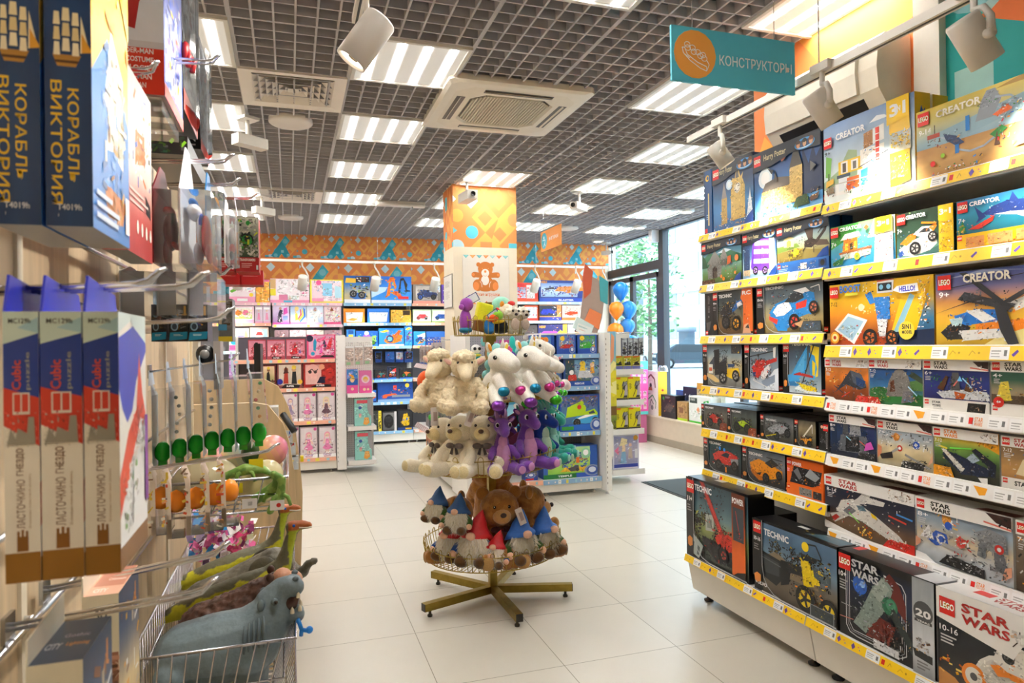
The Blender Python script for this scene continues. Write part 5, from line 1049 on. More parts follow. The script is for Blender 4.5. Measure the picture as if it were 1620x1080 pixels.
put(DP, .34, 264, T3 + .01, 0, .86, True, 'purple plush dragon directly right of the cream dogs', 264)
put(DP, .33, 290, T3 + .02, 0, .94, False, 'larger purple plush dragon in the middle of its tray', 286)
put(DP, .18, 270, T3 + .1, 0, .9, False, 'purple plush dragon behind the two front purple ones', 262)
put(DB, .33, 312, T3 + .02, 0, .9, True, 'royal blue plush dragon between the purple and the teal ones', 312)
put(DT, .34, 330, T3 + .025, 0, .88, True, 'teal plush dragon right of the blue one', 318)
put(DT, .34, 350, T3 + .03, 0, .88, False, 'teal plush dragon at the right end of its tray', 332)
put(DT, .24, 345, T3 + .12, 0, .9, False, 'teal plush dragon peering over the other two teal ones', 335)
mb = MB(); mb.ell((CX + .41, CY + .03, T3 + .07), (.05, .04, .06), 'e8bf94'); mb.ell((CX + .42, CY + .02, T3 + .0), (.06, .04, .035), 'e2b488'); solo('plush_toy', mb, 'plush', 'peach plush hanging over the right rim under the teal dragons', 'soft toy')

# --- third tray: lambs and unicorns
lamb = sitting('lamb_plush', '', 'big cream plush lambs', 'e8d6b2', 'side', 'ead9b6', None, 1.2, .0075, .076, .055, voxel=.0065, legs=.75, wool=True)
def pose(t, label, x, y, z, k, yaw, first=False):
	if not first: t = dup(t, label=label)
	t['label'] = label; t.location = (x, y, z); t.rotation_euler = (0, 0, RD(yaw)); t.scale = (k,) * 3
	return t
pose(lamb, 'cream curly plush lamb beside the white unicorns', CX - .24, CY - .33, T2 - .045, .98, -10, True)
pose(lamb, 'cream curly plush lamb at the far left of its tray, looking left', CX - .345, CY - .25, T2 - .035, .98, -42)
mb = MB(); mb.ell((CX - .4, CY - .1, T2 + .11), (.055, .05, .06), 'e8602a'); mb.ell((CX - .34, CY - .14, T2 + .14), (.05, .04, .05), 'e8602a'); mb.ell((CX - .37, CY - .15, T2 + .13), (.03, .03, .04), 'efe4d8'); mb.ell((CX - .32, CY - .17, T2 + .10), (.032, .03, .03), 'ea8a94'); mb.ell((CX - .34, CY - .1, T2 + .2), (.02, .02, .03), 'e8602a')
solo('plush_toy', mb, 'plush', 'orange and white plush with a pink ball behind the left lamb', 'soft toy')
def unicorn(label, mane, k=1):
	t = thing('unicorn_plush', label, 'soft toy', group='white plush unicorns')
	mb = MB()
	mb.ell((0, .02, .1), (.075, .09, .08), 'fff'); mb.ell((0, -.02, .235), (.075, .075, .07), 'fff'); limb(mb, [(0, 0, .15), (0, -.01, .2)], [.055, .05])
	limb(mb, [(0, -.07, .23), (0, -.115, .21)], [.055, .047])
	for s in (-1, 1):
		limb(mb, [(s * .045, -.05, .13), (s * .06, -.1, .08)], [.035, .03]); limb(mb, [(s * .06, -.03, .06), (s * .1, -.1, .01)], [.042, .036])
	body('body', remeshed('unicorn_body', mb, .0065, 5, .001, 120, col='efeade'), t)
	for i, (s, c) in enumerate(((-1, '1f86b0'), (1, 'd8489a'), (-1, '7a3a9a'), (1, '3fae2a'))):
		p = (s * .062, -.112, .07) if i < 2 else (s * .108, -.118, -.004)
		mb = MB(); mb.ell(p, (.036, .03, .028) if i < 2 else (.044, .034, .03), c, (25, 0, 0), 14, 9); part('hoof', mb, 'foil', t, ('blue', 'pink', 'purple', 'green')[i] + ' shiny hoof')
	for s in (-1, 1):
		mb = MB(); mb.ell((s * .06, .01, .305), (.018, .012, .032), 'efeade', (0, s * 24, 0)); mb.ell((s * .06, .0, .305), (.011, .008, .022), 'f2a83a' if s < 0 else 'e8c84a', (0, s * 24, 0)); part('ear', mb, 'plush', t)
		eye(t, (s * .068, -.05, .25), .012)
	mb = MB(); mb.tube([(0, -.03, .295), (.002, -.035, .325), (0, -.04, .355)], [.014, .01, .002], 'ece6d8', 8); part('horn', mb, 'satin', t)
	mb = MB()
	for q in range(7):
		mb.ell((.012 * (-1) ** q, .03 + .012 * q, .3 - q * .03), (.03, .026, .03), mane, seg=9, ring=6)
	part('mane', mb, 'plush', t)
	return t
u1 = unicorn('white unicorn with shiny hooves beside the cream lambs', '8fd0d0'); u2 = dup(u1, label='white unicorn with shiny hooves, second from the lambs')
for o, x, y, z, k, yaw in ((u1, CX - .055, CY - .36, T2 - .005, .98, 24), (u2, CX + .115, CY - .34, T2 + .005, .98, 30)):
	o.location = (x, y, z); o.rotation_euler = (0, 0, RD(yaw)); o.scale = (k,) * 3
u3 = unicorn('small white unicorn with a turquoise mane behind the tray rim', '6fc0cc'); u3.location = (CX + .235, CY - .22, T2 + .03); u3.rotation_euler = (0, 0, RD(48)); u3.scale = (.74,) * 3
u4 = dup(u3, label='small white unicorn peering over the two at the right rim'); u4.location = (CX + .27, CY - .06, T2 + .115); u4.rotation_euler = (0, 0, RD(58))
u5 = unicorn('small white unicorn with a pink mane at the right rim of its tray', 'eaa0b4'); u5.location = (CX + .31, CY - .13, T2 + .02); u5.rotation_euler = (0, 0, RD(52)); u5.scale = (.7,) * 3
u6 = sitting('cat_plush', 'pale pink plush at the right end of the unicorn tray', None, 'ead9d4', 'side', 'f2e8e4', 'e08a9a', .8, .002); u6.location = (CX + .36, CY + .06, T2 + .03); u6.rotation_euler = (0, 0, RD(70))
# --- top tray
def plain(name, label, shapes, kind='plush'):
	mb = MB()
	for a in shapes: mb.ell(*a)
	return solo(name, mb, kind, label, 'soft toy')
Z1 = T1 + .01
plain('plush_toy', 'purple plush at the left end of the top tray', [((CX - .17, CY - .1, Z1 + .07), (.035, .035, .075), '9a4aa8'), ((CX - .165, CY - .11, Z1 + .165), (.04, .035, .04), '9a4aa8'), ((CX - .2, CY - .13, Z1 + .15), .016, '9a4aa8'), ((CX - .14, CY - .1, Z1 + .205), .018, '9a4aa8'), ((CX - .17, CY - .1, Z1 + .02), (.04, .04, .02), '2a7a9a')])
t = thing('plush_cushion', 'bright yellow block shaped cushion toy on the top tray', 'soft toy', (CX - .1, CY - .14, Z1 + .01))
mb = MB(); mb.box(-.045, -.022, .06, .05, .022, .165, 'fff'); body('block', remeshed('cushion', mb, .006, 8, 0, col='e4e02a'), t)
t.rotation_euler = (.08, .2, .25)
mb = MB(); mb.box(-.042, -.021, .0, .047, .021, .065, 'fff'); body('base', remeshed('cushion', mb, .006, 6, 0, col='8a5a2a'), t)
plain('plush_toy', 'striped red green and orange plush ball on the top tray', [((CX - .01, CY - .17, Z1 + .1), (.045, .04, .035), '8ac83a'), ((CX - .03, CY - .175, Z1 + .085), (.04, .038, .03), 'e8602a'), ((CX + .0, CY - .17, Z1 + .13), (.014, .014, .016), 'd8282a'), ((CX - .005, CY - .165, Z1 + .065), (.05, .04, .02), 'e8c02a')])
plain('plush_toy', 'black plush under the striped ball on the top tray', [((CX + .02, CY - .16, Z1 + .035), (.07, .045, .04), '17161a')])
plain('plush_toy', 'blue plush foot leaning on the front of the top tray', [((CX - .05, CY - .17, Z1 + .035), (.035, .03, .045), '2a7ac8')])
plain('plush_toy', 'mint green plush ball high behind the pole on the top tray', [((CX + .07, CY - .02, Z1 + .17), (.06, .05, .05), '9ad8c0')])
for x, y, z, l in ((.08, -.165, .0, 'fluffy white goat plush right of the pole on the top tray'), (.165, -.1, .0, 'fluffy white goat plush at the right end of the top tray')):
	tt = thing('goat_plush', l, 'soft toy', (CX + x, CY + y, Z1 + z), .3, 'fluffy white plush on the top tray')
	mb = MB(); mb.ell((0, 0, .045), (.045, .04, .05), 'fff'); mb.ell((0, -.015, .115), (.042, .042, .04), 'fff'); body('body', remeshed('goat_body', mb, .006, 3, .008, 90, col='e6ddcc'), tt)
	mb = MB(); mb.ell((0, -.045, .05), (.03, .012, .035), 'b8a596'); part('belly', mb, 'plush', tt)
	for s in (-1, 1): eye(tt, (s * .02, -.055, .125), .007)
	mb = MB(); mb.ell((0, -.058, .105), (.011, .008, .008), '2a1a14', seg=8, ring=5); part('nose', mb, 'satin', tt)
plain('plush_toy', 'cream plush with an orange ear behind the goats on the top tray', [((CX + .09, CY - .06, Z1 + .13), (.05, .045, .045), 'ead9bc'), ((CX + .06, CY - .07, Z1 + .17), (.014, .012, .02), 'e0902a'), ((CX + .12, CY - .06, Z1 + .175), (.025, .02, .016), 'c83a3a')])
for i, (x, y, z, a, l) in enumerate(((-.13, -.12, .2, .5, 'blue edged hang tag over the purple plush'), (-.03, -.2, .1, .6, 'blue edged hang tag in front of the striped ball'))):
	mb = MB(); F = V((CX + x, CY + y, Z1 + z)); u = V((cos(a), 0, sin(a))) * .035; v = V((-sin(a), 0, cos(a))) * .025
	mb.prism([F - u - v, F + u - v, F + u + v, F - u + v], (0, .002, 0), '2a3a7a'); mb.face([F + (p - F) * .85 + V((0, -.001, 0)) for p in (F - u - v, F + u - v, F + u + v, F - u + v)], 'd6dae0'); solo('hang_tag', mb, 'card', l, 'tag')
# hang tags on the toys of the lower trays
for P, l in (((.722, 3.55, 1.13, .0), 'grey card tag on the left ear of a cream dog'), ((.905, 3.51, 1.12, .35), 'grey card tag beside the purple dragon'), ((1.195, 3.555, .56, -.35), 'grey card tag hanging at the bow bear')):
	x, y, z, a = P; mb = MB(); u = V((cos(a) * .02, 0, -sin(a) * .02)); v = V((sin(a) * .048, 0, cos(a) * .048)); F = V((x, y, z))
	mb.prism([F - u - v, F + u - v, F + u + v, F - u + v], (0, .002, 0), 'cfc6bf'); mb.face([F + (p - F) * .5 + V((.003, -.001, 0)) for p in (F - u - v, F + u - v, F + u + v, F - u + v)], 'a58f88'); solo('hang_tag', mb, 'card', l, 'tag')

# framed picture on the pillar and the notice on its side
t = thing('wall_sign', 'square sign with an orange bear drawing reading мягкие игрушки on the pillar', 'sign', ((PX0 + PX1) / 2, PY0 - .012, 1.93))
mb = MB(); mb.box(-.258, 0, 0, .258, .012, .525, 'f1e8da')
F = Face(mb, (-.258, 0, 0), (1, 0, 0), (0, 0, 1), .516, .525)
F.run('r 0 0 100 100 e6dfd3;l c9bfb0 .5 0.5,0.5 99.5,0.5 99.5,99.5 0.5,99.5 0.5,0.5')
for i in range(7):
	x = 1 + i * 14.2; c1 = ('5fb8bc', 'f09040', '4aa8b4', 'f07a30', '8fcac8', 'e8682c', '6fbcc0')[i]; c2 = ('8fd0d0', 'f8b068', '7cc8cc', 'f8a868', 'b8dedc', 'f09060', '9ad0d0')[i]
	F.run('p %s %g,100 %g,100 %g,93.5;p %s %g,99.2 %g,99.2 %g,96;p %s %g,0.6 %g,0.6 %g,7;p %s %g,0.6 %g,0.6 %g,4' % (c1, x, x + 12.5, x + 6.2, c2, x + 2.5, x + 10, x + 6.2, c1, x, x + 12.5, x + 6.2, c2, x + 2.5, x + 10, x + 6.2))
B, B2, W0 = 'd07a34', 'f0914a', 'f3ece2'
F.run(f'e {B} 33.5 81 4.6;e {B} 63 81 4.6;e {B} 48.5 72 16 15;e {B} 24.5 60 6;e {B} 74 60 6;p {B} 22,55 40,54 46,60 40,64 26,66;p {B} 76,55 58,54 52,60 58,64 72,66;e {B} 48 44 17 15;e {B} 48 36 19 10;e {W0} 47.5 49 8.6 10;e {B} 32 39 11 12;e {B} 65 39 11 12;e {B2} 28 37 6.4 8.6;e {B2} 70 37 6.4 8.6;e {B2} 22.5 60.5 3;e {B2} 76 60.5 3;e {W0} 48 64 8.4;e {B} 48 61.8 4.6;e {W0} 48 62.8 4.8;e {B2} 48 67 2.6;e e8a468 42 73 1;e e8a468 54.5 73 1;r 38 29 58 31 {B};l {W0} .9 36.5,47 40,42 40.6,35;l {W0} .9 60.5,47 57,42 56.4,35')
F.text('e0703a', 20, 15.5, 58, 7, 'мягкие игрушки', .004)
part('board', mb, 'matte', t)
t = thing('notice_frame', 'framed paper notice on the left side of the pillar', 'notice', (PX0 - .012, 7.27, 1.9))
mb = MB(); mb.box(0, -.2, 0, .012, .2, .36, '8f8a80'); F = Face(mb, (0, .2, 0), (0, -1, 0), (0, 0, 1), .4, .36); F.run('r 3 3 97 97 e9e6df;x 20 80 60 6 b9b4aa;x 20 50 60 8 c9c4ba'); part('frame', mb, 'paint', t)

# ---------------------------------------------------------------- shelving along the back wall and the gondolas
def bay_y(name, label, x0, x1, yf, yb, zs, base_z, ztop, pal, group=None, kick='e9e4da', post=True, back='8a8a92', mesh=False):
	"""a shelving bay facing -y; zs: shelf heights; pal: colour of the edging"""
	t = thing('shelving_unit', label, 'shelving', ((x0 + x1) / 2, (yf + yb) / 2, 0), group=group)
	mb = MB(); mb.box(x0, yb - .03, .08, x1, yb, ztop, back)
	if mesh:
		F = faceon(mb, '-y', x0, yb - .03, base_z, x1, yb, ztop)
		for i in range(int((x1 - x0) / .025)):
			for j in range(int((ztop - base_z) / .025)):
				x, y = (i + .5) * .025 / (x1 - x0) * 100, (j + .5) * .025 / (ztop - base_z) * 100
				F.poly([(x - .4, y - .3), (x + .4, y - .3), (x + .4, y + .3), (x - .4, y + .3)], '5c5c62', False)
	part('back_panel', mb, 'paint', t, world=True)
	if post:
		for x in (x0, x1 - .03):
			mb = MB(); mb.box(x, yb - .07, .02, x + .03, yb - .03, ztop, 'e4e0d8'); part('upright', mb, 'paint', t, world=True)
	mb = MB(); mb.box(x0, yf + .02, .045, x1, yb - .03, base_z - .03, kick); part('base', mb, 'paint', t, world=True)
	for n, (z, c) in enumerate([(base_z, pal)] + [q if isinstance(q, tuple) else (q, pal) for q in zs]):
		y = yf if n == 0 else yf + .02
		mb = MB(); mb.box(x0 + .004, y + .012, z - .025, x1 - .004, yb - .03, z, 'e6e3de'); o = part('shelf', mb, 'paint', t, world=True)
		mb = MB(); mb.box(x0 + .006, y, z - .042, x1 - .006, y + .012, z + .003, c)
		F = faceon(mb, '-y', x0 + .006, y, z - .042, x1 - .006, y + .012, z + .003, n + int(x0 * 50))
		R = F.rnd
		x = R.uniform(0, 8)
		while x < 96:
			F.run(R.choice(('r %g 12 %g 88 f4f4f4;r %g 50 %g 60 999' % (x, x + 5, x + 1, x + 4), 'r %g 20 %g 80 9fd0e0' % (x, x + 3), 'e f6e8e0 %g 50 1.2' % (x + 1), 'r %g 12 %g 88 f2e25a' % (x, x + 4), 'p fbe6de %g,50 %g,80 %g,50 %g,20' % (x, x + 1.4, x + 2.8, x + 1.4))))
			x += R.uniform(6, 16)
		part('price_strip', mb, 'card', o, world=True)
	for x in (x0 + .06, x1 - .06):
		mb = MB(); mb.lathe((x, yf + .08, 0), [(.022, 0), (.024, .008), (.009, .014), (.009, .05)], 'c9c5bc', 10); part('foot', mb, 'plastic', t, world=True)
	return t
GB = 'shelving bays along the back wall'
PKS, BLS, ORS = 'f2c6d2', '8fc0e6', 'f2b49a'
bay_y('', 'back wall bay of white and pink toys at the far left', -1.26, -.245, 10.48, 10.89, [(.20 + .4, ORS), (1.02, ORS), (1.455, 'c8e0ea'), (1.853, ORS), (2.15, PKS)], .2, 2.3, ORS, GB)
bay_y('', 'back wall bay with pink doll boxes on top', -.24, .765, 10.48, 10.89, [(.6, PKS), (1.02, PKS), (1.455, PKS), (1.832, PKS), (2.15, PKS)], .2, 2.3, PKS, GB)
bay_y('', 'back wall bay of blue toy car boxes left of the pillar', .77, 1.80, 10.48, 10.89, [.641, .987, 1.496, 1.85, 2.15], .199, 2.2, BLS, GB, back='4a4a50', mesh=True)
bay_y('', 'back wall bay half hidden behind the pillar', 1.805, 2.83, 10.48, 10.89, [.641, .987, 1.496, 1.85, 2.15], .199, 2.2, ORS, GB, back='4a4a50')
bay_y('', 'back wall bay of toy blasters right of the pillar', 3.3, 4.80, 10.48, 10.89, [.6, 1.1, 1.57, 1.873, 2.185], .199, 2.25, 'cfe0ea', GB, back='3a3634')
bay_y('', 'gondola of pink and red doll sets behind the cash desk', -.62, .52, 8.43, 8.92, [(.621, ORS), (1.015, ORS), (1.357, ORS)], .183, 1.63, ORS, None, back='55505a')
mb = MB(); mb.box(.525, 8.40, .03, .635, 8.95, 1.635, 'ebe8e4')
for k in range(28):
	mb.box(.533, 8.3985, .12 + k * .053, .538, 8.4005, .14 + k * .053, '77726c')
solo('gondola_end_post', mb, 'paint', 'white end panel of the pink doll gondola', 'shelf panel')
t = thing('side_shelf_rack', 'narrow rack of three white shelves on the end of the doll gondola', 'shelving', (.81, 8.5, 0))
for z in (.94, .549, .143):
	mb = MB(); mb.box(.645, 8.27, z - .02, .975, 8.6, z, 'f0eeea'); mb.box(.645, 8.26, z - .045, .975, 8.272, z + .004, 'f4f2ee'); part('shelf', mb, 'paint', t, world=True)
	for x in (.648, .962):
		mb = MB(); mb.prism([(x, 8.28, z - .02), (x, 8.62, z - .02), (x, 8.62, z - .09)], (.01, 0, 0), 'e6e3de'); part('bracket', mb, 'paint', t, world=True)
mb = MB(); mb.box(.64, 8.62, .03, .98, 8.66, 1.62, 'd5d1ca')
for i in range(12):
	for j in range(54): mb.box(.66 + i * .026, 8.6185, .16 + j * .026, .667 + i * .026, 8.6205, .167 + j * .026, '6a665f')
part('perforated_panel', mb, 'paint', t, world=True)
mb = MB()
for x in (.685, .795, .905): mb.tube([(x, 8.62, 1.55), (x, 8.12, 1.53), (x, 8.08, 1.545)], .004, 'ddd', 6)
part('hook', mb, 'chrome', t, world=True)

# end gondola with blue boxes, seen from its front (-y) and its left side (-x)
bay_y('', 'front gondola bay of blue rescue dog boxes by the plush carousel', 2.335, 2.97, 6.24, 6.72, [.622, 1.073, 1.394], .163, 1.60, '8fb6dc', None, back='9a9aa0', mesh=True)
bay_y('', 'front gondola bay half hidden behind the plush carousel', 1.60, 2.33, 6.22, 6.72, [(.622, ORS), (1.0, ORS), (1.385, ORS)], .172, 1.60, ORS, None, back='9a9aa0', mesh=True)
mb = MB(); mb.box(2.975, 6.16, .03, 3.035, 6.78, 1.605, 'efedea')
for k in range(28): mb.box(2.985, 6.1585, .1 + k * .053, 2.99, 6.1605, .12 + k * .053, '6f6b66')
mb.lathe((3.0, 6.2, 0), [(.02, 0), (.02, .006), (.008, .012), (.008, .04)], 'ccc', 10)
mb.box(2.335, 6.3, 1.585, 2.975, 6.72, 1.605, 'efedea')
solo('gondola_end_post', mb, 'paint', 'white slotted end panel right of the blue rescue dog boxes', 'shelf panel')
mb = MB(); mb.box(1.55, 6.16, .03, 1.597, 6.78, 1.60, 'e6e3de')
solo('gondola_end_post', mb, 'paint', 'white end panel behind the cream plush toys', 'shelf panel')
# left flank: shelves and hanging packs that look along -x
t = thing('shelving_unit', 'long gondola flank with hanging packs behind the cream plush toys', 'shelving', (1.75, 7.6, 0))
mb = MB(); mb.box(1.8, 6.8, .08, 1.83, 8.4, 1.6, 'b8b4ae'); part('back_panel', mb, 'paint', t, world=True)
mb = MB(); mb.box(1.56, 6.8, .05, 1.8, 8.4, .16, 'dcd8d0'); part('base', mb, 'paint', t, world=True)
for z in (.55, .93, 1.28):
	mb = MB(); mb.box(1.50, 6.8, z - .02, 1.8, 8.4, z, 'e0ddd8'); o = part('shelf', mb, 'paint', t, world=True)
	mb = MB(); mb.prism([(1.47, 6.8, z - .05), (1.455, 6.8, z - .045), (1.49, 6.8, z + .005), (1.50, 6.8, z)], (0, 1.6, 0), 'c9a8a0')
	F = Face(mb, (1.4545, 8.4, z - .045), (0, -1, 0), (.035, 0, .05), 1.6, .061, 3); F.off = .001
	F.run(';'.join('r %d 15 %d 85 e8d8d4' % (q, q + 3) for q in range(2, 98, 6))); part('price_strip', mb, 'card', o, world=True)
mb = MB()
for y in (6.9, 7.05, 7.2, 7.4, 7.6): mb.tube([(1.8, y, 1.56), (1.42, y, 1.55), (1.4, y, 1.565)], .004, 'ccc', 6)
part('hook', mb, 'chrome', t, world=True)
for i, (y, z, c, l) in enumerate(((6.86, 1.33, '4a4a50', 'first grey stone toy pack from the carousel'), (6.99, 1.33, '4a4a50', 'second grey stone toy pack from the carousel'), (7.15, 1.33, '4a4a50', 'third grey stone toy pack from the carousel'),
								  (7.42, 1.29, 'c8742a', 'clear pack with an orange toy sail'), (7.62, 1.29, '8a7a74', 'clear pack with brown figures on the gondola flank'), (7.85, 1.29, '8a7a74', 'clear pack with brown figures farthest back on the gondola flank'))):
	R = random.Random(i); mb = MB()
	mb.box(1.44, y - .055, z, 1.47, y + .055, z + .20, '8f8580')
	F = faceon(mb, '-y', 1.44, y - .055, z, 1.47, y + .055, z + .20); F = faceon(mb, '-x', 1.44, y - .055, z, 1.47, y + .055, z + .20, i)
	F.run('r 0 0 100 100 b0a4a0;r 0 0 100 10 3a5aa8;k 6 14 94 80 50 8 %s 8a8078 c8b8b0 5a4a44;r 8 30 92 70 %s;k 10 32 90 68 40 8 %s 77 999'.replace(' 77 ', ' 777 ') % (c, c, c))
	if 'sail' in l: F.run('p d87a24 20,14 80,14 60,86;e ddd 50 30 14;e 5a7aa8 50 30 9')
	mb.prism([(1.455, y - .02, z + .2), (1.455, y + .02, z + .2), (1.455, y, z + .235)], (.003, 0, 0), '8a4a34')
	G = faceon(mb, '-y', 1.44, y - .055, z, 1.47, y + .055, z + .20); G.run('r 0 0 100 100 a89c98;r 0 0 100 10 3a5aa8;r 10 20 90 80 %s' % c)
	solo('blister_pack', mb, 'card', l, 'toy pack')
for i, (z0, z1, c) in enumerate(((.932, 1.2, '9a8a88'), (.552, .86, '8f8a90'), (.17, .5, 'd87a24'))):
	for k in range(3):
		y = 6.84 + k * .42
		carton('-x', 1.53, y, z0, 1.7, y + .36, z1, 'r 0 0 100 100 %s;k 4 8 96 92 60 6 b8a8a4 5a4a4a c8c0c0 3a5aa8 e8701e;e 3a3a44 30 50 14;e 3a3a44 66 40 14;l 888 4 20,50 40,50;l 888 4 30,60 30,40' % c, 'box %s on the %s shelf of the gondola flank' % (('nearest the carousel', 'in the middle', 'farthest back')[k], ('upper', 'middle', 'lower')[i]), c, side='r 0 0 100 100 %s;k 8 8 92 92 30 8 555 b8a8a4 c85a1e;e 3a3a44 50 66 20;e 3a3a44 50 30 20' % c)
for x, y, l in ((1.475, 7.42, 'left of two green alien headed toys behind the lambs'), (1.475, 7.22, 'right of two green alien headed toys behind the lambs')):
	mb = MB(); mb.box(x - .02, y - .05, .551, x + .05, y + .05, .68, '2a2c30'); mb.ell((x, y - .04, .715), (.045, .04, .04), '2fae2f'); mb.ell((x - .015, y - .078, .71), .008, '111', seg=8, ring=5); mb.ell((x + .015, y - .078, .71), .008, '111', seg=8, ring=5); solo('toy_pack', mb, 'plastic', l, 'toy pack')
plain('plush_toy', 'black and white panda plush hanging behind the pole', [((1.66, 6.19, 1.46), (.05, .04, .045), 'f2f2f0'), ((1.64, 6.15, 1.465), .016, '111'), ((1.685, 6.15, 1.465), .016, '111'), ((1.66, 6.2, 1.395), (.045, .035, .045), '1fa0a0'), ((1.66, 6.17, 1.405), (.05, .03, .012), 'd8d03a')])
plain('plush_toy', 'dark brown plush behind the carousel pole', [((1.80, 6.19, 1.42), (.06, .05, .055), '2e2018'), ((1.80, 6.15, 1.4), (.03, .03, .025), '4a3020')])
plain('plush_toy', 'turquoise plush hanging right of the carousel pole', [((2.02, 6.19, 1.52), (.03, .03, .06), '2fb8b0'), ((2.04, 6.18, 1.45), (.025, .025, .05), '2fb8b0'), ((2.03, 6.18, 1.41), (.03, .02, .03), '6a4aa0')])
plain('plush_toy', 'pale teal plush hanging above the panda', [((1.74, 6.19, 1.53), (.035, .03, .045), '6fb8b8'), ((1.75, 6.16, 1.54), (.02, .02, .02), 'b0a0a8')])

# cut-out board with a stylised block face at the window end
t = thing('cardboard_cutout', 'cardboard cut out of plain orange, grey and teal blocks above the rescue dog boxes', 'display cutout', (2.93, 6.45, 1.60))
mb = MB(); A = lambda P: [(x, 0, z) for x, z in P]
mb.prism(A([(-.13, .05), (.10, .0), (.16, .16), (.2, .44), (.12, .56), (-.02, .62), (-.05, .42), (-.08, .18)]), (0, .012, 0), 'b39f95')
mb.prism(A([(-.04, .36), (.03, .42), (.06, .64), (-.03, .72), (-.06, .55)]), (0, -.01, 0), 'd8674a'); mb.prism(A([(.14, .34), (.22, .30), (.23, .54), (.13, .6)]), (0, -.012, 0), '4fb0bc')
mb.prism(A([(-.05, .12), (.12, .04), (.15, .2), (.02, .26)]), (0, -.01, 0), 'ee8a5a'); mb.prism(A([(-.18, .06), (.02, -.02), (.06, .08), (-.13, .18)]), (0, -.014, 0), 'd8ecec'); part('board', mb, 'card', t)
F_ = MB(); Face(F_, (-.16, -.0145, .02), (1, 0, -.35), (.35, 0, 1), .19, .11).run('r 6 10 94 90 eef4f2;x 12 70 60 4 5fb0b8;x 20 40 50 2 e07a5a'); part('caption', F_, 'card', t)
t.rotation_euler = (0, 0, 0)

# --- back wall, left to right, shelf by shelf
carton('-y', -0.811, 10.520, 2.150, -0.460, 10.620, 2.482, 'r 0 0 100 100 f8e6ee;k 30 50 98 98 60 8 fff cde8b0 e890b8 b8d8f0;r 0 0 100 26 f2a0c4;p 6fc03a 2,50 26,66 34,56 10,42;e f7d23a 84 34 8;r 30 6 70 18 fff', 'pink and white toy box at the far left of the top back shelf', 'f0a8c8')
carton('-y', -0.451, 10.520, 2.150, -0.270, 10.620, 2.486, 'r 0 0 100 100 f8b040;r 48 0 52 100 f8e0a0;k 6 6 94 90 46 8 fde0a0 f58a4a fff f7d04a;r 0 90 100 100 f07ab0', 'narrow orange box on the top back shelf', 'f0a030')
carton('-y', -0.258, 10.520, 2.150, 0.285, 10.640, 2.502, 'r 0 0 100 100 f9dfe8;r 16 28 78 97 f7eef2;k 20 34 78 96 60 6 cfe6ee e8a0bc fff c9a080 f4c8d8;r 22 8 44 34 e88ab0;r 46 10 74 30 e8f0ee;k 48 12 72 28 30 5 7ab8c0 c98a4a;r 0 30 14 58 f6e23a;p d8b078 0,60 14,58 14,98 0,98;k 78 24 98 94 40 6 fff 555 e85a9a;r 0 0 100 12 f29ac0;r 34 2 56 10 5fc0e0', 'wide pink doll furniture box on the top back shelf', 'e88ab4')
carton('-y', 0.298, 10.520, 2.150, 0.776, 10.620, 2.500, 'r 0 0 100 100 f8e84a;r 5 7 95 95 f9dce6;k 8 50 92 92 70 6 9fd8f0 e85a8a fff f4b0c8 6ab0d8;r 38 30 66 84 8fd0ee;k 36 12 92 60 70 6 e83a4a 9fd8f0 fff e8a0c0;e e85a9a 26 86 8;r 6 6 40 20 f2a0c4;r 74 22 94 70 b8e0f0', 'doll house box with a yellow checked border on the top back shelf', 'e8c83a')
carton('-y', 0.790, 10.520, 2.150, 1.179, 10.620, 2.564, 'g 0 0 100 100 .2 d8c090 b8b08a 2a7ac0 1a5ab0;r 0 0 100 14 eef2f8;p f0c03a 4,74 44,74 44,90 8,92;r 44 76 96 96 222;k 46 78 94 95 24 5 eee e33 3a8;k 18 20 88 70 120 6 3a4a2a 777 c9a050 eee 222 8aa83a;p 2a6ac0 20,22 30,40 84,36 80,16 40,14;w 34 34 13 888;w 66 30 13 888', 'blue box showing a monster truck crashing', '1a50a0')
carton('-y', 1.192, 10.520, 2.150, 1.805, 10.620, 2.563, 'g 0 0 100 100 .15 3a9af0 2a8ae8 1f6ad0;p bfe4fa 0,20 34,44 40,60 20,60 0,50;p f27a1e 36,22 46,96 56,98 62,60 58,50 54,84 48,84 46,30;p e8641e 44,40 62,46 80,20 74,14 56,34;k 36 18 70 92 60 5 f27a1e f8b04a 9fd83a;p 222 66,40 72,92 80,96 90,70 86,40 80,86 74,84 72,42;k 60 30 94 60 50 5 222 3a9a3a 444 2a5ac0;p f8d23a 2,84 14,94 30,88 16,84;r 0 0 100 12 e8f0f8;r 66 16 92 26 e33', 'bright blue box showing an orange looping car track', '1f6ad0')
carton('-y', 1.827, 10.520, 2.150, 2.261, 10.620, 2.445, 'r 0 0 100 100 8a8078;g 10 14 90 92 .2 a8a098 d8d0c8 b8b0a8;p 2a3a6a 14,46 30,70 70,72 90,50 84,34 24,32;k 14 28 92 74 80 6 2a3a6a 3a8af0 222 888 556;w 26 34 15 3a7af0;w 74 34 15 444;r 60 60 98 92 d8e8f0;k 62 62 96 90 24 5 3a6ac0 fff e87a3a;r 0 0 100 14 f2a090', 'grey window box with a dark blue buggy', '6a5f58')
carton('-y', 2.276, 10.520, 2.150, 2.475, 10.620, 2.449, 'r 0 0 100 100 5a3aa0;k 5 5 95 95 40 8 f27a1e 3a2a7a fff', 'purple box half hidden by the pillar on the top back shelf', '4a2a8a')
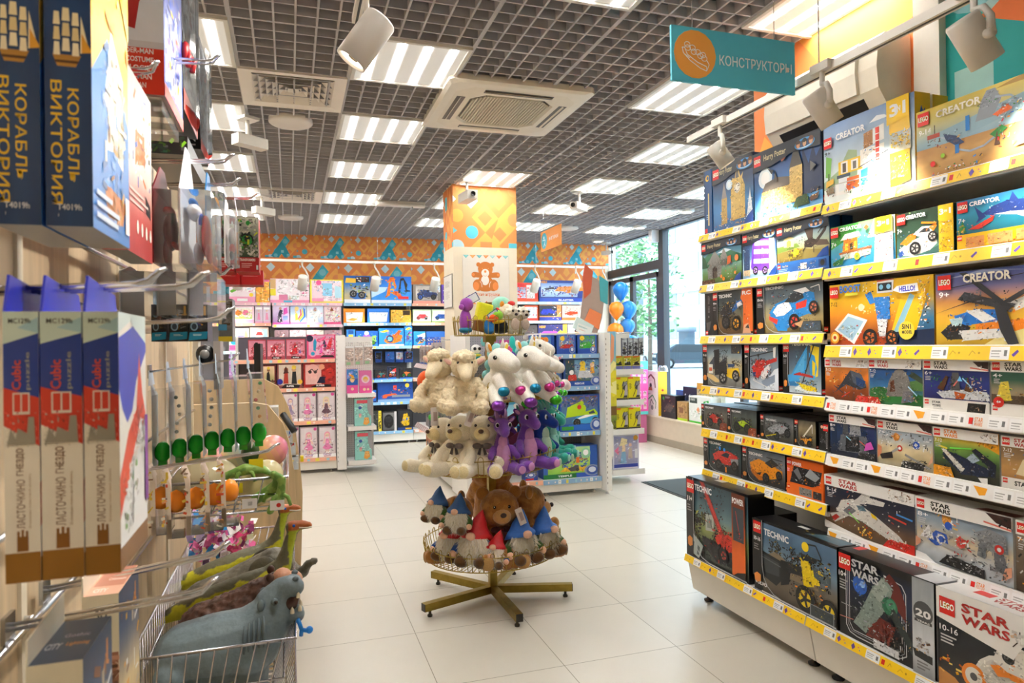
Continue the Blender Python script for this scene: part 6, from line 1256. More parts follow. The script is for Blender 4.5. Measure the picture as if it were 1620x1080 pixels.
carton('-y', -0.816, 10.520, 1.853, -0.482, 10.620, 2.101, 'r 0 0 100 100 f9d8e4;g 8 26 92 92 .15 9fd060 f8e8a0 fff;e e88a3a 36 60 12;e e87aa0 66 62 12;k 14 34 90 84 50 7 e83a4a fff f7d04a 7ab83a c98a5a;r 0 0 100 20 f6a8c8', 'pink playset box with a white and green picture, second back shelf', 'f4b0cc')
carton('-y', -0.469, 10.520, 1.853, -0.366, 10.580, 2.101, 'r 0 0 100 100 e8d4e4;r 10 12 90 94 d8c8d8;p e890b8 30,20 70,20 60,60 40,60;e e8c0a0 50 72 12;r 10 80 90 92 fff;r 0 0 100 12 e8a8cc', 'small clear doll pack, left of two, second back shelf', 'd8b0cc')
carton('-y', -0.357, 10.520, 1.853, -0.258, 10.580, 2.101, 'r 0 0 100 100 e8d4e4;r 10 12 90 94 d8c8d8;p e890b8 30,20 70,20 60,60 40,60;e e8c0a0 50 72 12;r 10 80 90 92 fff;r 0 0 100 12 e8a8cc', 'small clear doll pack, right of two, second back shelf', 'd8b0cc')
carton('-y', -0.228, 10.520, 1.832, 0.004, 10.620, 2.112, 'g 0 0 100 100 .1 a86ab8 d8c0e8 e8d8f0;p 2a2440 30,12 56,12 52,50 60,74 44,80 34,60;e c89a80 46 84 8;p e85ac0 64,50 90,60 86,90 66,84;p 8fa8e0 60,20 92,24 90,46 62,44;k 30 12 56 60 24 6 fff 2a2440;r 0 0 100 10 e85ab0', 'purple doll box with a doll in a dark dress', '8a4a98')
carton('-y', 0.017, 10.520, 1.832, 0.240, 10.620, 2.112, 'g 0 0 100 100 .1 e8a0c8 c8e0f4 b8c8f0;p 3a7ad8 60,8 96,40 92,80 80,90 84,50 56,20;p f6e03a 56,16 84,46 78,84 72,84 74,50 50,24;p e85a6a 50,24 72,50 66,80 60,80 62,54 44,30;p e8c83a 30,20 48,24 44,60 30,56;e e8b890 38 78 11;e f4d88a 40 84 13;p f4d88a 28,60 34,84 40,56;r 0 0 100 12 e878b8', 'mermaid doll box with a rainbow', 'd890c0')
carton('-y', 0.248, 10.520, 1.832, 0.483, 10.620, 2.114, 'g 0 0 100 100 .1 b8d8f4 f0f4fc d0e4f8;p fff 30,10 70,10 60,60 40,60;p f4f6fb 20,30 44,60 30,80 14,60;p f4f6fb 80,30 56,60 70,80 86,60;e e8c0a0 50 76 10;p f0a8d0 38,74 50,92 62,74 56,84 44,84;k 14 8 90 96 40 6 8fd0f4 f4a8d0 fff;r 0 0 100 9 f0c0e0', 'pale blue fairy doll box with white wings', 'b0c8e8')
carton('-y', 0.491, 10.520, 1.832, 0.739, 10.620, 2.115, 'r 0 0 100 100 e8c8d0;g 10 12 90 94 .2 f8e0e4 e8f0d8 f0d0d8;k 12 14 90 92 80 7 e83a5a 7ab83a fff f7a83a c85a9a 8fc0e0;e c89a70 46 76 9;p 8a4a2a 36,70 46,92 58,72;r 0 0 100 12 e8508a', 'pink doll box full of small accessories', 'd8a0b0')
carton('-y', 0.774, 10.520, 1.850, 1.087, 10.620, 2.067, 'r 0 0 100 100 f08a1e;p fff 14,8 86,8 92,74 10,74;k 16 12 86 70 40 6 3a8ae0 f08a1e e8e8e8 555;p e8a040 20,20 50,14 70,30 40,36;r 0 80 100 100 f39a2a', 'orange and blue storage bin box of car tracks', '2a6ad8', cols={'l': '1f6ad8', 'r': '1f6ad8'})
carton('-y', 1.129, 10.520, 1.850, 1.458, 10.620, 2.069, 'r 0 0 100 100 2a7ae0;p eef4fa 12,8 88,8 94,74 8,74;k 16 12 88 70 40 6 8fc0f0 fff 3a8ae0 c8d8e8;r 0 80 100 100 3a8af0', 'blue storage bin box of car tracks', '1f6ad8')
carton('-y', 1.481, 10.520, 1.850, 1.789, 10.620, 2.050, 'r 0 0 100 100 f0c04a;k 4 8 96 94 90 7 e8842a 8a5a1a f8dc6a c8641e fff 3a3a2a;r 60 60 96 96 3a2a1a', 'yellow box full of orange construction trucks', 'c8902a')
carton('-y', 1.822, 10.520, 1.850, 2.105, 10.620, 2.056, 'r 0 0 100 100 d0e8c0;g 6 10 94 90 .15 f4f4f0 fff;p c8303a 18,40 36,64 70,64 84,44 70,32 24,30;w 30 34 13 c33;w 72 34 13 444;k 18 30 84 64 24 5 fff 222 e85a5a;r 0 0 100 12 8fc060', 'pale green box with a red toy car', 'a8c890')
carton('-y', 2.119, 10.520, 1.850, 2.449, 10.620, 2.056, 'r 0 0 100 100 d0e8c0;g 6 10 94 90 .15 f4f4f0 fff;p 2a62c0 12,40 30,64 70,64 84,44 70,32 20,30;w 26 34 13 38c;w 72 34 13 444;k 18 30 84 64 24 5 fff 222 5a8ae0;r 0 0 100 12 8fc060', 'pale green box with a blue toy car beside the pillar', 'a8c890')
carton('-y', -0.820, 10.520, 1.455, -0.554, 10.620, 1.783, 'r 0 0 100 100 e8eef4;r 40 30 96 90 f6d8e8;l 222 4 44,40 90,40;l c8303a 4 44,52 90,52;l 3a6ac0 4 44,64 90,64;l e8a0c0 4 44,76 90,76;p e8b890 76,20 92,20 94,70 84,96 78,70;e 3ab0d8 24 40 16;e 8fe0f0 22 60 12;r 0 0 100 12 f0a0c8;r 2 6 40 26 e85a9a', 'white drawing kit box, third back shelf at the left', 'c8d8e8')
carton('-y', -0.541, 10.520, 1.455, -0.288, 10.620, 1.794, 'r 0 0 100 100 e8d0c0;g 6 30 94 94 .1 7ac0e0 d8ecf4;e fff 50 72 26;p c84a4a 30,66 70,66 62,80 40,80;e e0b090 60 40 14;p e03a6a 50,10 96,14 94,28 48,24;r 0 0 100 10 e8a03a', 'children book box with a blue sky picture, third back shelf', 'b08a70')
carton('-y', -0.206, 10.520, 1.455, -0.009, 10.620, 1.752, 'r 0 0 100 100 8a7078;p c8303a 34,6 66,6 58,50 44,50;e e8b890 50 66 11;k 20 50 80 92 30 7 5a3a2a c8a0a8 e8d0d8;r 0 0 100 8 e0a0c0', 'doll box with a red dress doll behind the pink sets', '6a5058')
carton('-y', 0.004, 10.520, 1.455, 0.231, 10.620, 1.750, 'r 0 0 100 100 c8b0b8;p f0a0c8 20,6 50,6 44,50 26,50;e e8c0a0 36 62 10;p f0a0c8 60,10 84,10 78,50 64,50;e e8c0a0 72 60 9;k 14 60 90 96 30 6 a8e0e8 fff c8303a;r 0 0 100 8 e8a0c8', 'box with two pink dressed dolls behind the pink sets', 'a89098')
carton('-y', 0.243, 10.520, 1.455, 0.483, 10.620, 1.748, 'r 0 0 100 100 d8d0c8;p 1a1a22 34,6 64,6 58,60 40,60;e 8a5a40 50 72 11;k 20 10 84 96 24 6 3a6ac0 fff e8c84a;r 0 0 100 10 e8c0d8', 'box with a doll in a black suit behind the pink sets', 'b0a8a0')
carton('-y', 0.496, 10.520, 1.455, 0.748, 10.620, 1.746, 'r 0 0 100 100 b09098;p c8404a 30,6 64,6 56,56 40,56;e e8c0a0 48 70 11;k 16 10 90 96 34 7 a83a4a 3a5a9a e8d0d8;r 0 0 100 8 e0a0c0', 'red and pink doll box near the white post', '906a74')
carton('-y', 0.817, 10.520, 1.496, 0.943, 10.580, 1.753, 'r 0 0 100 100 2a7ad0;p f0c83a 16,30 84,30 76,70 24,70;w 28 30 18 888;w 74 30 18 888;r 20 74 80 96 1a4a8a', 'small blue pack with a yellow truck, third back shelf', '1f5ab0')
carton('-y', 0.956, 10.520, 1.496, 1.282, 10.620, 1.732, 'r 0 0 100 100 1c5ab4;p 9a5ac8 34,40 60,40 64,70 48,86 32,70;p 8fe83a 10,30 30,40 30,60 10,70;p 8fe83a 90,30 68,40 70,60 90,72;e eee 48 84 10;k 10 20 90 80 40 7 8fe83a 5a3a9a 222 3a8ae8;r 0 0 100 18 2a7ae0;w 22 22 14 6c3;w 78 22 14 6c3', 'blue box with a purple and green spider car', '1a4a9a')
carton('-y', 1.296, 10.520, 1.496, 1.677, 10.620, 1.768, 'r 0 0 100 100 2a8ae0;p f27a1e 20,30 40,60 70,70 94,60 90,30 60,14 30,16;e 1c3a6a 44 40 15;e 5ab8f0 44 40 9;p e8641e 60,60 80,90 90,84 76,56;k 20 16 96 90 60 6 f27a1e f8b04a c8501a 8fd0f8;p f8d23a 4,80 30,92 44,84 20,76;r 0 0 100 10 e8f0f8', 'blue box with an orange sea creature track', '1a6ac8')
carton('-y', 1.691, 10.520, 1.496, 1.805, 10.620, 1.796, 'r 0 0 100 100 2a8ae0;p f8d23a 6,84 60,96 94,88 40,80;p 6a4a8a 20,20 50,30 80,70 60,76 30,50;k 10 10 90 70 24 9 9a6ac8 333 8ac83a', 'narrow blue box end beside the orange sea creature box', '1a6ac8')
carton('-y', 1.827, 10.520, 1.496, 2.011, 10.620, 1.716, 'r 0 0 100 100 2a8ae0;p fff 30,70 98,90 98,60 60,40;p f0901e 30,10 80,20 96,50 60,40;p 2a3a8a 20,40 50,64 80,60 70,40;w 30 38 12 38c;w 70 34 12 38c', 'blue and orange racing set box left of the pillar', '1a6ac8')
carton('-y', 2.025, 10.520, 1.496, 2.444, 10.620, 1.714, 'r 0 0 100 100 1c4a9a;k 4 6 96 60 50 7 f0901e fff c8303a 2a2a5a e8c8a0;r 0 60 70 100 2a62b0', 'dark blue box with orange parts behind the pillar edge', '16387a')
carton('-y', 1.265, 10.74, 1.244, 1.362, 10.80, 1.412, 'r 0 0 100 100 2a6ac8;r 8 30 92 92 222;k 10 30 90 90 24 10 888 fff e33 222;r 0 0 100 24 1a4a9a', 'small hanging pack with a black toy car on the dark pegboard', '1a3a7a')
carton('-y', 1.421, 10.74, 1.241, 1.559, 10.80, 1.409, 'r 0 0 100 100 2a6ac8;r 8 30 92 92 3a7ad0;k 10 30 90 90 24 10 888 fff e33 222;r 0 0 100 24 1a4a9a', 'small hanging pack with a blue toy car on the dark pegboard', '1a3a7a')
carton('-y', 1.579, 10.74, 1.237, 1.699, 10.80, 1.407, 'r 0 0 100 100 2a6ac8;r 8 30 92 92 ddd;k 10 30 90 90 24 10 888 fff e33 222;r 0 0 100 24 1a4a9a', 'small hanging pack with a white and blue toy car on the dark pegboard', '1a3a7a')
carton('-y', 1.719, 10.74, 1.234, 1.849, 10.80, 1.404, 'r 0 0 100 100 2a6ac8;r 8 30 92 92 2a2a3a;k 10 30 90 90 24 10 888 fff e33 222;r 0 0 100 24 1a4a9a', 'small hanging pack with a dark toy car on the dark pegboard', '1a3a7a')
carton('-y', 1.042, 10.520, 0.987, 1.217, 10.600, 1.139, 'r 0 0 100 100 26262a;r 0 0 100 14 2a6ac8;p c8302a 20,44 40,66 76,62 88,44 70,30 24,28;w 30 34 20 c33;w 74 34 20 c33;k 10 20 90 90 30 7 555 888 f0a01e 2a6ac8', 'red toy truck on the fifth back shelf in a dark window box', '222')
carton('-y', 1.226, 10.520, 0.987, 1.408, 10.600, 1.143, 'r 0 0 100 100 26262a;r 0 0 100 14 2a6ac8;p 3a7a7a 20,44 40,66 76,62 88,44 70,30 24,28;w 30 34 20 c33;w 74 34 20 c33;k 10 20 90 90 30 7 555 888 f0a01e 2a6ac8', 'teal toy truck on the fifth back shelf in a dark window box', '222')
carton('-y', 1.431, 10.520, 0.987, 1.553, 10.600, 1.177, 'r 0 0 100 100 26262a;r 0 0 100 14 2a6ac8;p e33 50,70 96,90 96,60 60,50;r 20 20 80 60 fff;w 30 34 20 c33;w 74 34 20 c33;k 10 20 90 90 30 7 555 888 f0a01e 2a6ac8', 'small blue ramp set on the fifth back shelf', '2a6ac8')
carton('-y', 1.605, 10.520, 0.987, 1.806, 10.600, 1.152, 'r 0 0 100 100 26262a;r 0 0 100 14 2a6ac8;p d8702a 20,44 40,66 76,62 88,44 70,30 24,28;w 30 34 20 3a3;w 74 34 20 3a3;k 10 20 90 90 30 7 555 888 f0a01e 2a6ac8', 'orange toy truck with green wheels on the fifth back shelf in a dark window box', '222')
carton('-y', 1.141, 10.520, 0.641, 1.246, 10.620, 0.829, 'r 0 0 100 100 2a6ac8;p f0702a 10,40 80,60 90,40 30,24;r 0 0 100 12 1a3a7a', 'blue box next to the big garage set, sixth back shelf', '1a4a9a')
carton('-y', 1.266, 10.520, 0.641, 1.803, 10.660, 0.934, 'g 0 0 100 100 .2 2a5ab0 1c4a9a 123a80;p f0602a 10,30 20,40 50,44 56,36 30,30;r 40 24 92 36 8a9098;r 44 60 54 86 d83a2a;k 36 36 92 80 60 6 1a2a5a c8303a 3a8ae8 e8a02a 222;r 0 0 100 14 8ab0d8;e f8d23a 84 84 6;p f0602a 12,20 24,20 30,34 18,34', 'big dark blue garage set box, sixth back shelf', '123a80')
carton('-y', 1.146, 10.520, 0.199, 1.318, 10.620, 0.511, 'r 0 0 100 100 3a3c38;k 10 20 70 94 50 8 6a6c68 8a8c88 222;r 74 0 100 100 e8d03a;h 222 78 10 16 70 I;k 76 8 98 90 20 6 222 e8d03a', 'grey robot figure box with a yellow side strip on the bottom back shelf', '2a2c28')
carton('-y', 1.331, 10.520, 0.199, 1.548, 10.620, 0.492, 'r 0 0 100 100 3a3436;g 6 6 82 94 .2 555 777;e 17171a 44 50 34 36;e 2a2a30 44 60 24 18;r 84 0 100 100 d8d4d0;k 20 20 70 80 24 6 333 555 111', 'black helmet in a grey window box on the bottom back shelf', '222')
carton('-y', 1.562, 10.520, 0.199, 1.802, 10.620, 0.510, 'r 0 0 100 100 14161c;g 6 16 94 94 .2 1a1c22 2a2c34;p e8b81e 26,30 40,80 62,84 76,50 70,26 46,20;e 3a8af0 38 52 6;e 3a8af0 62 56 6;k 24 20 78 84 40 6 e8b81e a8801a 222 888;r 0 0 100 14 1a3a7a;r 50 4 90 11 e8b81e', 'yellow robot mask in a black box on the bottom back shelf', '111318')
carton('-y', 3.337, 10.520, 2.185, 3.888, 10.620, 2.497, 'r 0 0 100 100 e8402a;g 4 20 62 76 .15 c8d0e0 8a98b8;p d8302a 0,74 60,80 56,96 0,96;k 4 24 62 76 60 6 e8402a 3a4a6a fff 222 2a6ac8;r 64 18 90 88 d8d4d0;k 66 20 88 86 30 6 3a3a4a e33;r 0 0 100 14 e85a2a', 'red box with a toy car tower right of the pillar', 'c8301e')
carton('-y', 3.909, 10.520, 2.185, 4.761, 10.640, 2.543, 'r 0 0 100 100 2a3a8a;g 4 24 80 88 .15 9ab8e0 c8d8ec 6a8ac8;p f08a1e 32,50 40,70 70,74 96,66 96,54 74,50 60,40 50,50;p e8a04a 34,56 60,60 88,60 60,64;p 3a3a42 10,62 30,70 32,60 14,56;k 6 26 80 74 70 6 f08a1e 555 fff c85a1e 8ab0e8;r 0 0 100 18 2a50c0;h fff 40 5 32 8 BLASTER;h f8a01e 3 86 14 10 NERF;p f2a05a 80,60 100,70 100,96 76,96', 'long blue box with an orange toy blaster, top shelf right of the pillar', '1a2a6a')
carton('-y', 3.331, 10.520, 1.873, 3.641, 10.620, 2.115, 'r 0 0 100 100 3a3432;k 10 10 90 90 30 8 888 c33 fff', 'dark box half hidden by the pillar, second shelf', '2a2624')
carton('-y', 3.650, 10.520, 1.873, 3.883, 10.620, 2.127, 'r 0 0 100 100 e85a2a;r 8 18 92 90 d8dce8;k 10 20 90 88 50 8 e8402a 3a6ac8 f0a02a fff 888;r 0 0 100 16 e8402a', 'red framed box with small play set parts, second shelf', 'd04a20')
carton('-y', 3.909, 10.520, 1.873, 4.296, 10.620, 2.138, 'r 0 0 100 100 f0a050;r 0 30 80 96 2a2a3a;p 2a3ac8 4,50 16,72 50,74 74,60 70,44 44,50 30,38 10,40;k 4 38 76 74 30 6 2a3ac8 4a5ae8 1a2a8a;r 0 0 100 24 2a3a9a;k 60 4 98 96 30 7 f07a1e f8c080 fff', 'box with a blue toy blaster, second shelf', 'd8701e')
carton('-y', 4.311, 10.520, 1.873, 4.777, 10.620, 2.129, 'r 0 0 100 100 f8d8c8;p e8501e 10,46 30,62 60,60 60,46 30,34;k 6 30 96 90 60 7 f06a2a fff e83a1e f8b090;r 0 0 60 22 f07a3a', 'pale box with a red toy blaster, second shelf', 'f0a080')
carton('-y', 3.327, 10.520, 1.570, 3.867, 10.620, 1.806, 'r 0 0 100 100 4a4240;k 8 8 92 92 30 8 c33 888 222', 'dark box behind the purple blaster, third shelf', '3a3230')
carton('-y', 3.882, 10.520, 1.570, 4.393, 10.620, 1.814, 'r 0 0 100 100 2a2a6a;p a04ac8 2,30 20,56 60,56 76,40 60,24 20,20;p c8e83a 60,30 76,60 92,50 84,26;h f8a01e 4 76 22 16 NERF;k 40 56 80 96 30 7 f0a01e 2a4ac0 555;r 86 0 100 100 f0b03a', 'box with a purple and lime toy blaster, third shelf', '1a1a5a')
carton('-y', 4.409, 10.520, 1.570, 4.726, 10.620, 1.812, 'r 0 0 100 100 c8d4ec;h f8a01e 10 76 40 14 NERF;e d8a080 50 44 14;e 3a2a22 50 56 14 10;p 2a4ac0 30,6 70,6 66,30 34,30;r 70 50 100 96 2a3a9a', 'box with a portrait and blue shirt, third shelf near the corner', '8a98c8')
carton('-y', -0.824, 10.520, 1.024, -0.694, 10.620, 1.413, 'r 0 0 100 100 b88ac8;p 3a3a5a 34,10 66,10 60,60 40,60;e e8c0a8 50 70 12;k 8 8 92 94 40 8 fff e85aa0 3ab0c0 f0d0e4;r 0 0 100 10 6a3a9a', 'lilac doll pack low on the far left back bay', 'b88ac8')
carton('-y', -0.681, 10.520, 1.024, -0.549, 10.620, 1.428, 'r 0 0 100 100 5ab0b8;p 3a3a5a 34,10 66,10 60,60 40,60;e e8c0a8 50 70 12;k 8 8 92 94 40 8 fff e85aa0 3ab0c0 f0d0e4;r 0 0 100 10 6a3a9a', 'teal doll pack low on the far left back bay', '5ab0b8')
carton('-y', -0.537, 10.520, 1.024, -0.404, 10.620, 1.416, 'r 0 0 100 100 e88ab8;p 3a3a5a 34,10 66,10 60,60 40,60;e e8c0a8 50 70 12;k 8 8 92 94 40 8 fff e85aa0 3ab0c0 f0d0e4;r 0 0 100 10 6a3a9a', 'pink doll pack low on the far left back bay', 'e88ab8')
# --- gondola of pink and red doll sets
carton('-y', -0.457, 8.470, 1.357, -0.262, 8.570, 1.596, 'r 0 0 100 100 a83a48;g 4 18 96 94 .15 e8a0b0 d88a9c c87a90;p 2a1a1e 30,60 40,86 54,86 56,64;e e8c0a8 44 70 10;k 20 20 90 70 70 8 8a1a24 e8c0c8 3a2a2a d85a6a fff;p 1a1416 30,4 70,4 84,12 60,14 40,18 24,12;h eee 34 6 34 6 SUPER;', 'pink window box with a dark haired doll, leftmost on its gondola', '8a2a38')
carton('-y', -0.251, 8.470, 1.357, -0.051, 8.570, 1.594, 'r 0 0 100 100 b04452;g 4 18 96 94 .15 e8a0b0 d88a9c c87a90;p c8202e 20,40 30,66 44,70 60,56 46,40 34,34;l c8202e 6 50,60 76,80;e 8a1a24 30 46 8;e 8a1a24 44 60 7;k 20 20 96 80 40 7 fff e8c0c8 d85a6a;p 1a1416 30,4 70,4 84,12 60,14 40,18 24,12;h eee 34 6 34 6 SUPER;', 'pink window box with a red guitar', '8a2a38')
carton('-y', -0.040, 8.470, 1.357, 0.177, 8.570, 1.599, 'r 0 0 100 100 b04452;g 4 18 96 94 .15 e8a0b0 d88a9c c87a90;p c8202e 40,26 60,30 54,80 44,84 36,60;e c8202e 30 34 12;p 8a6ac0 66,30 78,30 72,60;k 20 20 96 84 50 7 fff c8202e e8c0c8 3a2a2a;p 1a1416 30,4 70,4 84,12 60,14 40,18 24,12;h eee 34 6 34 6 SUPER;', 'pink window box with a red heart and a purple tower', '8a2a38')
carton('-y', 0.196, 8.470, 1.357, 0.527, 8.590, 1.648, 'r 0 0 100 100 d84a78;g 6 16 94 96 .12 e8b0c8 d89ab8;p 2a9ac0 22,30 30,30 34,70 28,86 22,70;p e85ac0 44,24 54,24 50,60;p d8303a 66,40 80,84 88,84 84,40;p 3a2a4a 54,60 60,80 68,60 62,40;e 2a2440 10 84 12;k 34 16 94 90 60 6 e83a9a fff 3a9ac0 f4c8d8 555;e f0a0c0 20 22 12;e 2a9ac0 20 22 7;p 1a1416 44,6 96,6 90,14 56,16', 'big pink box with a blue tower and small dolls', 'c03a68')
carton('-y', -0.337, 8.470, 1.015, -0.154, 8.570, 1.299, 'r 0 0 100 100 6a2428;g 6 8 90 94 .2 7a9a5a b8a878 e8c8a8;p 17171a 40,10 64,10 62,60 56,74 44,66;e 8a5a3a 54 78 9;e e8c83a 54 86 9;k 20 10 90 40 24 7 2a5a2a 222', 'box with a doll in a black suit beside the monitor', '5a1a1e')
carton('-y', -0.142, 8.470, 1.015, 0.141, 8.570, 1.308, 'r 0 0 100 100 8a4a48;g 6 14 94 96 .15 c8b8a8 d8c8b8;p b83a2a 24,20 44,20 42,66 28,66;e a8603a 35 76 9;p 4a1a14 24,60 34,90 46,62;p 22242a 56,18 78,18 74,68 60,68;e c89a78 66 76 9;e e8c84a 66 85 9;e 2a2a9a 10 28 12;e e8b83a 90 26 10;p 1a1416 14,2 86,2 90,14 60,16 30,18;h eee 36 6 30 7 SUPER', 'window box with a red and a black costumed doll', '6a2a28')
carton('-y', 0.152, 8.470, 1.015, 0.530, 8.570, 1.308, 'r 0 0 100 100 a82a28;g 6 14 54 94 .15 e8b8b0 d8a098;e e8b0a8 28 70 20;l 3a2a2a 3 14,66 26,76 34,62 44,76;e 3a2a2a 20 64 5;e 3a2a2a 36 64 5;p c8302a 56,60 90,90 94,50 70,30;p 1a1a3a 40,18 50,44 64,44 66,18;e e8a080 56 84 9;p 1a1416 20,2 84,2 84,12 40,14;h eee 38 5 26 7 SUPER;k 60 20 94 90 30 6 d84a48 8a1a18', 'red window box with a bicycle drawing', '8a1e1c')
carton('-y', -0.083, 8.470, 0.621, 0.083, 8.570, 0.958, 'r 0 0 100 100 b8a8ae;g 6 12 94 96 .1 d8ced2 e4dade;p 9a8aa8 34,40 66,40 78,30 60,24 40,24 22,30;p 9a8aa8 38,40 62,40 58,60 42,60;l e8c0ac 4 44,24 43,10;l e8c0ac 4 56,24 57,10;e a88ab0 50 74 17;e efccb8 50 72 12;e 3a5a6a 45 71 2.4;e 3a5a6a 55 71 2.4;l efccb8 4 40,58 28,44;l efccb8 4 60,58 72,44;p a88ab0 34,74 30,50 38,62;p a88ab0 66,74 70,50 62,62;e d84a9a 86 92 9;k 12 14 90 60 24 4 c86ab0 8a3a6a fff;p fff 0,0 100,0 100,11 0,11;t 8a3a9a 26 5 50 9 Glitter;r 30 2 70 4 c83a4a', 'clear doll box with a lilac haired doll partly behind the counter', 'b8a8ae')
carton('-y', 0.094, 8.470, 0.621, 0.295, 8.570, 0.958, 'r 0 0 100 100 b8a8ae;g 6 12 94 96 .1 d8ced2 e4dade;p e884b8 34,40 66,40 78,30 60,24 40,24 22,30;p e884b8 38,40 62,40 58,60 42,60;l e8c0ac 4 44,24 43,10;l e8c0ac 4 56,24 57,10;e f0a8c0 50 74 17;e efccb8 50 72 12;e 3a5a6a 45 71 2.4;e 3a5a6a 55 71 2.4;l efccb8 4 40,58 28,44;l efccb8 4 60,58 72,44;p f0a8c0 34,74 30,50 38,62;p f0a8c0 66,74 70,50 62,62;e d84a9a 86 92 9;k 12 14 90 60 24 4 c86ab0 8a3a6a fff;p fff 0,0 100,0 100,11 0,11;t 8a3a9a 26 5 50 9 Glitter;r 30 2 70 4 c83a4a', 'clear doll box with a pink skirted doll, upper row in the middle', 'b8a8ae')
carton('-y', 0.306, 8.470, 0.621, 0.511, 8.570, 0.958, 'r 0 0 100 100 b8a8ae;g 6 12 94 96 .1 d8ced2 e4dade;p 6a4a58 34,40 66,40 78,30 60,24 40,24 22,30;p 6a4a58 38,40 62,40 58,60 42,60;l e8c0ac 4 44,24 43,10;l e8c0ac 4 56,24 57,10;e e8d8a8 50 74 17;e efccb8 50 72 12;e 3a5a6a 45 71 2.4;e 3a5a6a 55 71 2.4;l efccb8 4 40,58 28,44;l efccb8 4 60,58 72,44;p e8d8a8 34,74 30,50 38,62;p e8d8a8 66,74 70,50 62,62;e d84a9a 86 92 9;k 12 14 90 60 24 4 c86ab0 8a3a6a fff;p fff 0,0 100,0 100,11 0,11;t 8a3a9a 26 5 50 9 Glitter;r 30 2 70 4 c83a4a', 'clear doll box with a blond doll in a dark dress', 'b8a8ae')
carton('-y', -0.081, 8.470, 0.183, 0.092, 8.570, 0.562, 'r 0 0 100 100 b8a8ae;g 6 12 94 96 .1 d8ced2 e4dade;p e884b8 34,40 66,40 78,30 60,24 40,24 22,30;p e884b8 38,40 62,40 58,60 42,60;l e8c0ac 4 44,24 43,10;l e8c0ac 4 56,24 57,10;e f0a0b8 50 74 17;e efccb8 50 72 12;e 3a5a6a 45 71 2.4;e 3a5a6a 55 71 2.4;l efccb8 4 40,58 28,44;l efccb8 4 60,58 72,44;p f0a0b8 34,74 30,50 38,62;p f0a0b8 66,74 70,50 62,62;e d84a9a 86 92 9;k 12 14 90 60 24 4 c86ab0 8a3a6a fff;p fff 0,0 100,0 100,11 0,11;t 8a3a9a 26 5 50 9 Glitter;r 30 2 70 4 c83a4a', 'clear doll box with a pink doll, lower row behind the counter edge', 'b8a8ae')
carton('-y', 0.103, 8.470, 0.183, 0.304, 8.570, 0.552, 'r 0 0 100 100 b8a8ae;g 6 12 94 96 .1 d8ced2 e4dade;p e884b8 34,40 66,40 78,30 60,24 40,24 22,30;p e884b8 38,40 62,40 58,60 42,60;l e8c0ac 4 44,24 43,10;l e8c0ac 4 56,24 57,10;e f0a0b8 50 74 17;e efccb8 50 72 12;e 3a5a6a 45 71 2.4;e 3a5a6a 55 71 2.4;l efccb8 4 40,58 28,44;l efccb8 4 60,58 72,44;p f0a0b8 34,74 30,50 38,62;p f0a0b8 66,74 70,50 62,62;e d84a9a 86 92 9;k 12 14 90 60 24 4 c86ab0 8a3a6a fff;p fff 0,0 100,0 100,11 0,11;t 8a3a9a 26 5 50 9 Glitter;r 30 2 70 4 c83a4a', 'clear doll box with a pink skirted doll, lower row in the middle', 'b8a8ae')
carton('-y', 0.316, 8.470, 0.183, 0.513, 8.570, 0.549, 'r 0 0 100 100 b8a8ae;g 6 12 94 96 .1 d8ced2 e4dade;p e884b8 34,40 66,40 78,30 60,24 40,24 22,30;p e884b8 38,40 62,40 58,60 42,60;l e8c0ac 4 44,24 43,10;l e8c0ac 4 56,24 57,10;e f0a0b8 50 74 17;e efccb8 50 72 12;e 3a5a6a 45 71 2.4;e 3a5a6a 55 71 2.4;l efccb8 4 40,58 28,44;l efccb8 4 60,58 72,44;p f0a0b8 34,74 30,50 38,62;p f0a0b8 66,74 70,50 62,62;e d84a9a 86 92 9;k 12 14 90 60 24 4 c86ab0 8a3a6a fff;p fff 0,0 100,0 100,11 0,11;t 8a3a9a 26 5 50 9 Glitter;r 30 2 70 4 c83a4a', 'clear doll box with a pink skirted doll, lower row at the post', 'b8a8ae')
# --- narrow side shelves at the end of that gondola
carton('-y', 0.639, 8.300, 0.944, 0.767, 8.380, 1.229, 'r 0 0 100 100 2a62b8;p 3a8ad8 0,60 100,60 100,100 0,100;e f0c84a 50 60 24;e f0c0a0 50 52 16;r 0 0 100 34 e85aa0;e f4d0b0 50 18 14;k 10 60 90 96 20 8 fff f0a02a e83a4a', 'small pink and blue doll pack, left of two on the side shelf', 'e070a8')
carton('-y', 0.785, 8.300, 0.944, 0.930, 8.380, 1.210, 'r 0 0 100 100 e87ab8;e f0d0e4 50 62 34;e f0c84a 50 62 20;e f0c0a0 50 56 14;r 0 0 100 32 e85aa0;e f4d0b0 40 16 12;e f4d0b0 70 16 10', 'small pink doll pack with a round cut out, right of two on the side shelf', 'e070a8')
carton('-y', 0.722, 8.300, 0.553, 0.918, 8.400, 0.879, 'r 0 0 100 100 8fcfc8;k 4 30 96 98 70 4 e8f4f0 a8dcd6 fff;r 14 82 84 94 e85a6a;e 3a5aa8 34 66 10;e e8a0b0 34 40 9;e f0d0b0 34 34 7;p 2a2a3a 0,0 1,0 0,1;p f0a84a 52,6 60,30 84,30 90,10 70,2;e f0b86a 72 20 13;e 3a2a1a 66 22 2;e 3a2a1a 78 22 2;p 9a9aa0 78,100 100,100 100,36 90,40 78,60', 'teal dotted toy box with an orange cat on the middle side shelf', '6a7078')
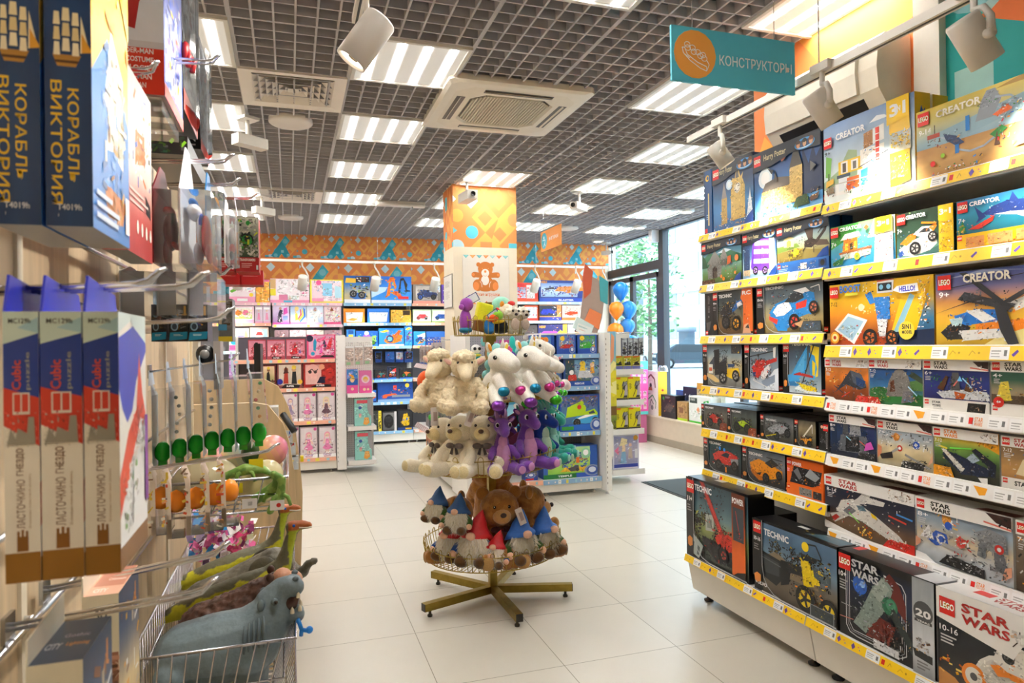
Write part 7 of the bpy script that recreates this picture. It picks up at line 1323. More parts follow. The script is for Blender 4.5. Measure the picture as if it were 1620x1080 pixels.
carton('-y', 0.724, 8.300, 0.147, 0.920, 8.400, 0.487, 'r 0 0 100 100 8fcfc8;k 4 30 96 98 70 4 e8f4f0 a8dcd6 fff;r 14 82 84 94 e85a6a;e 3a5aa8 34 66 10;e e8a0b0 34 40 9;e f0d0b0 34 34 7;p 2a2a3a 0,0 1,0 0,1;p f0a84a 52,6 60,30 84,30 90,10 70,2;e f0b86a 72 20 13;e 3a2a1a 66 22 2;e 3a2a1a 78 22 2;p 9a9aa0 78,100 100,100 100,36 90,40 78,60', 'teal dotted toy box with an orange cat on the lowest side shelf', '6a7078')
carton('-y', 0.614, 8.10, 1.278, 0.705, 8.15, 1.501, 'r 0 0 100 100 b8a8a0;k 6 24 94 90 40 9 c89a80 e8d8c8 a87a60 fff;r 10 4 60 18 8ab88a;r 0 92 100 100 ddd', 'brownish blister pack hanging on the gondola end, left of three', 'b0a098', group=None)
carton('-y', 0.719, 8.10, 1.283, 0.810, 8.15, 1.506, 'r 0 0 100 100 b8a8a0;k 6 24 94 90 40 9 c89a80 e8d8c8 a87a60 fff;r 10 4 60 18 8ab88a;r 0 92 100 100 ddd', 'brownish blister pack hanging on the gondola end, middle of three', 'b0a098', group=None)
carton('-y', 0.824, 8.10, 1.288, 0.923, 8.15, 1.512, 'r 0 0 100 100 b8a8a0;k 6 24 94 90 40 9 c89a80 e8d8c8 a87a60 fff;r 10 4 60 18 8ab88a;r 0 92 100 100 ddd', 'brownish blister pack hanging on the gondola end, right of three', 'b0a098', group=None)

# --- goods on the blue end gondola
carton('-y', 2.258, 6.300, 1.394, 2.493, 6.400, 1.587, 'r 0 0 100 100 2a5ab8;g 12 12 96 94 .15 8ab858 7ab0d8 3a8ad8;p f08a2a 34,30 70,30 66,56 40,60;e f08a2a 46 76 12;e f08a2a 62 76 12;k 20 24 90 80 50 6 f08a2a 2f9a4a 222 fff c9a05a;r 84 0 100 100 1a4aa8;e 8a98b8 80 22 15 18;e 3a5ab0 80 22 11 14;e d8e0f0 80 24 7 9;', 'blue box with an orange digger toy, upper shelf', '1c4aa0')
carton('-y', 2.518, 6.300, 1.394, 2.724, 6.400, 1.591, 'r 0 0 100 100 2a5ab8;g 12 40 92 94 .15 8a98a8 5a8ac8;p c8282a 14,30 30,50 84,48 90,30;e f0c82a 30 80 12;k 20 24 90 94 60 6 c8282a fff 888 e8a02a;r 0 0 100 24 1f50b0;e 8a98b8 80 22 15 18;e 3a5ab0 80 22 11 14;e d8e0f0 80 24 7 9;', 'blue box with a red fire engine toy, upper shelf', '1c4aa0')
carton('-y', 2.742, 6.300, 1.394, 2.953, 6.400, 1.588, 'r 0 0 100 100 2a5ab8;g 12 40 92 94 .15 6a8a9a 4a9a4a;p 3aa83a 10,36 16,60 60,62 84,46 80,30 14,28;p f0901e 70,26 92,26 90,46 76,44;e f0c82a 24 82 12;k 14 26 90 92 40 6 2f8a2f fff 555 8ac83a;r 0 0 100 24 1f50b0;e 8a98b8 80 22 15 18;e 3a5ab0 80 22 11 14;e d8e0f0 80 24 7 9;', 'blue box with a green recycling truck toy, upper shelf', '1c4aa0')
carton('-y', 2.353, 6.300, 1.073, 2.571, 6.400, 1.348, 'r 0 0 100 100 1c3a78;g 8 8 92 92 .2 2a4a88 4a7ab8;e e8641e 50 44 22;e 2a3a7a 50 44 15;e e8641e 66 22 18;e 7ab0e0 60 78 18;e 8a98b8 80 22 15 18;e 3a5ab0 80 22 11 14;e d8e0f0 80 24 7 9;', 'dark blue box with orange goggles', '16306a')
carton('-y', 2.585, 6.300, 1.073, 2.988, 6.420, 1.348, 'r 0 0 100 100 24488f;g 6 18 96 96 .2 3a5a4a 8aa8c0 5a98c8;r 6 18 30 96 2a4a5a;p c8302a 12,20 14,40 34,42 36,20;e eee 22 50 6;p c9ccd4 38,30 44,60 70,56 84,30;e f2d03a 52 80 8;p f2d03a 44,56 60,56 58,72 46,72;p e8a03a 72,46 84,46 82,84 74,84;e f0c8a0 78 76 6;k 8 20 96 94 90 4.4 888 f2d03a c8302a fff 3a8a3a e8b890;r 0 0 100 18 1f52b0;h fff 30 6 26 7 RESCUE;e 8a98b8 88 18 15 18;e 3a5ab0 88 18 11 14;e d8e0f0 88 20 7 9;', 'wide blue rescue base box with small figures', '1a3a80')
carton('-y', 2.474, 6.300, 0.622, 2.531, 6.550, 0.972, 'r 0 0 100 100 1f5ac0;l 8fe83a 4 10,30 90,80;r 30 92 100 100 f0a05a', 'narrow blue box side next to the lime truck box', '1a4aa0')
carton('-y', 2.542, 6.300, 0.622, 3.000, 6.460, 0.986, 'r 0 0 100 100 1f52a8;g 4 20 90 96 .2 3a6a9a 4a7aa8 6a5a4a;p b8dc1e 14,38 18,66 54,84 62,64 60,44;p b8dc1e 58,52 82,60 90,48 88,36 60,40;p 3aa0d8 28,26 40,40 90,42 92,24 60,20;p fff 30,30 60,44 88,44 60,36;p 3a4a5a 68,50 80,56 84,48 70,46;e c8302a 46 66 5;w 84 26 11 555;w 40 24 11 555;e c8a080 8 36 5;e c83a3a 8 44 4;k 4 70 60 96 40 5 4a8a3a e8a070 2a4a3a;k 62 64 92 96 30 4 c8302a 3aa0d8 e8b03a fff;r 20 2 86 18 1f6ad0;r 4 4 32 14 3a9a3a;e 8a98b8 86 16 15 18;e 3a5ab0 86 16 11 14;e d8e0f0 86 18 7 9;', 'large blue box with a lime green and blue truck', '1a4a98')
carton('-y', 1.982, 6.300, 0.622, 2.277, 6.400, 0.949, 'g 0 0 100 100 .15 3a98c8 5ab8e0 4aa8d8;r 4 50 30 90 8fd0f0;e f4f4f2 50 60 26 30;e f4f4f2 34 86 8;e f4f4f2 68 86 8;e 5a88b0 40 62 5;e 5a88b0 62 62 5;e 222 51 50 4;e f4f4f2 72 28 12;p d8b088 10,4 90,4 86,20 20,20;r 78 60 96 84 4ac8b0', 'light blue box with a white bear toy', '3a90c0')
carton('-y', 2.360, 6.300, 0.163, 2.942, 6.460, 0.475, 'r 0 0 100 100 2a5ab0;g 8 14 86 98 .2 8ac84a b8dc6a a8d89a;p e8b82a 30,20 84,20 80,34 40,34;k 34 20 84 80 100 4.4 e8b82a e8641e 3a8a3a fff 555 c83a3a 8a5a2a;r 60 46 66 74 e8701e;p 4a4a50 44,30 64,40 66,22 50,20;w 62 24 5 555;e 8a5a3a 14 40 5;e 8ac8a0 78 76 9;e fff 78 78 5;r 0 0 60 14 1f7a3a;r 60 0 100 14 2a5ac0;h fff 26 4 26 6 TEMPLE;e 8a98b8 90 20 15 18;e 3a5ab0 90 20 11 14;e d8e0f0 90 22 7 9;', 'large green jungle temple playset box on the base shelf', '1f50a8')
carton('-y', 2.62, 6.5, .163, 2.9, 6.64, .42, 'r 0 0 100 100 2f8a3a;k 6 6 94 94 40 7 8ac83a e8b82a 222', 'green box stored behind the temple box', '2f7a34')
carton('-y', 1.593, 6.270, 0.172, 1.756, 6.350, 0.243, 'r 0 0 100 100 1a3a9a;e e0a888 34 62 14;e 2a1a14 34 74 13 10;p 2a4ab0 14,14 56,14 50,48 20,48;e d89a80 74 56 10;k 60 20 96 80 24 7 e83a4a f0a02a fff 2a5ad0', 'dark blue box with a costumed boy on the base shelf', '16307a')
carton('-y', 2.149, 6.270, 0.172, 2.289, 6.350, 0.271, 'r 0 0 100 100 2a4aa8;r 6 44 94 96 5a5a6a;k 8 46 92 94 30 8 c83a3a 888 fff;r 10 4 70 20 c8302a;e 8a98b8 50 50 34 26;e 3a5ab0 50 50 25 20;e d8e0f0 50 54 16 12', 'small blue box with a paw shield on the base shelf', '1c3a8a')
carton('-y', 1.917, 6.330, 1.385, 2.290, 6.430, 1.546, 'r 0 0 100 100 8a8a92;g 20 30 90 96 .15 b0b0b8 9a9aa2;e f2f2f0 72 70 13 16;e f2f2f0 84 84 6;p f2f2f0 10,50 30,44 60,56 66,74 40,66 14,66;e 222 78 80 2;p f4ecf0 8,10 92,16 96,50 10,44;e e85a9a 34 44 8;e f0a03a 60 38 9;e f0a03a 78 42 8;p 8a2a8a 30,4 100,8 100,30 60,20;r 4 80 40 98 c84a9a', 'pink and white box with a white toy pony', 'b06aa8')

# ---------------------------------------------------------------- rack, sill goods, balloons, shop front
t = thing('end_rack', 'white rack of shelves with yellow packs between gondola and shop window', 'shelving', (3.44, 6.72, 0))
mb = MB(); mb.box(3.25, 6.9, .03, 3.64, 6.94, 1.62, 'dcd8d2'); part('back_panel', mb, 'paint', t, world=True)
mb = MB(); mb.prism([(3.22, 6.55, .3), (3.22, 6.55, .62), (3.22, 6.65, .72), (3.22, 6.9, .72), (3.22, 6.9, .03), (3.22, 6.8, .03)], (.03, 0, 0), 'eeebe6'); part('side_panel', mb, 'paint', t, world=True)
for z in (1.213, .885, .572, .14):
	mb = MB(); mb.box(3.25, 6.58, z - .02, 3.63, 6.9, z, 'f2f0ed'); mb.box(3.25, 6.57, z - .055, 3.63, 6.582, z + .005, 'f6f4f1'); part('shelf', mb, 'paint', t, world=True)
mb = MB(); mb.tube([(3.3, 6.9, 1.6), (3.3, 6.5, 1.6), (3.62, 6.5, 1.61), (3.62, 6.9, 1.61)], .005, 'ddd', 6); part('hook_rail', mb, 'chrome', t, world=True)
mb = MB(); mb.box(3.235, 6.535, .70, 3.25, 6.55, 1.62, '8a7a3a'); F = faceon(mb, '-y', 3.2, 6.534, .68, 3.285, 6.55, 1.62, 5); mb.box(3.2, 6.534, .68, 3.285, 6.55, 1.62, '5fb0c8')
F.run('g 0 0 100 100 .2 6a8a3a e8d83a e8d83a 6ab8d8 8ac8e0;p e8a07a 10,62 70,70 80,94 40,98;k 10 30 90 60 30 10 f2e23a b8a81e f8f0a0;r 0 6 100 16 7a5a2a'); solo('side_banner', mb, 'card', 'tall narrow yellow and sky blue banner on the rack by the window', 'banner')
for i in range(4):
	x = 3.36 + i * .066
	mb = MB(); mb.box(x - .028, 6.48, 1.36, x + .028, 6.51, 1.55, '4a4a5a'); F = faceon(mb, '-y', x - .028, 6.48, 1.36, x + .028, 6.51, 1.55, i)
	F.run('r 0 0 100 100 a8b0b8;e 3a3a4a 50 66 20 10;p 2a2c3a 20,8 80,8 74,56 26,56;k 14 8 90 92 24 10 555 222 8a8a6a'); solo('figure_pack', mb, 'card', 'dark figure pack on the rack hook rail, ' + ORD[i] + ' from the post' if i else 'dark figure pack on the rack hook rail, nearest the post', 'toy pack')
for i in range(3):
	x = 3.30 + i * .105
	carton('-y', x, 6.6, 1.213, x + .098, 6.68, 1.36, 'r 0 0 100 100 d8d03a;p 222 8,30 92,30 80,60 30,52;r 0 0 100 26 6a70b8;p f27a2a 10,84 90,90 90,98 10,96;k 10 40 90 80 20 9 3aa03a 222 fff', 'yellow pack with a dark car on the top rack shelf, ' + ('left', 'middle', 'right')[i], 'c8c02a')
YB = 'r 0 0 100 100 e8dc1e;p 3a3c40 34,10 60,10 84,34 60,50 66,78 96,84 96,10;p 8a8e94 50,60 90,66 96,80 60,80;p b8b0c0 70,20 98,20 98,70 80,60;l 1a1a1a 3 40,14 60,40 56,60 70,84;x 8 70 20 8 222;r 0 0 100 9 3a3a3a;r 0 92 40 100 f27a2a'
for z, zz, n in ((.885, 1.13, 'upper'), (.572, .80, 'lower')):
	for i in range(2):
		x = 3.31 + i * .15
		carton('-y', x, 6.6, z, x + .142, 6.74, zz, YB, 'yellow pack with a wavy window, %s rack shelf, %s of two' % (n, ('left', 'right')[i]), 'd8cc1e', side='r 0 0 100 100 b8b41e;k 5 5 95 95 30 9 3a5a3a 222 d8d03a')
carton('-y', 3.265, 6.6, .145, 3.575, 6.7, .52, 'r 0 0 100 100 d4d4e4;g 5 16 95 94 .15 9a9ac0 b8b0c8 8a90b8;p 8ab8d8 28,16 52,16 48,50 34,50;p f0d0a8 34,50 48,50 46,70 36,70;e f2dca0 41 76 8;p f4e4b0 26,66 34,90 56,84 52,70;p c8b8a8 58,30 76,30 72,60 62,60;e e8c0a8 67 68 6;p e87aa0 6,54 22,66 22,40;e c8902a 88 88 9;r 84 30 96 56 e8e8ee;r 4 5 96 15 3a4aa8;k 8 18 92 90 40 4 e8a0b0 fff 6a80b0', 'clear box with a doll in light blue overalls at the foot of the rack', 'c8c8dc')

# pink dolls stand and goods on the sill
t = thing('display_stand', 'pink and turquoise cardboard stand of surprise dolls by the entrance', 'display stand', (5.0, 9.25, 0))
mb = MB(); mb.box(4.82, 9.1, .42, 5.1, 9.35, 1.22, 'e878b0'); F = faceon(mb, '-y', 4.82, 9.1, .42, 5.1, 9.35, 1.22)
F.run('r 0 0 100 100 e85aa8;r 0 84 100 100 5fd0d0;r 0 46 40 56 5fd0d0;r 0 0 100 6 5fd0d0;t e84a9a 40 88 34 7 dolls')
for i in range(3):
	for j in range(6):
		if j != 3: F.run('r %d %d %d %d f4b8d8;e 8a5a4a %d %d 7 3;e e8c0a8 %d %d 5 2.4' % (8 + i * 31, 10 + j * 12, 28 + i * 31, 20 + j * 12, 18 + i * 31, 16 + j * 12, 18 + i * 31, 15 + j * 12))
F = faceon(mb, '-x', 4.82, 9.1, .42, 5.1, 9.35, 1.22); F.run('r 0 0 100 100 d87a9a;k 4 4 96 96 60 6 c85a7a a84a6a e8a0b8 7a3a5a'); part('panel', mb, 'card', t, world=True)
mb = MB(); mb.box(4.84, 9.12, 0, 5.08, 9.34, .42, 'c86a98'); part('base', mb, 'card', t, world=True)
SL = lambda y1, y0, z0, z1, art, l, col, x=5.2, side=None: carton('-x', x, y0, z0, x + .15, y1, z1, art, l, col, side=side, name='science_kit_box')
YS = 'r 0 0 100 100 f2c01e;e c83a2a 50 14 12'
S0 = .40
SL(9.40, 8.98, S0, .735, 'r 0 0 100 100 e8e8e0;l 3a8a5a 6 10,20 30,70 60,90 84,60 80,30;p 3a7a3a 4,20 24,60 30,30;l 222 4 40,40 50,70 66,50;e 888 56 34 9;x 8 96 40 3 555', 'white box with a green marble track, lower one of a pair on the sill', 'd8d8d0', side=YS)
SL(9.40, 8.98, .736, 1.06, 'r 0 0 100 100 e8e4e0;l 6a3a34 9 16,20 24,64 50,84 76,64 80,24;l fff 4 30,20 40,50 60,50 66,22;e 222 48 34 8;p b8643a 30,10 60,10 56,26 36,26', 'white box with a brown arch track, upper one of a pair on the sill', 'd8d4d0', side=YS)
SL(8.9, 8.5, S0, .73, 'g 0 0 100 100 .3 1a1a1e 2a2420 17171a;p 5a4a44 20,40 50,66 84,56 70,30 40,26;k 14 24 90 80 60 6 4a3a34 8a5a3a 2a2a2e c87a3a;e 3a9a3a 18 84 6;x 30 92 40 3 999', 'black box with a brown creature on the sill', '17171a')
SL(8.46, 8.2, S0, .66, 'r 0 0 100 100 b8905a;k 10 20 90 90 50 7 8a6a3a d8b880 5a4424;r 0 0 100 12 b8e01e;r 20 40 60 70 8a5a3a', 'small brown box with a lime foot on the sill', 'a8844a')
SL(8.16, 7.66, S0, .76, 'r 0 0 100 100 eef0ec;p 3aa84a 56,20 60,50 70,84 92,90 96,70 84,60 90,30 96,12 70,12;e e8f0e8 82 78 5;p e8905a 36,50 44,62 52,50 44,40;e c8d02a 60 24 7 9;k 8 20 50 48 30 5 8ac89a c8d8d0 4aa85a;r 0 0 100 7 4ac03a;r 4 74 40 94 3a4a44;x 8 90 30 3 ddd', 'white box with a green dinosaur on the sill', 'dfe3dc')
SL(8.75, 8.5, S0, .8, 'r 0 0 100 100 2a62b8;x 10 80 70 4 9bd', 'blue box behind the black creature box on the sill', '2a62b8', 5.36)
SL(8.55, 8.2, S0, .86, 'r 0 0 100 100 1c2444;e 8a98b8 40 50 14;e 8a98b8 66 50 14;k 10 20 90 80 40 6 4a5a88 c8d0e0', 'dark blue box with two round gears behind on the sill', '1c2444', 5.355)
SL(8.2, 7.9, S0, .93, 'r 0 0 100 100 c8b890;k 8 8 92 80 60 7 8a7a54 e8dcc0 6a5a3a;r 0 84 100 100 e0a040', 'tan box with wooden parts behind on the sill', 'b8a880', 5.355)
SL(7.88, 7.55, S0, 1.0, 'r 0 0 100 100 d8e0d4;k 6 40 90 94 40 7 6a9a5a 8ab87a fff;r 8 70 60 90 3a4a3a', 'white and green box behind the dinosaur box on the sill', 'd0d8cc', 5.355)
mb = MB(); mb.lathe((5.3, 9.0, 1.06), [(0, .09), (.05, .085), (.07, .05), (.075, 0)], 'e8eaf0', 18); solo('plastic_dome', mb, 'clear', 'small clear dome on the upper box of the sill pair', 'packaging')

# floor mat
mb = MB(); mb.box(3.6, 5.2, 0, 5.1, 6.52, .012, '2d4046'); mb.box(3.57, 5.17, 0, 5.13, 6.55, .006, '1a2426'); solo('floor_mat', mb, 'cloth', 'dark green entrance mat on the tiles beside the building set shelves', 'mat')

# balloons on a weighted string
for x, z, c, r, l in ((4.925, 2.30, '1f7fd8', .125, 'topmost bright blue balloon by the glass door'), (4.845, 2.0, 'f08a1e', .12, 'upper orange balloon by the glass door'), (5.05, 2.0, '2f8fe8', .13, 'bright blue balloon beside the upper orange one'), (5.03, 1.74, '3a90e0', .12, 'blue balloon below the two middle ones'),
					  (4.825, 1.66, 'f08a1e', .13, 'lower orange balloon by the glass door'), (5.1, 1.45, '3a98e8', .14, 'lowest blue balloon of the bunch')):
	t = thing('balloon', l, 'balloon', (x, 9.6, z), group='balloons at the door')
	mb = MB(); mb.lathe((0, 0, 0), [(.001, -r * 1.28), (r * .12, -r * 1.22), (r * .3, -r * 1.05), (r * .72, -r * .55), (r * .95, -r * .08), (r, r * .25), (r * .9, r * .65), (r * .6, r * .98), (r * .25, r * 1.13), (0, r * 1.16)], c, 24); part('skin', mb, 'gloss', t)
	mb = MB(); mb.lathe((0, 0, -r * 1.34), [(.016, 0), (.004, .02)], c, 10); part('knot', mb, 'gloss', t)
	mb = MB(); mb.tube([(0, 0, -r * 1.3), (.01, 0, -r * 2), ((4.98 - x) * .8, 0, -z * .55), (4.98 - x, 0, -z + .02)], .0015, 'e8e0d8', 4); part('ribbon', mb, 'plastic', t)
	mb = None

# glazed shop front along x = 5.42
FRC = '3b3d42'
def bar(name, mb): return struct(name, mb, 'paint')
mb = MB()
for y0, y1, x in ((9.06, 9.2, .07), (10.95, 11.0, .05)): mb.box(5.36, y0, .0, 5.36 + .1, y1, 3.3, FRC)
mb.box(5.37, 9.2, 2.62, 5.45, 10.95, 2.76, FRC); mb.box(5.38, 9.2, 2.50, 5.44, 10.95, 2.58, FRC); mb.box(5.37, 6.2, 3.18, 5.45, 11, 3.3, FRC); mb.box(5.37, 6.2, .4, 5.45, 9.1, .5, FRC)
mb.box(5.36, 6.2, .4, 5.46, 6.3, 3.3, FRC); mb.box(5.37, 7.2, .4, 5.45, 7.27, 3.3, FRC)
struct('window_1', mb, 'paint')
mb = MB()
for y0, y1 in ((9.2, 9.3), (10.05, 10.16), (10.86, 10.95)): mb.box(5.38, y0, 0, 5.44, y1, 2.58, FRC)
mb.box(5.38, 9.2, 0, 5.44, 10.95, .12, FRC)
mb.tube([(5.33, 10.02, .9), (5.33, 10.02, 1.5)], .014, '9a9aa0', 8); mb.tube([(5.33, 10.02, 1.0), (5.4, 10.05, 1.0)], .01, '9a9aa0', 6); mb.tube([(5.33, 10.02, 1.4), (5.4, 10.05, 1.4)], .01, '9a9aa0', 6)
struct('door_1', mb, 'paint')
mb = MB()
for y0, y1, z0, z1 in ((6.3, 7.2, .5, 3.2), (7.27, 9.06, .5, 3.2), (9.3, 10.05, .12, 2.5), (10.16, 10.86, .12, 2.5), (9.2, 10.95, 2.76, 3.2)):
	mb.face([(5.41, y1, z0), (5.41, y0, z0), (5.41, y0, z1), (5.41, y1, z1)], 'fff')
struct('window_2', mb, 'glass')
mb = MB(); mb.box(5.24, 9.17, 3.02, 5.36, 9.27, 3.2, 'e8e8ea'); solo('sensor_box', mb, 'plastic', 'white box under the ceiling at the door frame', 'ceiling fixture')
# street outside
mb = MB(); mb.box(5.5, -20, -.32, 90, 120, -.3, '9aa4ac'); struct('street', mb, 'stone')
mb = MB(); mb.box(5.5, -20, -.3, 11, 120, -.18, 'b0b6ba'); struct('pavement', mb, 'stone')
def block(name, x0, y0, x1, y1, h, wallc, winc, nx, ny, label, d='-x', balc=False):
	t = thing('apartment_building', label, 'building', ((x0 + x1) / 2, (y0 + y1) / 2, -.3))
	mb = MB(); mb.box(x0, y0, -.3, x1, y1, h, wallc); mb.box(x0 - .4, y0 - .4, h, x1 + .4, y1 + .4, h + .8, wallc); mb.box(x0 - .3, y0 - .3, h * .2, x1 + .3, y1 + .3, h * .2 + .4, wallc); part('wall', mb, 'stone', t, world=True)
	for dd in ('-x', '-y'):
		mb = MB(); W = (y1 - y0) if dd == '-x' else (x1 - x0); n = max(2, round(W / 4.5)); m = ny
		for i in range(n):
			for j in range(m):
				c0 = W * (i + .28) / n; c1 = W * (i + .72) / n; z0 = 1 + (h - 2) * (j + .22) / m; z1 = 1 + (h - 2) * (j + .78) / m
				if dd == '-x': mb.box(x0 - .12, y1 - c1, z0, x0 + .1, y1 - c0, z1, winc)
				else: mb.box(x0 + c0, y0 - .12, z0, x0 + c1, y0 + .1, z1, winc)
		part('windows_' + ('street' if dd == '-x' else 'side'), mb, 'gloss', t, world=True)
	if balc:
		for j in range(ny):
			z = 1 + (h - 2) * (j + .1) / ny
			mb = MB(); mb.box(x0 - 1.6, y0 + 1, z, x0, y0 + 5, z + .2, wallc); mb.box(x0 - 1.6, y0 + 1, z + .2, x0 - 1.5, y0 + 5, z + 1.2, 'a8bcc4'); part('balcony', mb, 'stone', t, world=True)
block('', 30, 82, 56, 104, 20, 'd8d4cc', '8a9aa4', 4, 4, 'pale stone house with arched top windows beyond the glass door')
block('', 41, 52, 58, 74, 34, 'cfd2d2', '9aa8b0', 4, 9, 'tall pale apartment house with balconies across the street', balc=True)
block('', 44, 6, 60, 40, 26, 'c4c8ca', '8f9ea8', 4, 7, 'grey apartment house across the street behind the shelves', balc=True)
block('', 8, 120, 36, 140, 24, 'd4d0c8', '8f9ca4', 4, 6, 'pale house far down the street')
mb = MB(); mb.lathe((33, 52, -.3), [(.7, 0), (.7, 2.6), (.85, 2.6), (.85, 3), (0, 3)], '6a7a84', 16); solo('street_kiosk', mb, 'paint', 'dark round kiosk on the far pavement', 'kiosk')
def tree(x, y, h, label):
	t = thing('street_tree', label, 'tree', (x, y, -.2)); R = random.Random(int(x * 9))
	mb = MB(); mb.tube([(0, 0, 0), (.05, 0, h * .4), (0, .05, h * .7)], [.13, .1, .05], '6a5a4a', 8); part('trunk', mb, 'wood', t)
	mb = MB()
	for k in range(900):
		a, q, zz = R.uniform(0, 6.28), R.uniform(.2, 1), R.uniform(.25, 1)
		r = h * .2 * q * (1.15 - abs(zz - .55)); p = V((r * cos(a), r * sin(a), h * zz)); d = V((R.uniform(-1, 1), R.uniform(-1, 1), R.uniform(-.6, .6))).normalized() * .16; n = d.orthogonal().normalized() * .1
		mb.face([p - d, p + n, p + d, p - n], R.choice(('4a7a4a', '5f8f5a', '3f6a42', '78a06a')))
	part('crown', mb, 'leaf', t)
tree(19, 37, 9, 'slim green street tree seen through the glass door')
tree(17.5, 31, 8, 'green street tree beyond the tall window pane')
def car(x, y, yaw, c, label):
	t = thing('parked_car', label, 'car', (x, y, -.3), yaw)
	mb = MB()
	P = [(-2.25, .35), (-2.3, .75), (-2.1, .95), (-1.5, 1.02), (-.8, 1.58), (.9, 1.62), (1.8, 1.1), (2.25, 1.0), (2.3, .5), (2.2, .32)]
	mb.prism([(px, -.85, z) for px, z in P], (0, 1.7, 0), c); part('body', mb, 'gloss', t)
	mb = MB(); mb.prism([(px, -.87, z) for px, z in [(-1.3, 1.06), (-.75, 1.52), (.85, 1.55), (1.5, 1.1)]], (0, 1.74, 0), '1c242a'); part('side_glass', mb, 'gloss', t)
	for px in (-1.4, 1.4):
		for py in (-.8, .8):
			mb = MB(); mb.lathe((px, py - .1, .34), [(0, 0), (.2, 0), (.2, .02), (.34, .02), (.34, .2), (0, .2)], '1a1a1c', 18, (0, 1, 0)); mb.lathe((px, py - (.11 if py < 0 else -.11), .34), [(0, 0), (.2, 0)], '8a8f94', 14, (0, 1, 0)); part('wheel', mb, 'rubber', t)
	for py in (-.6, .6):
		mb = MB(); mb.box(2.22, py - .18, .74, 2.33, py + .18, .9, 'd8dcd8'); part('headlight', mb, 'gloss', t)
		mb = MB(); mb.box(-2.33, py - .18, .74, -2.22, py + .18, .92, 'a02020'); part('tail_light', mb, 'gloss', t)
car(25.5, 40, 2.75, '2c3a44', 'dark blue grey off road car parked beyond the tall window pane')
car(24.5, 48, 1.4, '20262c', 'black car parked behind the blue grey one')
car(28, 50, 1.5, 'c8d0d4', 'pale car parked farther down the street')

# ---------------------------------------------------------------- left wall display: boxes and packs on hooks, baskets of rubber animals
XW = -.42
mb = MB()
mb.box(-.47, .05, 0, XW, 3.32, 3.18, 'c9b393')
for y in (1.30, 1.985, 2.67, 3.25):
	mb.box(XW, y - .012, 0, XW + .006, y + .012, 3.1, 'e6dcc8')
mb.box(XW - .05, 3.3, 0, XW + .01, 3.33, 3.18, 'dccbaa')
struct('wall_display', mb, 'wood')
mb = MB(); mb.box(-2.7, 3.30, 0, -.47, 3.36, 3.18, 'd8c9ac'); struct('wall_partition', mb, 'matte')
t = thing('wall_rail_system', 'chrome rails on the wooden display wall that carry the hooks', 'display rail', (XW, 1.7, 0))
for z in (.95, 1.075, 1.24, 1.6, 1.72, 1.95, 2.19, 2.6):
	mb = MB(); mb.tube([(XW + .022, .1, z), (XW + .022, 3.25, z)], .0055, 'd0d0d2', 8)
	for y in (.2, 1.3, 1.985, 2.67, 3.2): mb.tube([(XW, y, z), (XW + .022, y, z)], .005, 'c8c8ca', 6)
	part('rail', mb, 'chrome', t, world=True)
_hk = 0
def hook(y, z, x1, label, rise=.012, x0=XW + .02):
	t = thing('display_hook', label, 'display hook', (x0, y, z), group='chrome display hooks')
	L = x1 - x0
	for d in (-.012, .012):
		mb = MB(); mb.tube([(0, d, 0), (L * .86, d, rise), (L * .92, d, rise + .004), (L * .97, d * .5, rise + .018), (L, 0, rise + .022)], .0032, 'd8d8da', 8); part('prong', mb, 'chrome', t)
	mb = MB(); mb.box(-.006, -.02, -.02, .0, .02, .02, 'b8b8ba'); part('bracket', mb, 'chrome', t)

# tall blue ship puzzle boxes
def spine(mb, x0, x1, y, z0, z1, down, code, texts):
	"""print on the narrow -y side; down: lettering runs downwards, else upwards"""
	if down: F = Face(mb, (x0, y, z1), (0, 0, -1), (1, 0, 0), z1 - z0, x1 - x0)
	else: F = Face(mb, (x1, y, z0), (0, 0, 1), (-1, 0, 0), z1 - z0, x1 - x0)
	F.run(code)
	for c, x, y0, w, h, s in texts: F.text(c, x, y0, w, h, s, .01)
	return F
SHIP = ('p c98a30 %g,30 %g,72 %g,80 %g,74 %g,30;p 6a4a2a %g,34 %g,70 %g,68 %g,32;' )
def ship(F, x, y, w, h):
	q = lambda a, b: '%g,%g' % (x + a * w, y + b * h)
	F.run('p b8863a %s %s %s %s;p 5a3a1e %s %s %s %s' % (q(.78, .05), q(.78, .98), q(.95, .8), q(.95, .2), q(.86, .1), q(.86, .92), q(.9, .86), q(.9, .14)))
	for i, (b0, b1) in enumerate(((.08, .3), (.36, .62), (.68, .92))):
		for j in range(3):
			a0 = .1 + j * .22 + (.06 if i != 1 else 0); F.run('p %s %s %s %s %s' % (('efe2bc', 'e2cf9c', 'f6ecd0')[j], q(a0, b0 + .03), q(a0, b1 - .03), q(a0 + .19, b1), q(a0 + .19, b0)))
	F.run('p f0e4c0 %s %s %s;p e8a83a %s %s %s' % (q(.2, .98), q(.7, 1.25), q(.75, .95), q(.45, 1.0), q(.72, 1.35), q(.74, 1.0)))
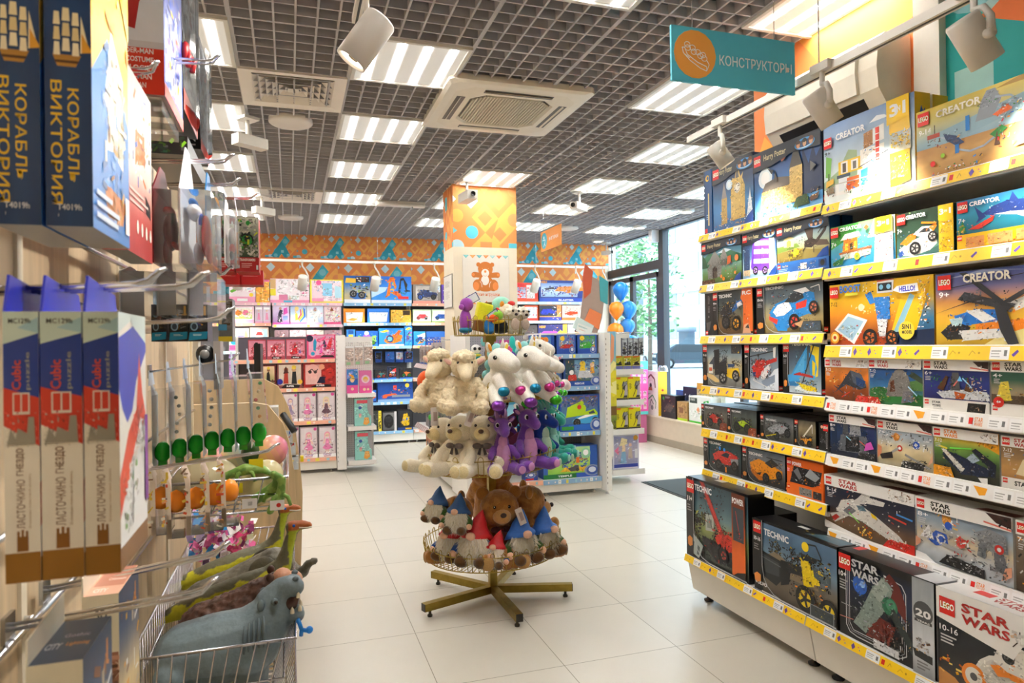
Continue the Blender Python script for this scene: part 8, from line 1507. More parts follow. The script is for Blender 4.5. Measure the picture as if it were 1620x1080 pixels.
for x0, x1, l in ((-.29, -.238, 'tall dark blue ship model box at the top left, the right one of two'), (-.347, -.295, 'tall dark blue ship model box cut by the left edge of the picture')):
	mb = MB(); mb.box(x0, 1.0, 1.667, x1, 1.21, 2.13, '1c3f74', cols={'b': '9a9690', 'l': '1f5fb8'})
	F = spine(mb, x0, x1, 1.0, 1.667, 2.13, True, 'g 0 0 100 100 .1 16386a 1a4478 163a6c;g 0 0 32 100 .1 2a3a7a 24407a', [('f2c832', 62, 48, 26, 24, 'КОРАБЛЬ'), ('f2c832', 60, 12, 34, 24, 'ВИКТОРИЯ'), ('d8dcee', 3, 52, 24, 13, 'CubicFun'), ('d8dcee', 96.5, 26, 1, 1, '.')])
	Face(mb, (x0, 1.0 - .0004, 1.667), (1, 0, 0), (0, 0, 1), x1 - x0, .463).text('dfe4ee', 24, 4.4, 52, 1.7, 'T4019h')
	ship(F, 38, 14, 19, 66)
	F = faceon(mb, '+x', x0, 1.0, 1.667, x1, 1.21, 2.13)
	F.run('g 0 0 100 100 .15 1f5ac0 2a6ad0 f0c23a f6d04a f2b82a;p 3f86d0 0,44 40,60 100,40 100,0 0,0;p e8f0f8 30,40 50,64 84,54 80,40;p f6f0dc 36,26 44,54 60,60 62,28;p efe4c4 64,26 68,58 84,50 82,24;p c87a2a 28,16 88,14 80,6 36,6;k 26 4 92 60 60 3 f6ecd0 c8963a e8e0c8 8a5a2a;p f6d04a 30,96 100,70 100,100 40,100;k 40 64 96 96 30 3 e8a01e f8e08a;x 6 10 60 3 cfe0f4;r 84 4 96 16 fff')
	solo('puzzle_box', mb, 'card', l, 'puzzle box', 'ship model boxes')
hook(1.12, 2.2, -.18, 'display hook of the ship model boxes')
# red and white puzzle box behind
mb = MB(); mb.box(-.315, 1.38, 1.688, -.274, 1.61, 2.03, 'a83238', cols={'b': '8a8680'})
F = faceon(mb, '+x', -.315, 1.38, 1.688, -.274, 1.61, 2.03)
F.run('g 0 0 100 100 .2 a83238 c8504a f0dcd0 f4efe8 e8e0d8;p e8853a 30,50 70,56 70,72 32,70;k 6 40 94 94 90 3.4 f6efe6 e88a4a 8a8a92 3a5aa8 c8b090 d8d0c8;p 2a2a30 70,38 90,34 92,26 72,28;k 56 60 94 92 30 3 e8d83a c83a3a 444;' + ';'.join('e f2e8e0 %d 16 4 4' % q for q in (36, 54, 72, 90)) + ';x 6 34 80 3 e8c8c0')
spine(mb, -.315, -.274, 1.38, 1.688, 2.03, True, 'r 0 0 100 100 b0383c;r 0 0 50 100 efe6da', [])
solo('puzzle_box', mb, 'card', 'red and white puzzle box right behind the ship model boxes', 'puzzle box')
hook(1.5, 2.045, -.24, 'display hook of the red and white puzzle box')
# red costume box
mb = MB(); mb.box(-.37, 1.65, 2.062, -.253, 1.92, 2.56, 'd8382a', cols={'b': 'b89a94'})
F = faceon(mb, '-y', -.37, 1.65, 2.062, -.253, 1.92, 2.56)
F.run('r 0 0 100 100 e9eef4;r 0 22 8 100 8fc0e8;g 0 60 100 100 .1 c8d8ec 9fc4ec;p c8282a 10,34 60,40 90,60 96,100 30,100 16,70;p b81f22 14,30 52,28 66,50 40,60 18,52;p 2a4ab8 60,80 96,74 90,100 64,100;r 0 0 100 22 e03a22;p d8d8dc 0,20 100,20 100,23 0,23')
for i, s in enumerate(('DER-MAN', 'COSTUME', 'LOGIE', 'ER-MAN', 'MAN')): F.text('fff', 60 - len(s) * 3.4, 17.5 - i * 3.7, len(s) * 6.6, 2.3, s, .02)
F = faceon(mb, '+x', -.37, 1.65, 2.062, -.253, 1.92, 2.56); F.run('r 0 0 100 100 3a5ab8;g 6 8 94 100 .2 c8c8d8 5a6ac8 8fb0e8;k 10 6 90 60 60 4 e03a22 f2c832 fff 2a3a8a;r 0 0 100 6 e03a22')
solo('costume_box', mb, 'card', 'large red and white costume box at the upper left', 'toy box')
mb = MB(); mb.box(-.36, 1.66, 2.03, -.26, 1.9, 2.06, 'e8b0a8'); solo('clear_tray', mb, 'clear', 'clear plastic lip under the red costume box', 'packaging')
mb = MB(); mb.ell((-.245, 1.93, 2.27), (.012, .02, .03), 'b8262a'); mb.tube([(-.25, 1.93, 2.29), (-.235, 1.92, 2.26), (-.238, 1.915, 2.23)], .007, 'b8262a', 7); mb.tube([(-.25, 1.94, 2.28), (-.225, 1.93, 2.25), (-.23, 1.925, 2.22)], .007, 'a82024', 7)
solo('toy_glove', mb, 'plastic', 'red toy glove tip sticking out beside the costume box', 'toy')
def blackbox(x0, x1, y0, y1, z0, z1, label, txt):
	t = thing('action_figure_box', label, 'toy box', ((x0 + x1) / 2, (y0 + y1) / 2, z0))
	mb = MB(); mb.box(x0, y0, z0, x1, y1, z1, '141416')
	F = spine(mb, x0, x1, y0, z0, z1, False, 'r 0 0 100 100 131315;l 6ac83a 3 0,97 100,97', [])
	if txt: F.text('e8e8ea', 46, 22, 54, 44, txt, .03)
	F.text('c8c8cc', 3, 26, 8, 40, '12', .02)
	faceon(mb, '+x', x0, y0, z0, x1, y1, z1).run('r 0 0 100 100 1c1c20;g 6 12 94 96 .4 6a7078 9aa4ac 50565c;k 8 14 92 94 90 4 b8c0c8 333 e05a2a 8a949c 2a3a5a;r 0 0 100 10 c83a2a'); part('box', mb, 'card', t, world=True)
	mb = MB(); n = 7
	P = [(x1 + .001 + .022 * sin(pi * i / (n - 1)), y0 + .012 + (y1 - y0 - .024) * i / (n - 1)) for i in range(n)]
	for a, b in zip(P, P[1:]): mb.face([(a[0], a[1], z0 + .02), (b[0], b[1], z0 + .02), (b[0], b[1], z1 - .02), (a[0], a[1], z1 - .02)], 'fff')
	part('clear_window', mb, 'clear', t, world=True)
blackbox(-.33, -.258, 1.97, 2.25, 2.138, 2.72, 'tall black figure box reading TITANS RET beside the costume box', 'TITANS RET')
blackbox(-.31, -.255, 2.31, 2.53, 2.126, 2.48, 'shorter black figure box behind the tall black one', '')
mb = MB(); mb.box(-.36, 1.98, 2.02, -.25, 2.5, 2.07, '2a2c2c'); F = faceon(mb, '-y', -.36, 1.98, 2.02, -.25, 2.5, 2.07); F.run('r 0 0 100 100 222;k 5 10 95 90 20 20 2f8a5a 8fd83a ddd'); solo('action_figure_box', mb, 'card', 'dark flat box under the two black figure boxes', 'toy box')
hook(1.8, 2.19, -.15, 'display hook crossing in front of the red costume box')
# blister packs with figures
def blister(x0, x1, y0, y1, z0, z1, label, cardc, shapes, tab=.07, name='blister_pack', art=None):
	t = thing(name, label, 'toy pack', ((x0 + x1) / 2, (y0 + y1) / 2, z0))
	mb = MB(); mb.box(x0, y0, z0, x0 + .003, y1, z1, cardc)
	mb.prism([(x0, y0, z1), (x0, y1, z1), (x0, (y0 + y1) / 2 + .03, z1 + tab), (x0, (y0 + y1) / 2 - .03, z1 + tab)], (.003, 0, 0), cardc)
	if art: faceon(mb, '-y', x0 + .003, y0 + .004, z0, x1, y1, z1)
	part('backing_card', mb, 'card', t, world=True)
	mb = MB(); b = .006
	P = [(x0 + .003, y0 + .004), (x1 - .012, y0 + .004), (x1, y0 + .016), (x1, y1 - .016), (x1 - .012, y1 - .004), (x0 + .003, y1 - .004)]
	for a, c in zip(P, P[1:]): mb.face([(a[0], a[1], z0), (c[0], c[1], z0), (c[0], c[1], z1), (a[0], a[1], z1)], 'fff')
	mb.face([(p[0], p[1], z1) for p in P], 'fff'); mb.face([(p[0], p[1], z0) for p in P[::-1]], 'fff')
	part('clear_shell', mb, 'clear', t, world=True)
	if shapes:
		mb = MB(); cx, cy = (x0 + x1) / 2, (y0 + y1) / 2; sx, sy, sz = (x1 - x0) / 2, (y1 - y0) / 2, z1 - z0
		for (px, pz, rx, rz, c) in shapes: mb.ell((cx + px * sx, y0 + (y1 - y0) * .35, z0 + pz * sz), (rx * sx, sy * .4, rz * sz), c, seg=10, ring=7)
		part('figure', mb, 'plastic', t, world=True)
	return t
blister(-.286, -.236, 1.68, 1.93, 1.70, 1.865, 'clear pack with a dark red figure, left of the white figure pack', '7a2a30', [(-.1, .78, .5, .06, 'c8302a'), (0, .5, .62, .28, '5a1a20'), (-.3, .2, .3, .2, '7a2a30'), (.4, .3, .25, .05, 'd8402a'), (.3, .62, .12, .14, '222')])
blister(-.2317, -.1665, 1.68, 1.95, 1.70, 1.868, 'clear pack with a white, blue and red toy figure', 'e6e9f0', [(-.35, .78, .5, .12, 'f2f2f4'), (.1, .5, .3, .26, 'eef0f4'), (.4, .45, .35, .3, 'd8302a'), (.15, .6, .2, .16, '2a5ac0'), (-.1, .2, .3, .16, 'e8ecf0'), (-.4, .9, .3, .06, '2a7ac8'), (.6, .2, .2, .14, 'd8302a')], .12)
blister(-.222, -.173, 2.1, 2.24, 1.795, 1.955, 'clear pack with a mustard yellow figure', '2a7ab8', [(-.1, .75, .5, .2, 'e0981e'), (.2, .5, .4, .3, 'd88a1a'), (.5, .3, .3, .1, 'c83a2a'), (.2, .15, .5, .08, '2aa0d0'), (-.3, .35, .2, .1, 'f0e03a')], .06)
blister(-.165, -.135, 2.0, 2.15, 1.74, 1.87, 'small clear pack with a red and white figure', 'd8d0d0', [(0, .6, .6, .2, 'e8e8ea'), (.1, .35, .6, .1, 'd8302a'), (0, .2, .4, .1, '5a5a60')], .05)
RED = 'r 0 0 100 100 c8c4b8;g 4 26 96 98 .35 3a4a38 6a7a5a e8ecd8;e 1a1e1a 48 58 30;e 2f9a3a 48 58 22;e 17201a 48 60 15;e 2f9a3a 56 88 12;e e8c83a 50 64 5;k 8 30 94 94 60 4.5 2f9a3a 17201a d8e03a 888;r 0 0 100 26 b8262a;h f4e8e0 16 19 68 5 TRANSFORMERS;x 24 14 56 3 e8b0a8;r 88 4 96 12 fff'
for x0, x1, l in ((-.252, -.182, 'red based robot figure pack half hidden, left of its twin'), (-.177, -.100, 'red based robot figure pack with a green robot picture, right of its twin')):
	t = thing('action_figure_box', l, 'toy box', ((x0 + x1) / 2, 2.66, 1.778))
	mb = MB(); mb.box(x0, 2.6, 1.778, x1, 2.72, 1.975, 'a82226'); faceon(mb, '-y', x0, 2.6, 1.778, x1, 2.72, 1.975, 4).run(RED); part('box', mb, 'card', t, world=True)
	mb = MB(); mb.prism([(x0 + .004, 2.63, 1.975), (x0 + .004, 2.69, 1.975), (x0 - .01, 2.67, 2.07), (x0 - .01, 2.65, 2.07)], (.002, 0, 0), 'c8d0e0'); part('hang_tab', mb, 'card', t, world=True)
for x0, l in ((-.25, 'red bottom edge of a figure pack under the twin packs, left'), (-.172, 'red bottom edge of a figure pack under the twin packs, right')):
	mb = MB(); mb.box(x0, 2.75, 1.745, x0 + .08, 2.86, 1.8, 'b8262a'); faceon(mb, '-y', x0, 2.75, 1.745, x0 + .08, 2.86, 1.8).run('r 0 0 100 100 b8262a;x 10 60 70 2 f0c8c0'); solo('action_figure_box', mb, 'card', l, 'toy box')
hook(1.82, 1.955, -.124, 'display hook of the white and the dark red figure packs'); hook(2.15, 1.972, -.13, 'display hook of the yellow figure pack'); hook(2.66, 2.04, -.10, 'display hook of the twin robot packs')
for i, (x0, x1, c) in enumerate(((-.36, -.29, '4a4a4e'), (-.285, -.225, '6a7078'), (-.22, -.16, '8a9098'))):
	blister(x0, x1, 1.72, 1.98, 1.585, 1.685, 'empty looking grey clear pack in the lower row, ' + ('left', 'middle', 'right')[i], '8a8d92', None, .02)
HB = lambda c: 'r 0 0 100 100 17181c;g 6 34 94 96 .4 2a2a30 4a4a52 24242a;e %s 50 66 22 20;k 14 36 86 94 50 7 %s 888 d8982a 111 5a4a3a;e 8fb0c8 30 40 20 12;e 2a3a4a 30 40 13 8;p 1aa0d0 0,2 96,6 100,26 6,24;x 24 18 50 2 dff;r 80 70 92 96 e0a02a' % (c, c)
for x0, x1, c, l in ((-.345, -.309, '8a4a3a', 'small dark hero pack with a blue label, leftmost of three'), (-.303, -.258, 'a8a8a8', 'small dark hero pack with a blue label, middle of three'), (-.256, -.209, '2a3a7a', 'small dark hero pack with a blue label, rightmost of three')):
	t = thing('figure_pack', l, 'toy pack', ((x0 + x1) / 2, 2.06, 1.528), group='hero packs with blue labels')
	mb = MB(); mb.box(x0, 2.0, 1.528, x1, 2.12, 1.626, '141518'); faceon(mb, '-y', x0, 2.0, 1.528, x1, 2.12, 1.626, int(-x0 * 1000)).run(HB(c)); part('box', mb, 'card', t, world=True)
	mb = MB(); mb.box(x0 + .003, 2.01, 1.627, x1 - .003, 2.1, 1.685, 'fff'); part('clear_top', mb, 'clear', t, world=True)
mb = MB(); mb.box(-.228, 2.5, 1.53, -.183, 2.62, 1.675, '77777a'); faceon(mb, '-y', -.228, 2.5, 1.53, -.183, 2.62, 1.675, 9).run('r 0 0 100 100 8a8a8c;g 6 10 94 96 .3 6a6a6e a8a4a0;k 10 40 90 90 40 9 5a4a3a c8b8a8 333 d86a3a;r 0 0 96 12 e8d03a;r 0 26 60 40 4a9ac8'); solo('figure_pack', mb, 'card', 'grey figure pack with a yellow foot behind the hero packs', 'toy pack')
hook(1.05, 1.583, -.107, 'display hook of the red white and blue castle boxes, upper'); hook(1.34, 1.548, -.095, 'display hook of the hero packs, with a price holder'); hook(2.05, 1.70, -.15, 'display hook behind the hero packs')
mb = MB(); mb.box(-.225, 2.3, 1.38, -.205, 2.4, 1.53, '9a9490'); F = faceon(mb, '-y', -.225, 2.3, 1.38, -.205, 2.4, 1.53); F.run('r 0 0 100 100 a8a09c'); mb.ell((-.25, 2.32, 1.49), (.028, .02, .03), '17171a'); mb.ell((-.25, 2.30, 1.49), (.014, .01, .014), '888'); solo('figure_pack', mb, 'plastic', 'thin grey pack with a black wheel above the green egg packs', 'toy pack')

# castle puzzle boxes in white, blue and red
for k, (x0, x1, l) in enumerate(((-.321, -.285, 'white blue and red castle puzzle box, leftmost of three'), (-.2835, -.240, 'white blue and red castle puzzle box, middle of three'), (-.2385, -.2005, 'white blue and red castle puzzle box, rightmost of three'))):
	t = thing('puzzle_box', l, 'puzzle box', ((x0 + x1) / 2, 1.03, 1.235), group='castle puzzle boxes')
	z0, z1 = 1.235, 1.556
	mb = MB(); mb.box(x0, .95, z0, x1, 1.115, z1, 'ece4d4', cols={'b': '8a5a1e', 'l': '1e2f78'})
	F = spine(mb, x0, x1, .95, z0, z1, False, 'r 0 0 100 100 ece5d6;r 0 0 11 100 9a6a22;p d8402e 50,0 68,0 72,100 58,100;p 22409a 68,0 92,0 88,100 72,100;p cfe2d8 92,0 100,0 100,100 88,100;p a8cfd8 92,0 98,0 94,60;k 50 6 63 94 60 5 a8a090 8a8474 c8c0b0 6a6456;p 9a9486 51,10 61,14 61,30 55,34 57,60 53,66 57,80 51,90', [])
	F = Face(mb, (x1, .95 - .0006, z0), (0, 0, 1), (-1, 0, 0), z1 - z0, x1 - x0)
	F.run('r 13 40 42 76 ece5d6;p 8a5a22 11.5,34 17,34 17,66 11.5,66;l 8a5a22 7 17,38 19,38;l 8a5a22 7 17,50 19.5,50;l 8a5a22 7 17,62 19,62')
	F.text('7a4e1c', 20, 42, 18, 24, 'ЛАСТОЧКИНО', .01); F.text('7a4e1c', 39.5, 42, 10, 24, 'ГНЕЗДО', .01); F.text('a8895a', 20, 24, 20, 8, 'Всемирно известный дворец', 0)
	F.run('r 62 26 70 74 e8dccf;r 63 30 69.5 48 d8402e;r 63 52 69.5 70 d8402e'); F.text('e0503c', 71, 50, 11, 26, 'Cubic', .02); F.text('a8a8a0', 71, 22, 14, 16, 'puzzle', .01)
	Face(mb, (x0, .95 - .0008, z0), (1, 0, 0), (0, 0, 1), x1 - x0, z1 - z0).text('4a4a48', 16, 95.6, 62, 1.9, 'MC129h', .01)
	F = faceon(mb, '+x', x0, .95, z0, x1, 1.115, z1)
	F.run('r 0 0 100 100 f1eee8;p d8e8e4 0,92 40,97 100,84 100,100 0,100;p 3a4ac8 0,70 10,62 26,56 44,60 60,72 100,84 100,88 50,95 0,90;p f0583c 0,36 8,40 30,52 60,60 72,84 84,66 100,54 100,40 60,36 30,24 0,20;p fff 0,0 100,0 100,44 76,56 66,50 40,40 0,20;r 0 0 100 9 8a5a1e;k 10 12 60 40 40 3 c8c0b0 8a9a7a 6aa84a b8a890 d8d0c0;l 5a5a5a 1 40,14 44,40;k 40 40 96 60 30 3 e8e0d8 c8c8c8 aaa;r 88 18 100 56 8a3aa8')
	part('box', mb, 'card', t, world=True)
	mb = MB(); mb.prism([(x0, .95, z1), (x0, 1.115, z1), (x0, 1.10, z1 + .03), (x0, .965, z1 + .045)], (.003, 0, 0), '2a35b8'); part('hang_flap', mb, 'card', t, world=True)
hook(1.03, 1.585, -.16, 'short display hook through the castle box flaps')
# 3D puzzle boxes below
for x0, x1, y0, y1, z1, tc, l, top in ((-.302, -.243, .95, 1.09, 1.135, '1c3450', 'cream 3D puzzle box with a dark blue top at the lower left', 'r 0 0 100 100 1c3450;h c8ccd4 8 30 30 14 CITY;t e89a3a 46 34 44 10 Lightning;t aab 30 56 50 8 Gothic'), (-.320, -.268, 1.25, 1.40, 1.115, 'd8a890', 'cream 3D puzzle box with a salmon top behind it', 'r 0 0 100 100 d8a890;r 10 30 96 100 b87a64;h f0e0d8 20 10 40 12 CITY;t f0e4dc 40 50 50 9 Colosseum')):
	t = thing('puzzle_box', l, 'puzzle box', ((x0 + x1) / 2, (y0 + y1) / 2, .78))
	mb = MB(); mb.box(x0, y0, .78, x1, y1, z1, 'ece3c9')
	F = faceon(mb, '-y', x0, y0, .78, x1, y1, z1); F.run('r 0 0 100 100 ece3c9'); F.text('3a3630', 36, 88, 32, 5, '3D', .03); F.text('6a665c', 34, 85.5, 38, 1.6, 'puzzle', .01); F.run('r 55 50 98 72 a8745c;k 58 52 96 70 20 3 5a3a2a d8b8a0')
	F = faceon(mb, '+x', x0, y0, .78, x1, y1, z1); F.run('g 0 0 100 100 .3 6a5a50 c8a060 e8d0a0 4a5a7a 2a3a5a;k 6 10 94 94 120 4 e8b04a 3a3a4a c8b8a0 8a5a3a d88a3a fff;p fff 70,0 100,0 100,20')
	Face(mb, (x0, y0, z1), (1, 0, 0), (0, 1, 0), x1 - x0, y1 - y0).run(top); part('box', mb, 'card', t, world=True)
	mb = MB(); mb.prism([(x0, y0, z1), (x0, y1, z1), (x0, y1, z1 + .04), (x0, y0, z1 + .03)], (.002, 0, 0), 'ece5d0'); part('hang_flap', mb, 'card', t, world=True)
hook(1.2, 1.098, -.115, 'lower display hook over the dark blue topped puzzle box', .018); hook(1.36, 1.10, -.11, 'lower display hook over the salmon topped puzzle box', .03)

# slime eggs
for i, (x, z) in enumerate(((-.369, 1.199), (-.322, 1.207), (-.276, 1.216), (-.231, 1.224), (-.186, 1.230), (-.141, 1.235), (-.095, 1.243))):
	t = thing('egg_pack', 'green egg in a long clear pack, ' + ('leftmost of seven' if i == 0 else 'rightmost of seven' if i == 6 else ORD[i] + ' from the left of seven'), 'toy pack', (x, 2.3, z), group='green egg packs on one hook')
	mb = MB(); mb.lathe((0, -.005, -.032), [(0, 0), (.012, .003), (.02, .012), (.0235, .027), (.021, .043), (.013, .056), (.006, .06), (0, .061)], '1fc02c', 18); mb.box(-.012, -.012, -.045, .012, .004, -.025, '18a022'); part('egg', mb, 'gloss', t)
	mb = MB(); P = [(-.022, .015, -.045), (-.022, .015, .17), (-.03, .02, .20), (-.034, .02, .262)]
	for a, b in zip(P, P[1:]): mb.prism([(a[0], -.045, a[2]), (a[0], .05, a[2]), (b[0], .05 if b[2] < .2 else .02, b[2]), (b[0], -.045 if b[2] < .2 else -.01, b[2])], (.0016, 0, 0), ('a4b2ba', 'b4c2c8', 'c8d6e6')[P.index(a)])
	F = Face(mb, (-.033, -.02, .2), (0, 1, 0), (0, 0, 1), .04, .06); F.run('r 0 0 100 100 d8dcec;p c83a3a 10,20 60,30 50,80;p 4a7ac8 50,30 90,40 80,90'); part('backing_card', mb, 'card', t)
	mb = MB()
	Q = [(-.02, -.046, .0), (.022, -.046, .0), (.026, -.04, .0), (.026, .05, .0)]
	for a, b in zip(Q, Q[1:]): mb.face([(a[0], a[1], .03), (b[0], b[1], .03), (b[0] - .012, b[1], .185), (a[0] - .012, a[1], .185)], 'fff')
	mb.face([(-.032, -.046, .185), (.012, -.046, .185), (.012, .05, .187), (-.032, .05, .187)], 'fff'); part('clear_shell', mb, 'clear', t)
	if i > 5 or i in (1, 3):
		mb = MB(); R = random.Random(i)
		for k in range(5): mb.ell((R.uniform(-.008, .006), -.02, .05 + k * .026), (.006, .01, .006), R.choice(('e8a02a', 'd83a2a', '3aa04a', 'f0d8a0', '5a8ac8') if i > 5 else ('6a7a6a', 'aab0b0', '4a5a4a', 'd8d8d0')), seg=8, ring=5)
		part('contents', mb, 'plastic', t)
hook(2.3, 1.44, -.15, 'display hook of the green egg packs', .03)
# orange eggs
for i, (x, z) in enumerate(((-.325, 1.12), (-.289, 1.108), (-.243, 1.113), (-.197, 1.119), (-.158, 1.127))):
	t = thing('egg_pack', 'orange egg in a clear printed pack, ' + ('leftmost of five' if i == 0 else 'rightmost of five' if i == 4 else ORD[i] + ' from the left of five'), 'toy pack', (x, 2.0, z), group='orange egg packs on one hook')
	mb = MB(); mb.lathe((0, -.01, -.032), [(0, 0), (.014, .004), (.021, .014), (.0235, .027), (.021, .042), (.013, .055), (0, .061)], 'ff9a2c', 18); part('egg', mb, 'gloss', t)
	mb = MB(); P = [(-.018, -.09), (-.02, .05), (-.03, .085)]
	for a, b in zip(P, P[1:]): mb.prism([(a[0], -.05, a[1]), (a[0], .05, a[1]), (b[0], .035, b[1]), (b[0], -.035, b[1])], (.0016, 0, 0), 'e4d0c2')
	F = faceon(mb, '-y', -.03, -.051, -.09, -.012, -.0505, .085, i)
	mb.prism([(-.0175, -.05, -.09), (-.0195, -.05, .05), (-.0295, -.045, .085), (-.022, -.045, .085), (-.008, -.05, .05), (-.006, -.05, -.09)], (0, .001, 0), 'ecdccc')
	F.run('k 20 2 90 98 40 5 f2ead8 8a6a4a d8502a f0a86a e8c84a'); part('backing_card', mb, 'card', t)
	mb = MB(); mb.box(-.017, -.05, -.09, .024, .045, -.088, 'fff')
	for a, b in (((-.017, -.05), (.024, -.05)), ((.024, -.05), (.024, .045))): mb.face([(a[0], a[1], -.09), (b[0], b[1], -.09), (b[0], b[1], -.04), (a[0], a[1], -.04)], 'fff')
	F = Face(mb, (-.015, -.0505, -.088), (1, 0, 0), (0, 0, 1), .036, .02, i); F.run('k 4 10 96 90 14 12 f2a02a fff 8a4a2a 444'); part('clear_shell', mb, ['clear'], t)
hook(2.0, 1.19, -.03, 'long display hook of the orange egg packs', .03)

# wire baskets
def basket(x0, y0, x1, y1, z0, z1, slope, label, n, cat='basket', w=.003, front=.0):
	t = thing('wire_basket', label, cat, ((x0 + x1) / 2, (y0 + y1) / 2, z0))
	c = 'cfcfd6'
	zr = lambda y: z1
	mb = MB(); mb.tube([(x0, y0, z1), (x1, y0, z1), (x1, y1, z1), (x0, y1, z1)], w * 1.5, c, 8, close=True); part('rim', mb, 'chrome', t, world=True)
	mb = MB(); ins = slope
	mb.tube([(x0, y0, z0), (x1 - ins, y0, z0), (x1 - ins, y1, z0), (x0, y1, z0)], w * 1.2, c, 6, close=True)
	mb.tube([(x0, y0, (z0 + z1) / 2), (x1 - ins / 2, y0, (z0 + z1) / 2), (x1 - ins / 2, y1, (z0 + z1) / 2), (x0, y1, (z0 + z1) / 2)], w, c, 6, close=True)
	k = int((x1 - x0) / n)
	for i in range(1, k):
		x = x0 + (x1 - x0) * i / k; xb = x0 + (x1 - ins - x0) * i / k
		mb.tube([(x, y0, z1), (xb, y0, z0), (xb, y1, z0), (x, y1, z1)], w * .8, c, 5)
	k = int((y1 - y0) / n)
	for i in range(1, k):
		y = y0 + (y1 - y0) * i / k
		mb.tube([(x0, y, z1), (x0, y, z0), (x1 - ins, y, z0), (x1, y, z1)], w * .8, c, 5)
	part('wire_mesh', mb, 'chrome', t, world=True)
	if front:
		mb = MB(); F = Face(mb, (x1 + .004, y0 + .02, z1 - front), (0, 1, 0), (0, 0, 1), .5, front, 3); F.run('r 0 0 100 100 e6e6ee;k 2 6 98 94 40 12 c83a3a 6a7ab8 f4f4f4 e8c84a 3a8a3a'); part('price_holder', mb, 'card', t, world=True)
basket(-.38, 1.86, .005, 3.04, .56, .755, .06, 'long chrome wire basket full of rubber animals', .032, front=.05)
basket(-.34, 2.13, -.012, 2.72, 1.03, 1.125, .03, 'small chrome wire basket of hatching egg toys above the animal basket', .055, front=.05)
basket(-.38, 1.86, .005, 3.04, .30, .47, .06, 'lower chrome wire basket under the animal basket', .04, front=.05)
# contents of the small basket
def pile(name, label, cat, shapes, kind='rubber'):
	mb = MB()
	for a in shapes: mb.ell(*a)
	return solo(name, mb, kind, label, cat)
def ramp_egg(x, y, z, r, c1, c2, rot, label):
	mb = MB(); mb.ell((0, 0, 0), (r, r, r * 1.3), c1, rot, 18, 12)
	a, b = hx(c1), hx(c2)
	zs = [v[0] * .7 + v[2] * .3 for v in mb.v]; lo, hi = min(zs), max(zs)
	mb.c = [tuple(a[m] + (b[m] - a[m]) * ((mb.v[f[0]][0] * .7 + mb.v[f[0]][2] * .3) - lo) / (hi - lo) for m in range(3)) + (1,) for f in mb.f]
	mb.v = [(p[0] + x, p[1] + y, p[2] + z) for p in mb.v]
	solo('toy_egg', mb, 'gloss', label, 'toy egg')
ramp_egg(-.075, 2.42, 1.155, .055, 'f6e04a', 'f07aa8', (0, 60, 20), 'large pink and yellow toy egg in the small basket')
ramp_egg(-.17, 2.45, 1.14, .05, 'f6e08a', '9ac8e8', (0, 70, 0), 'yellow and pale blue toy egg in the small basket')
ramp_egg(-.22, 2.5, 1.14, .045, 'f4a0b8', 'f6c0d0', (0, 50, 0), 'pale pink toy egg in the small basket')
ramp_egg(-.27, 2.4, 1.13, .05, 'd8d06a', 'e8a0a0', (0, 60, 0), 'olive and salmon toy egg in the small basket')
ramp_egg(-.25, 2.28, 1.10, .075, 'a89a78', 'cfc3a0', (0, 80, 0), 'big stone coloured toy egg at the left of the small basket')
ramp_egg(-.09, 2.25, 1.09, .06, 'd8c890', 'e2d4a4', (0, 40, 0), 'tan cracked toy egg behind the green lizard')
ramp_egg(-.125, 2.38, 1.165, .03, '2a4a2a', '4a6a3a', (0, 0, 0), 'small dark green speckled egg in the small basket')
def chain(name, label, cat, chains, vox, col, colf=None, fuzz=0, fs=60, kind='rubber', extra=None, group=None, loc=None):
	"""an animal grown as one skin along chains of (x, y, z, r)"""
	mb = MB()
	for c in chains:
		limb(mb, [q[:3] for q in c], [q[3] for q in c], 8)
	for e in extra or (): mb.ell(*e)
	xs, ys, zs = zip(*mb.v); o = V(((min(xs) + max(xs)) / 2, (min(ys) + max(ys)) / 2, min(zs)))
	mb.v = [(p[0] - o.x, p[1] - o.y, p[2] - o.z) for p in mb.v]
	t = thing(name, label, cat, tuple(o), group=group)
	body('body', remeshed(name + '_body', mb, vox, 4, fuzz, fs, (lambda p: colf(p + o)) if colf else None, kind, col), t)
	return t, o
def dot(t, o, p, r, c, name='eye', kind='gloss'):
	mb = MB(); mb.ell(tuple(V(p) - o), r, c, seg=10, ring=7); part(name, mb, kind, t)
for pts, l in (((( -.19, 2.2, 1.125, .012), (-.13, 2.19, 1.145, .018), (-.08, 2.2, 1.14, .012), (-.05, 2.18, 1.12, .006)), 'green rubber lizard lying across the small basket'), (((-.10, 2.16, 1.06, .016), (-.05, 2.145, 1.09, .02), (-.03, 2.14, 1.115, .016), (-.05, 2.13, 1.135, .012)), 'olive green rubber lizard at the front of the small basket'), (((-.06, 2.12, 1.03, .012), (-.03, 2.12, 1.08, .014), (-.025, 2.115, 1.12, .012), (-.05, 2.11, 1.14, .01)), 'green rubber lizard arching over the basket front')):
	t, o = chain('rubber_lizard', l, 'rubber animal', [pts], .005, '7fa64a', lambda p: '8fb254' if noise.noise(p * 60) > 0 else '6a9440', group='rubber lizards in the small basket')
	q = pts[1]
	for s in (-1, 1):
		mb = MB(); mb.tube([V(q[:3]) - o, V(q[:3]) - o + V((s * .02, -.012, -.01)), V(q[:3]) - o + V((s * .028, -.016, -.035))], [.007, .006, .005], '7fa64a', 7); part('leg', mb, 'rubber', t)
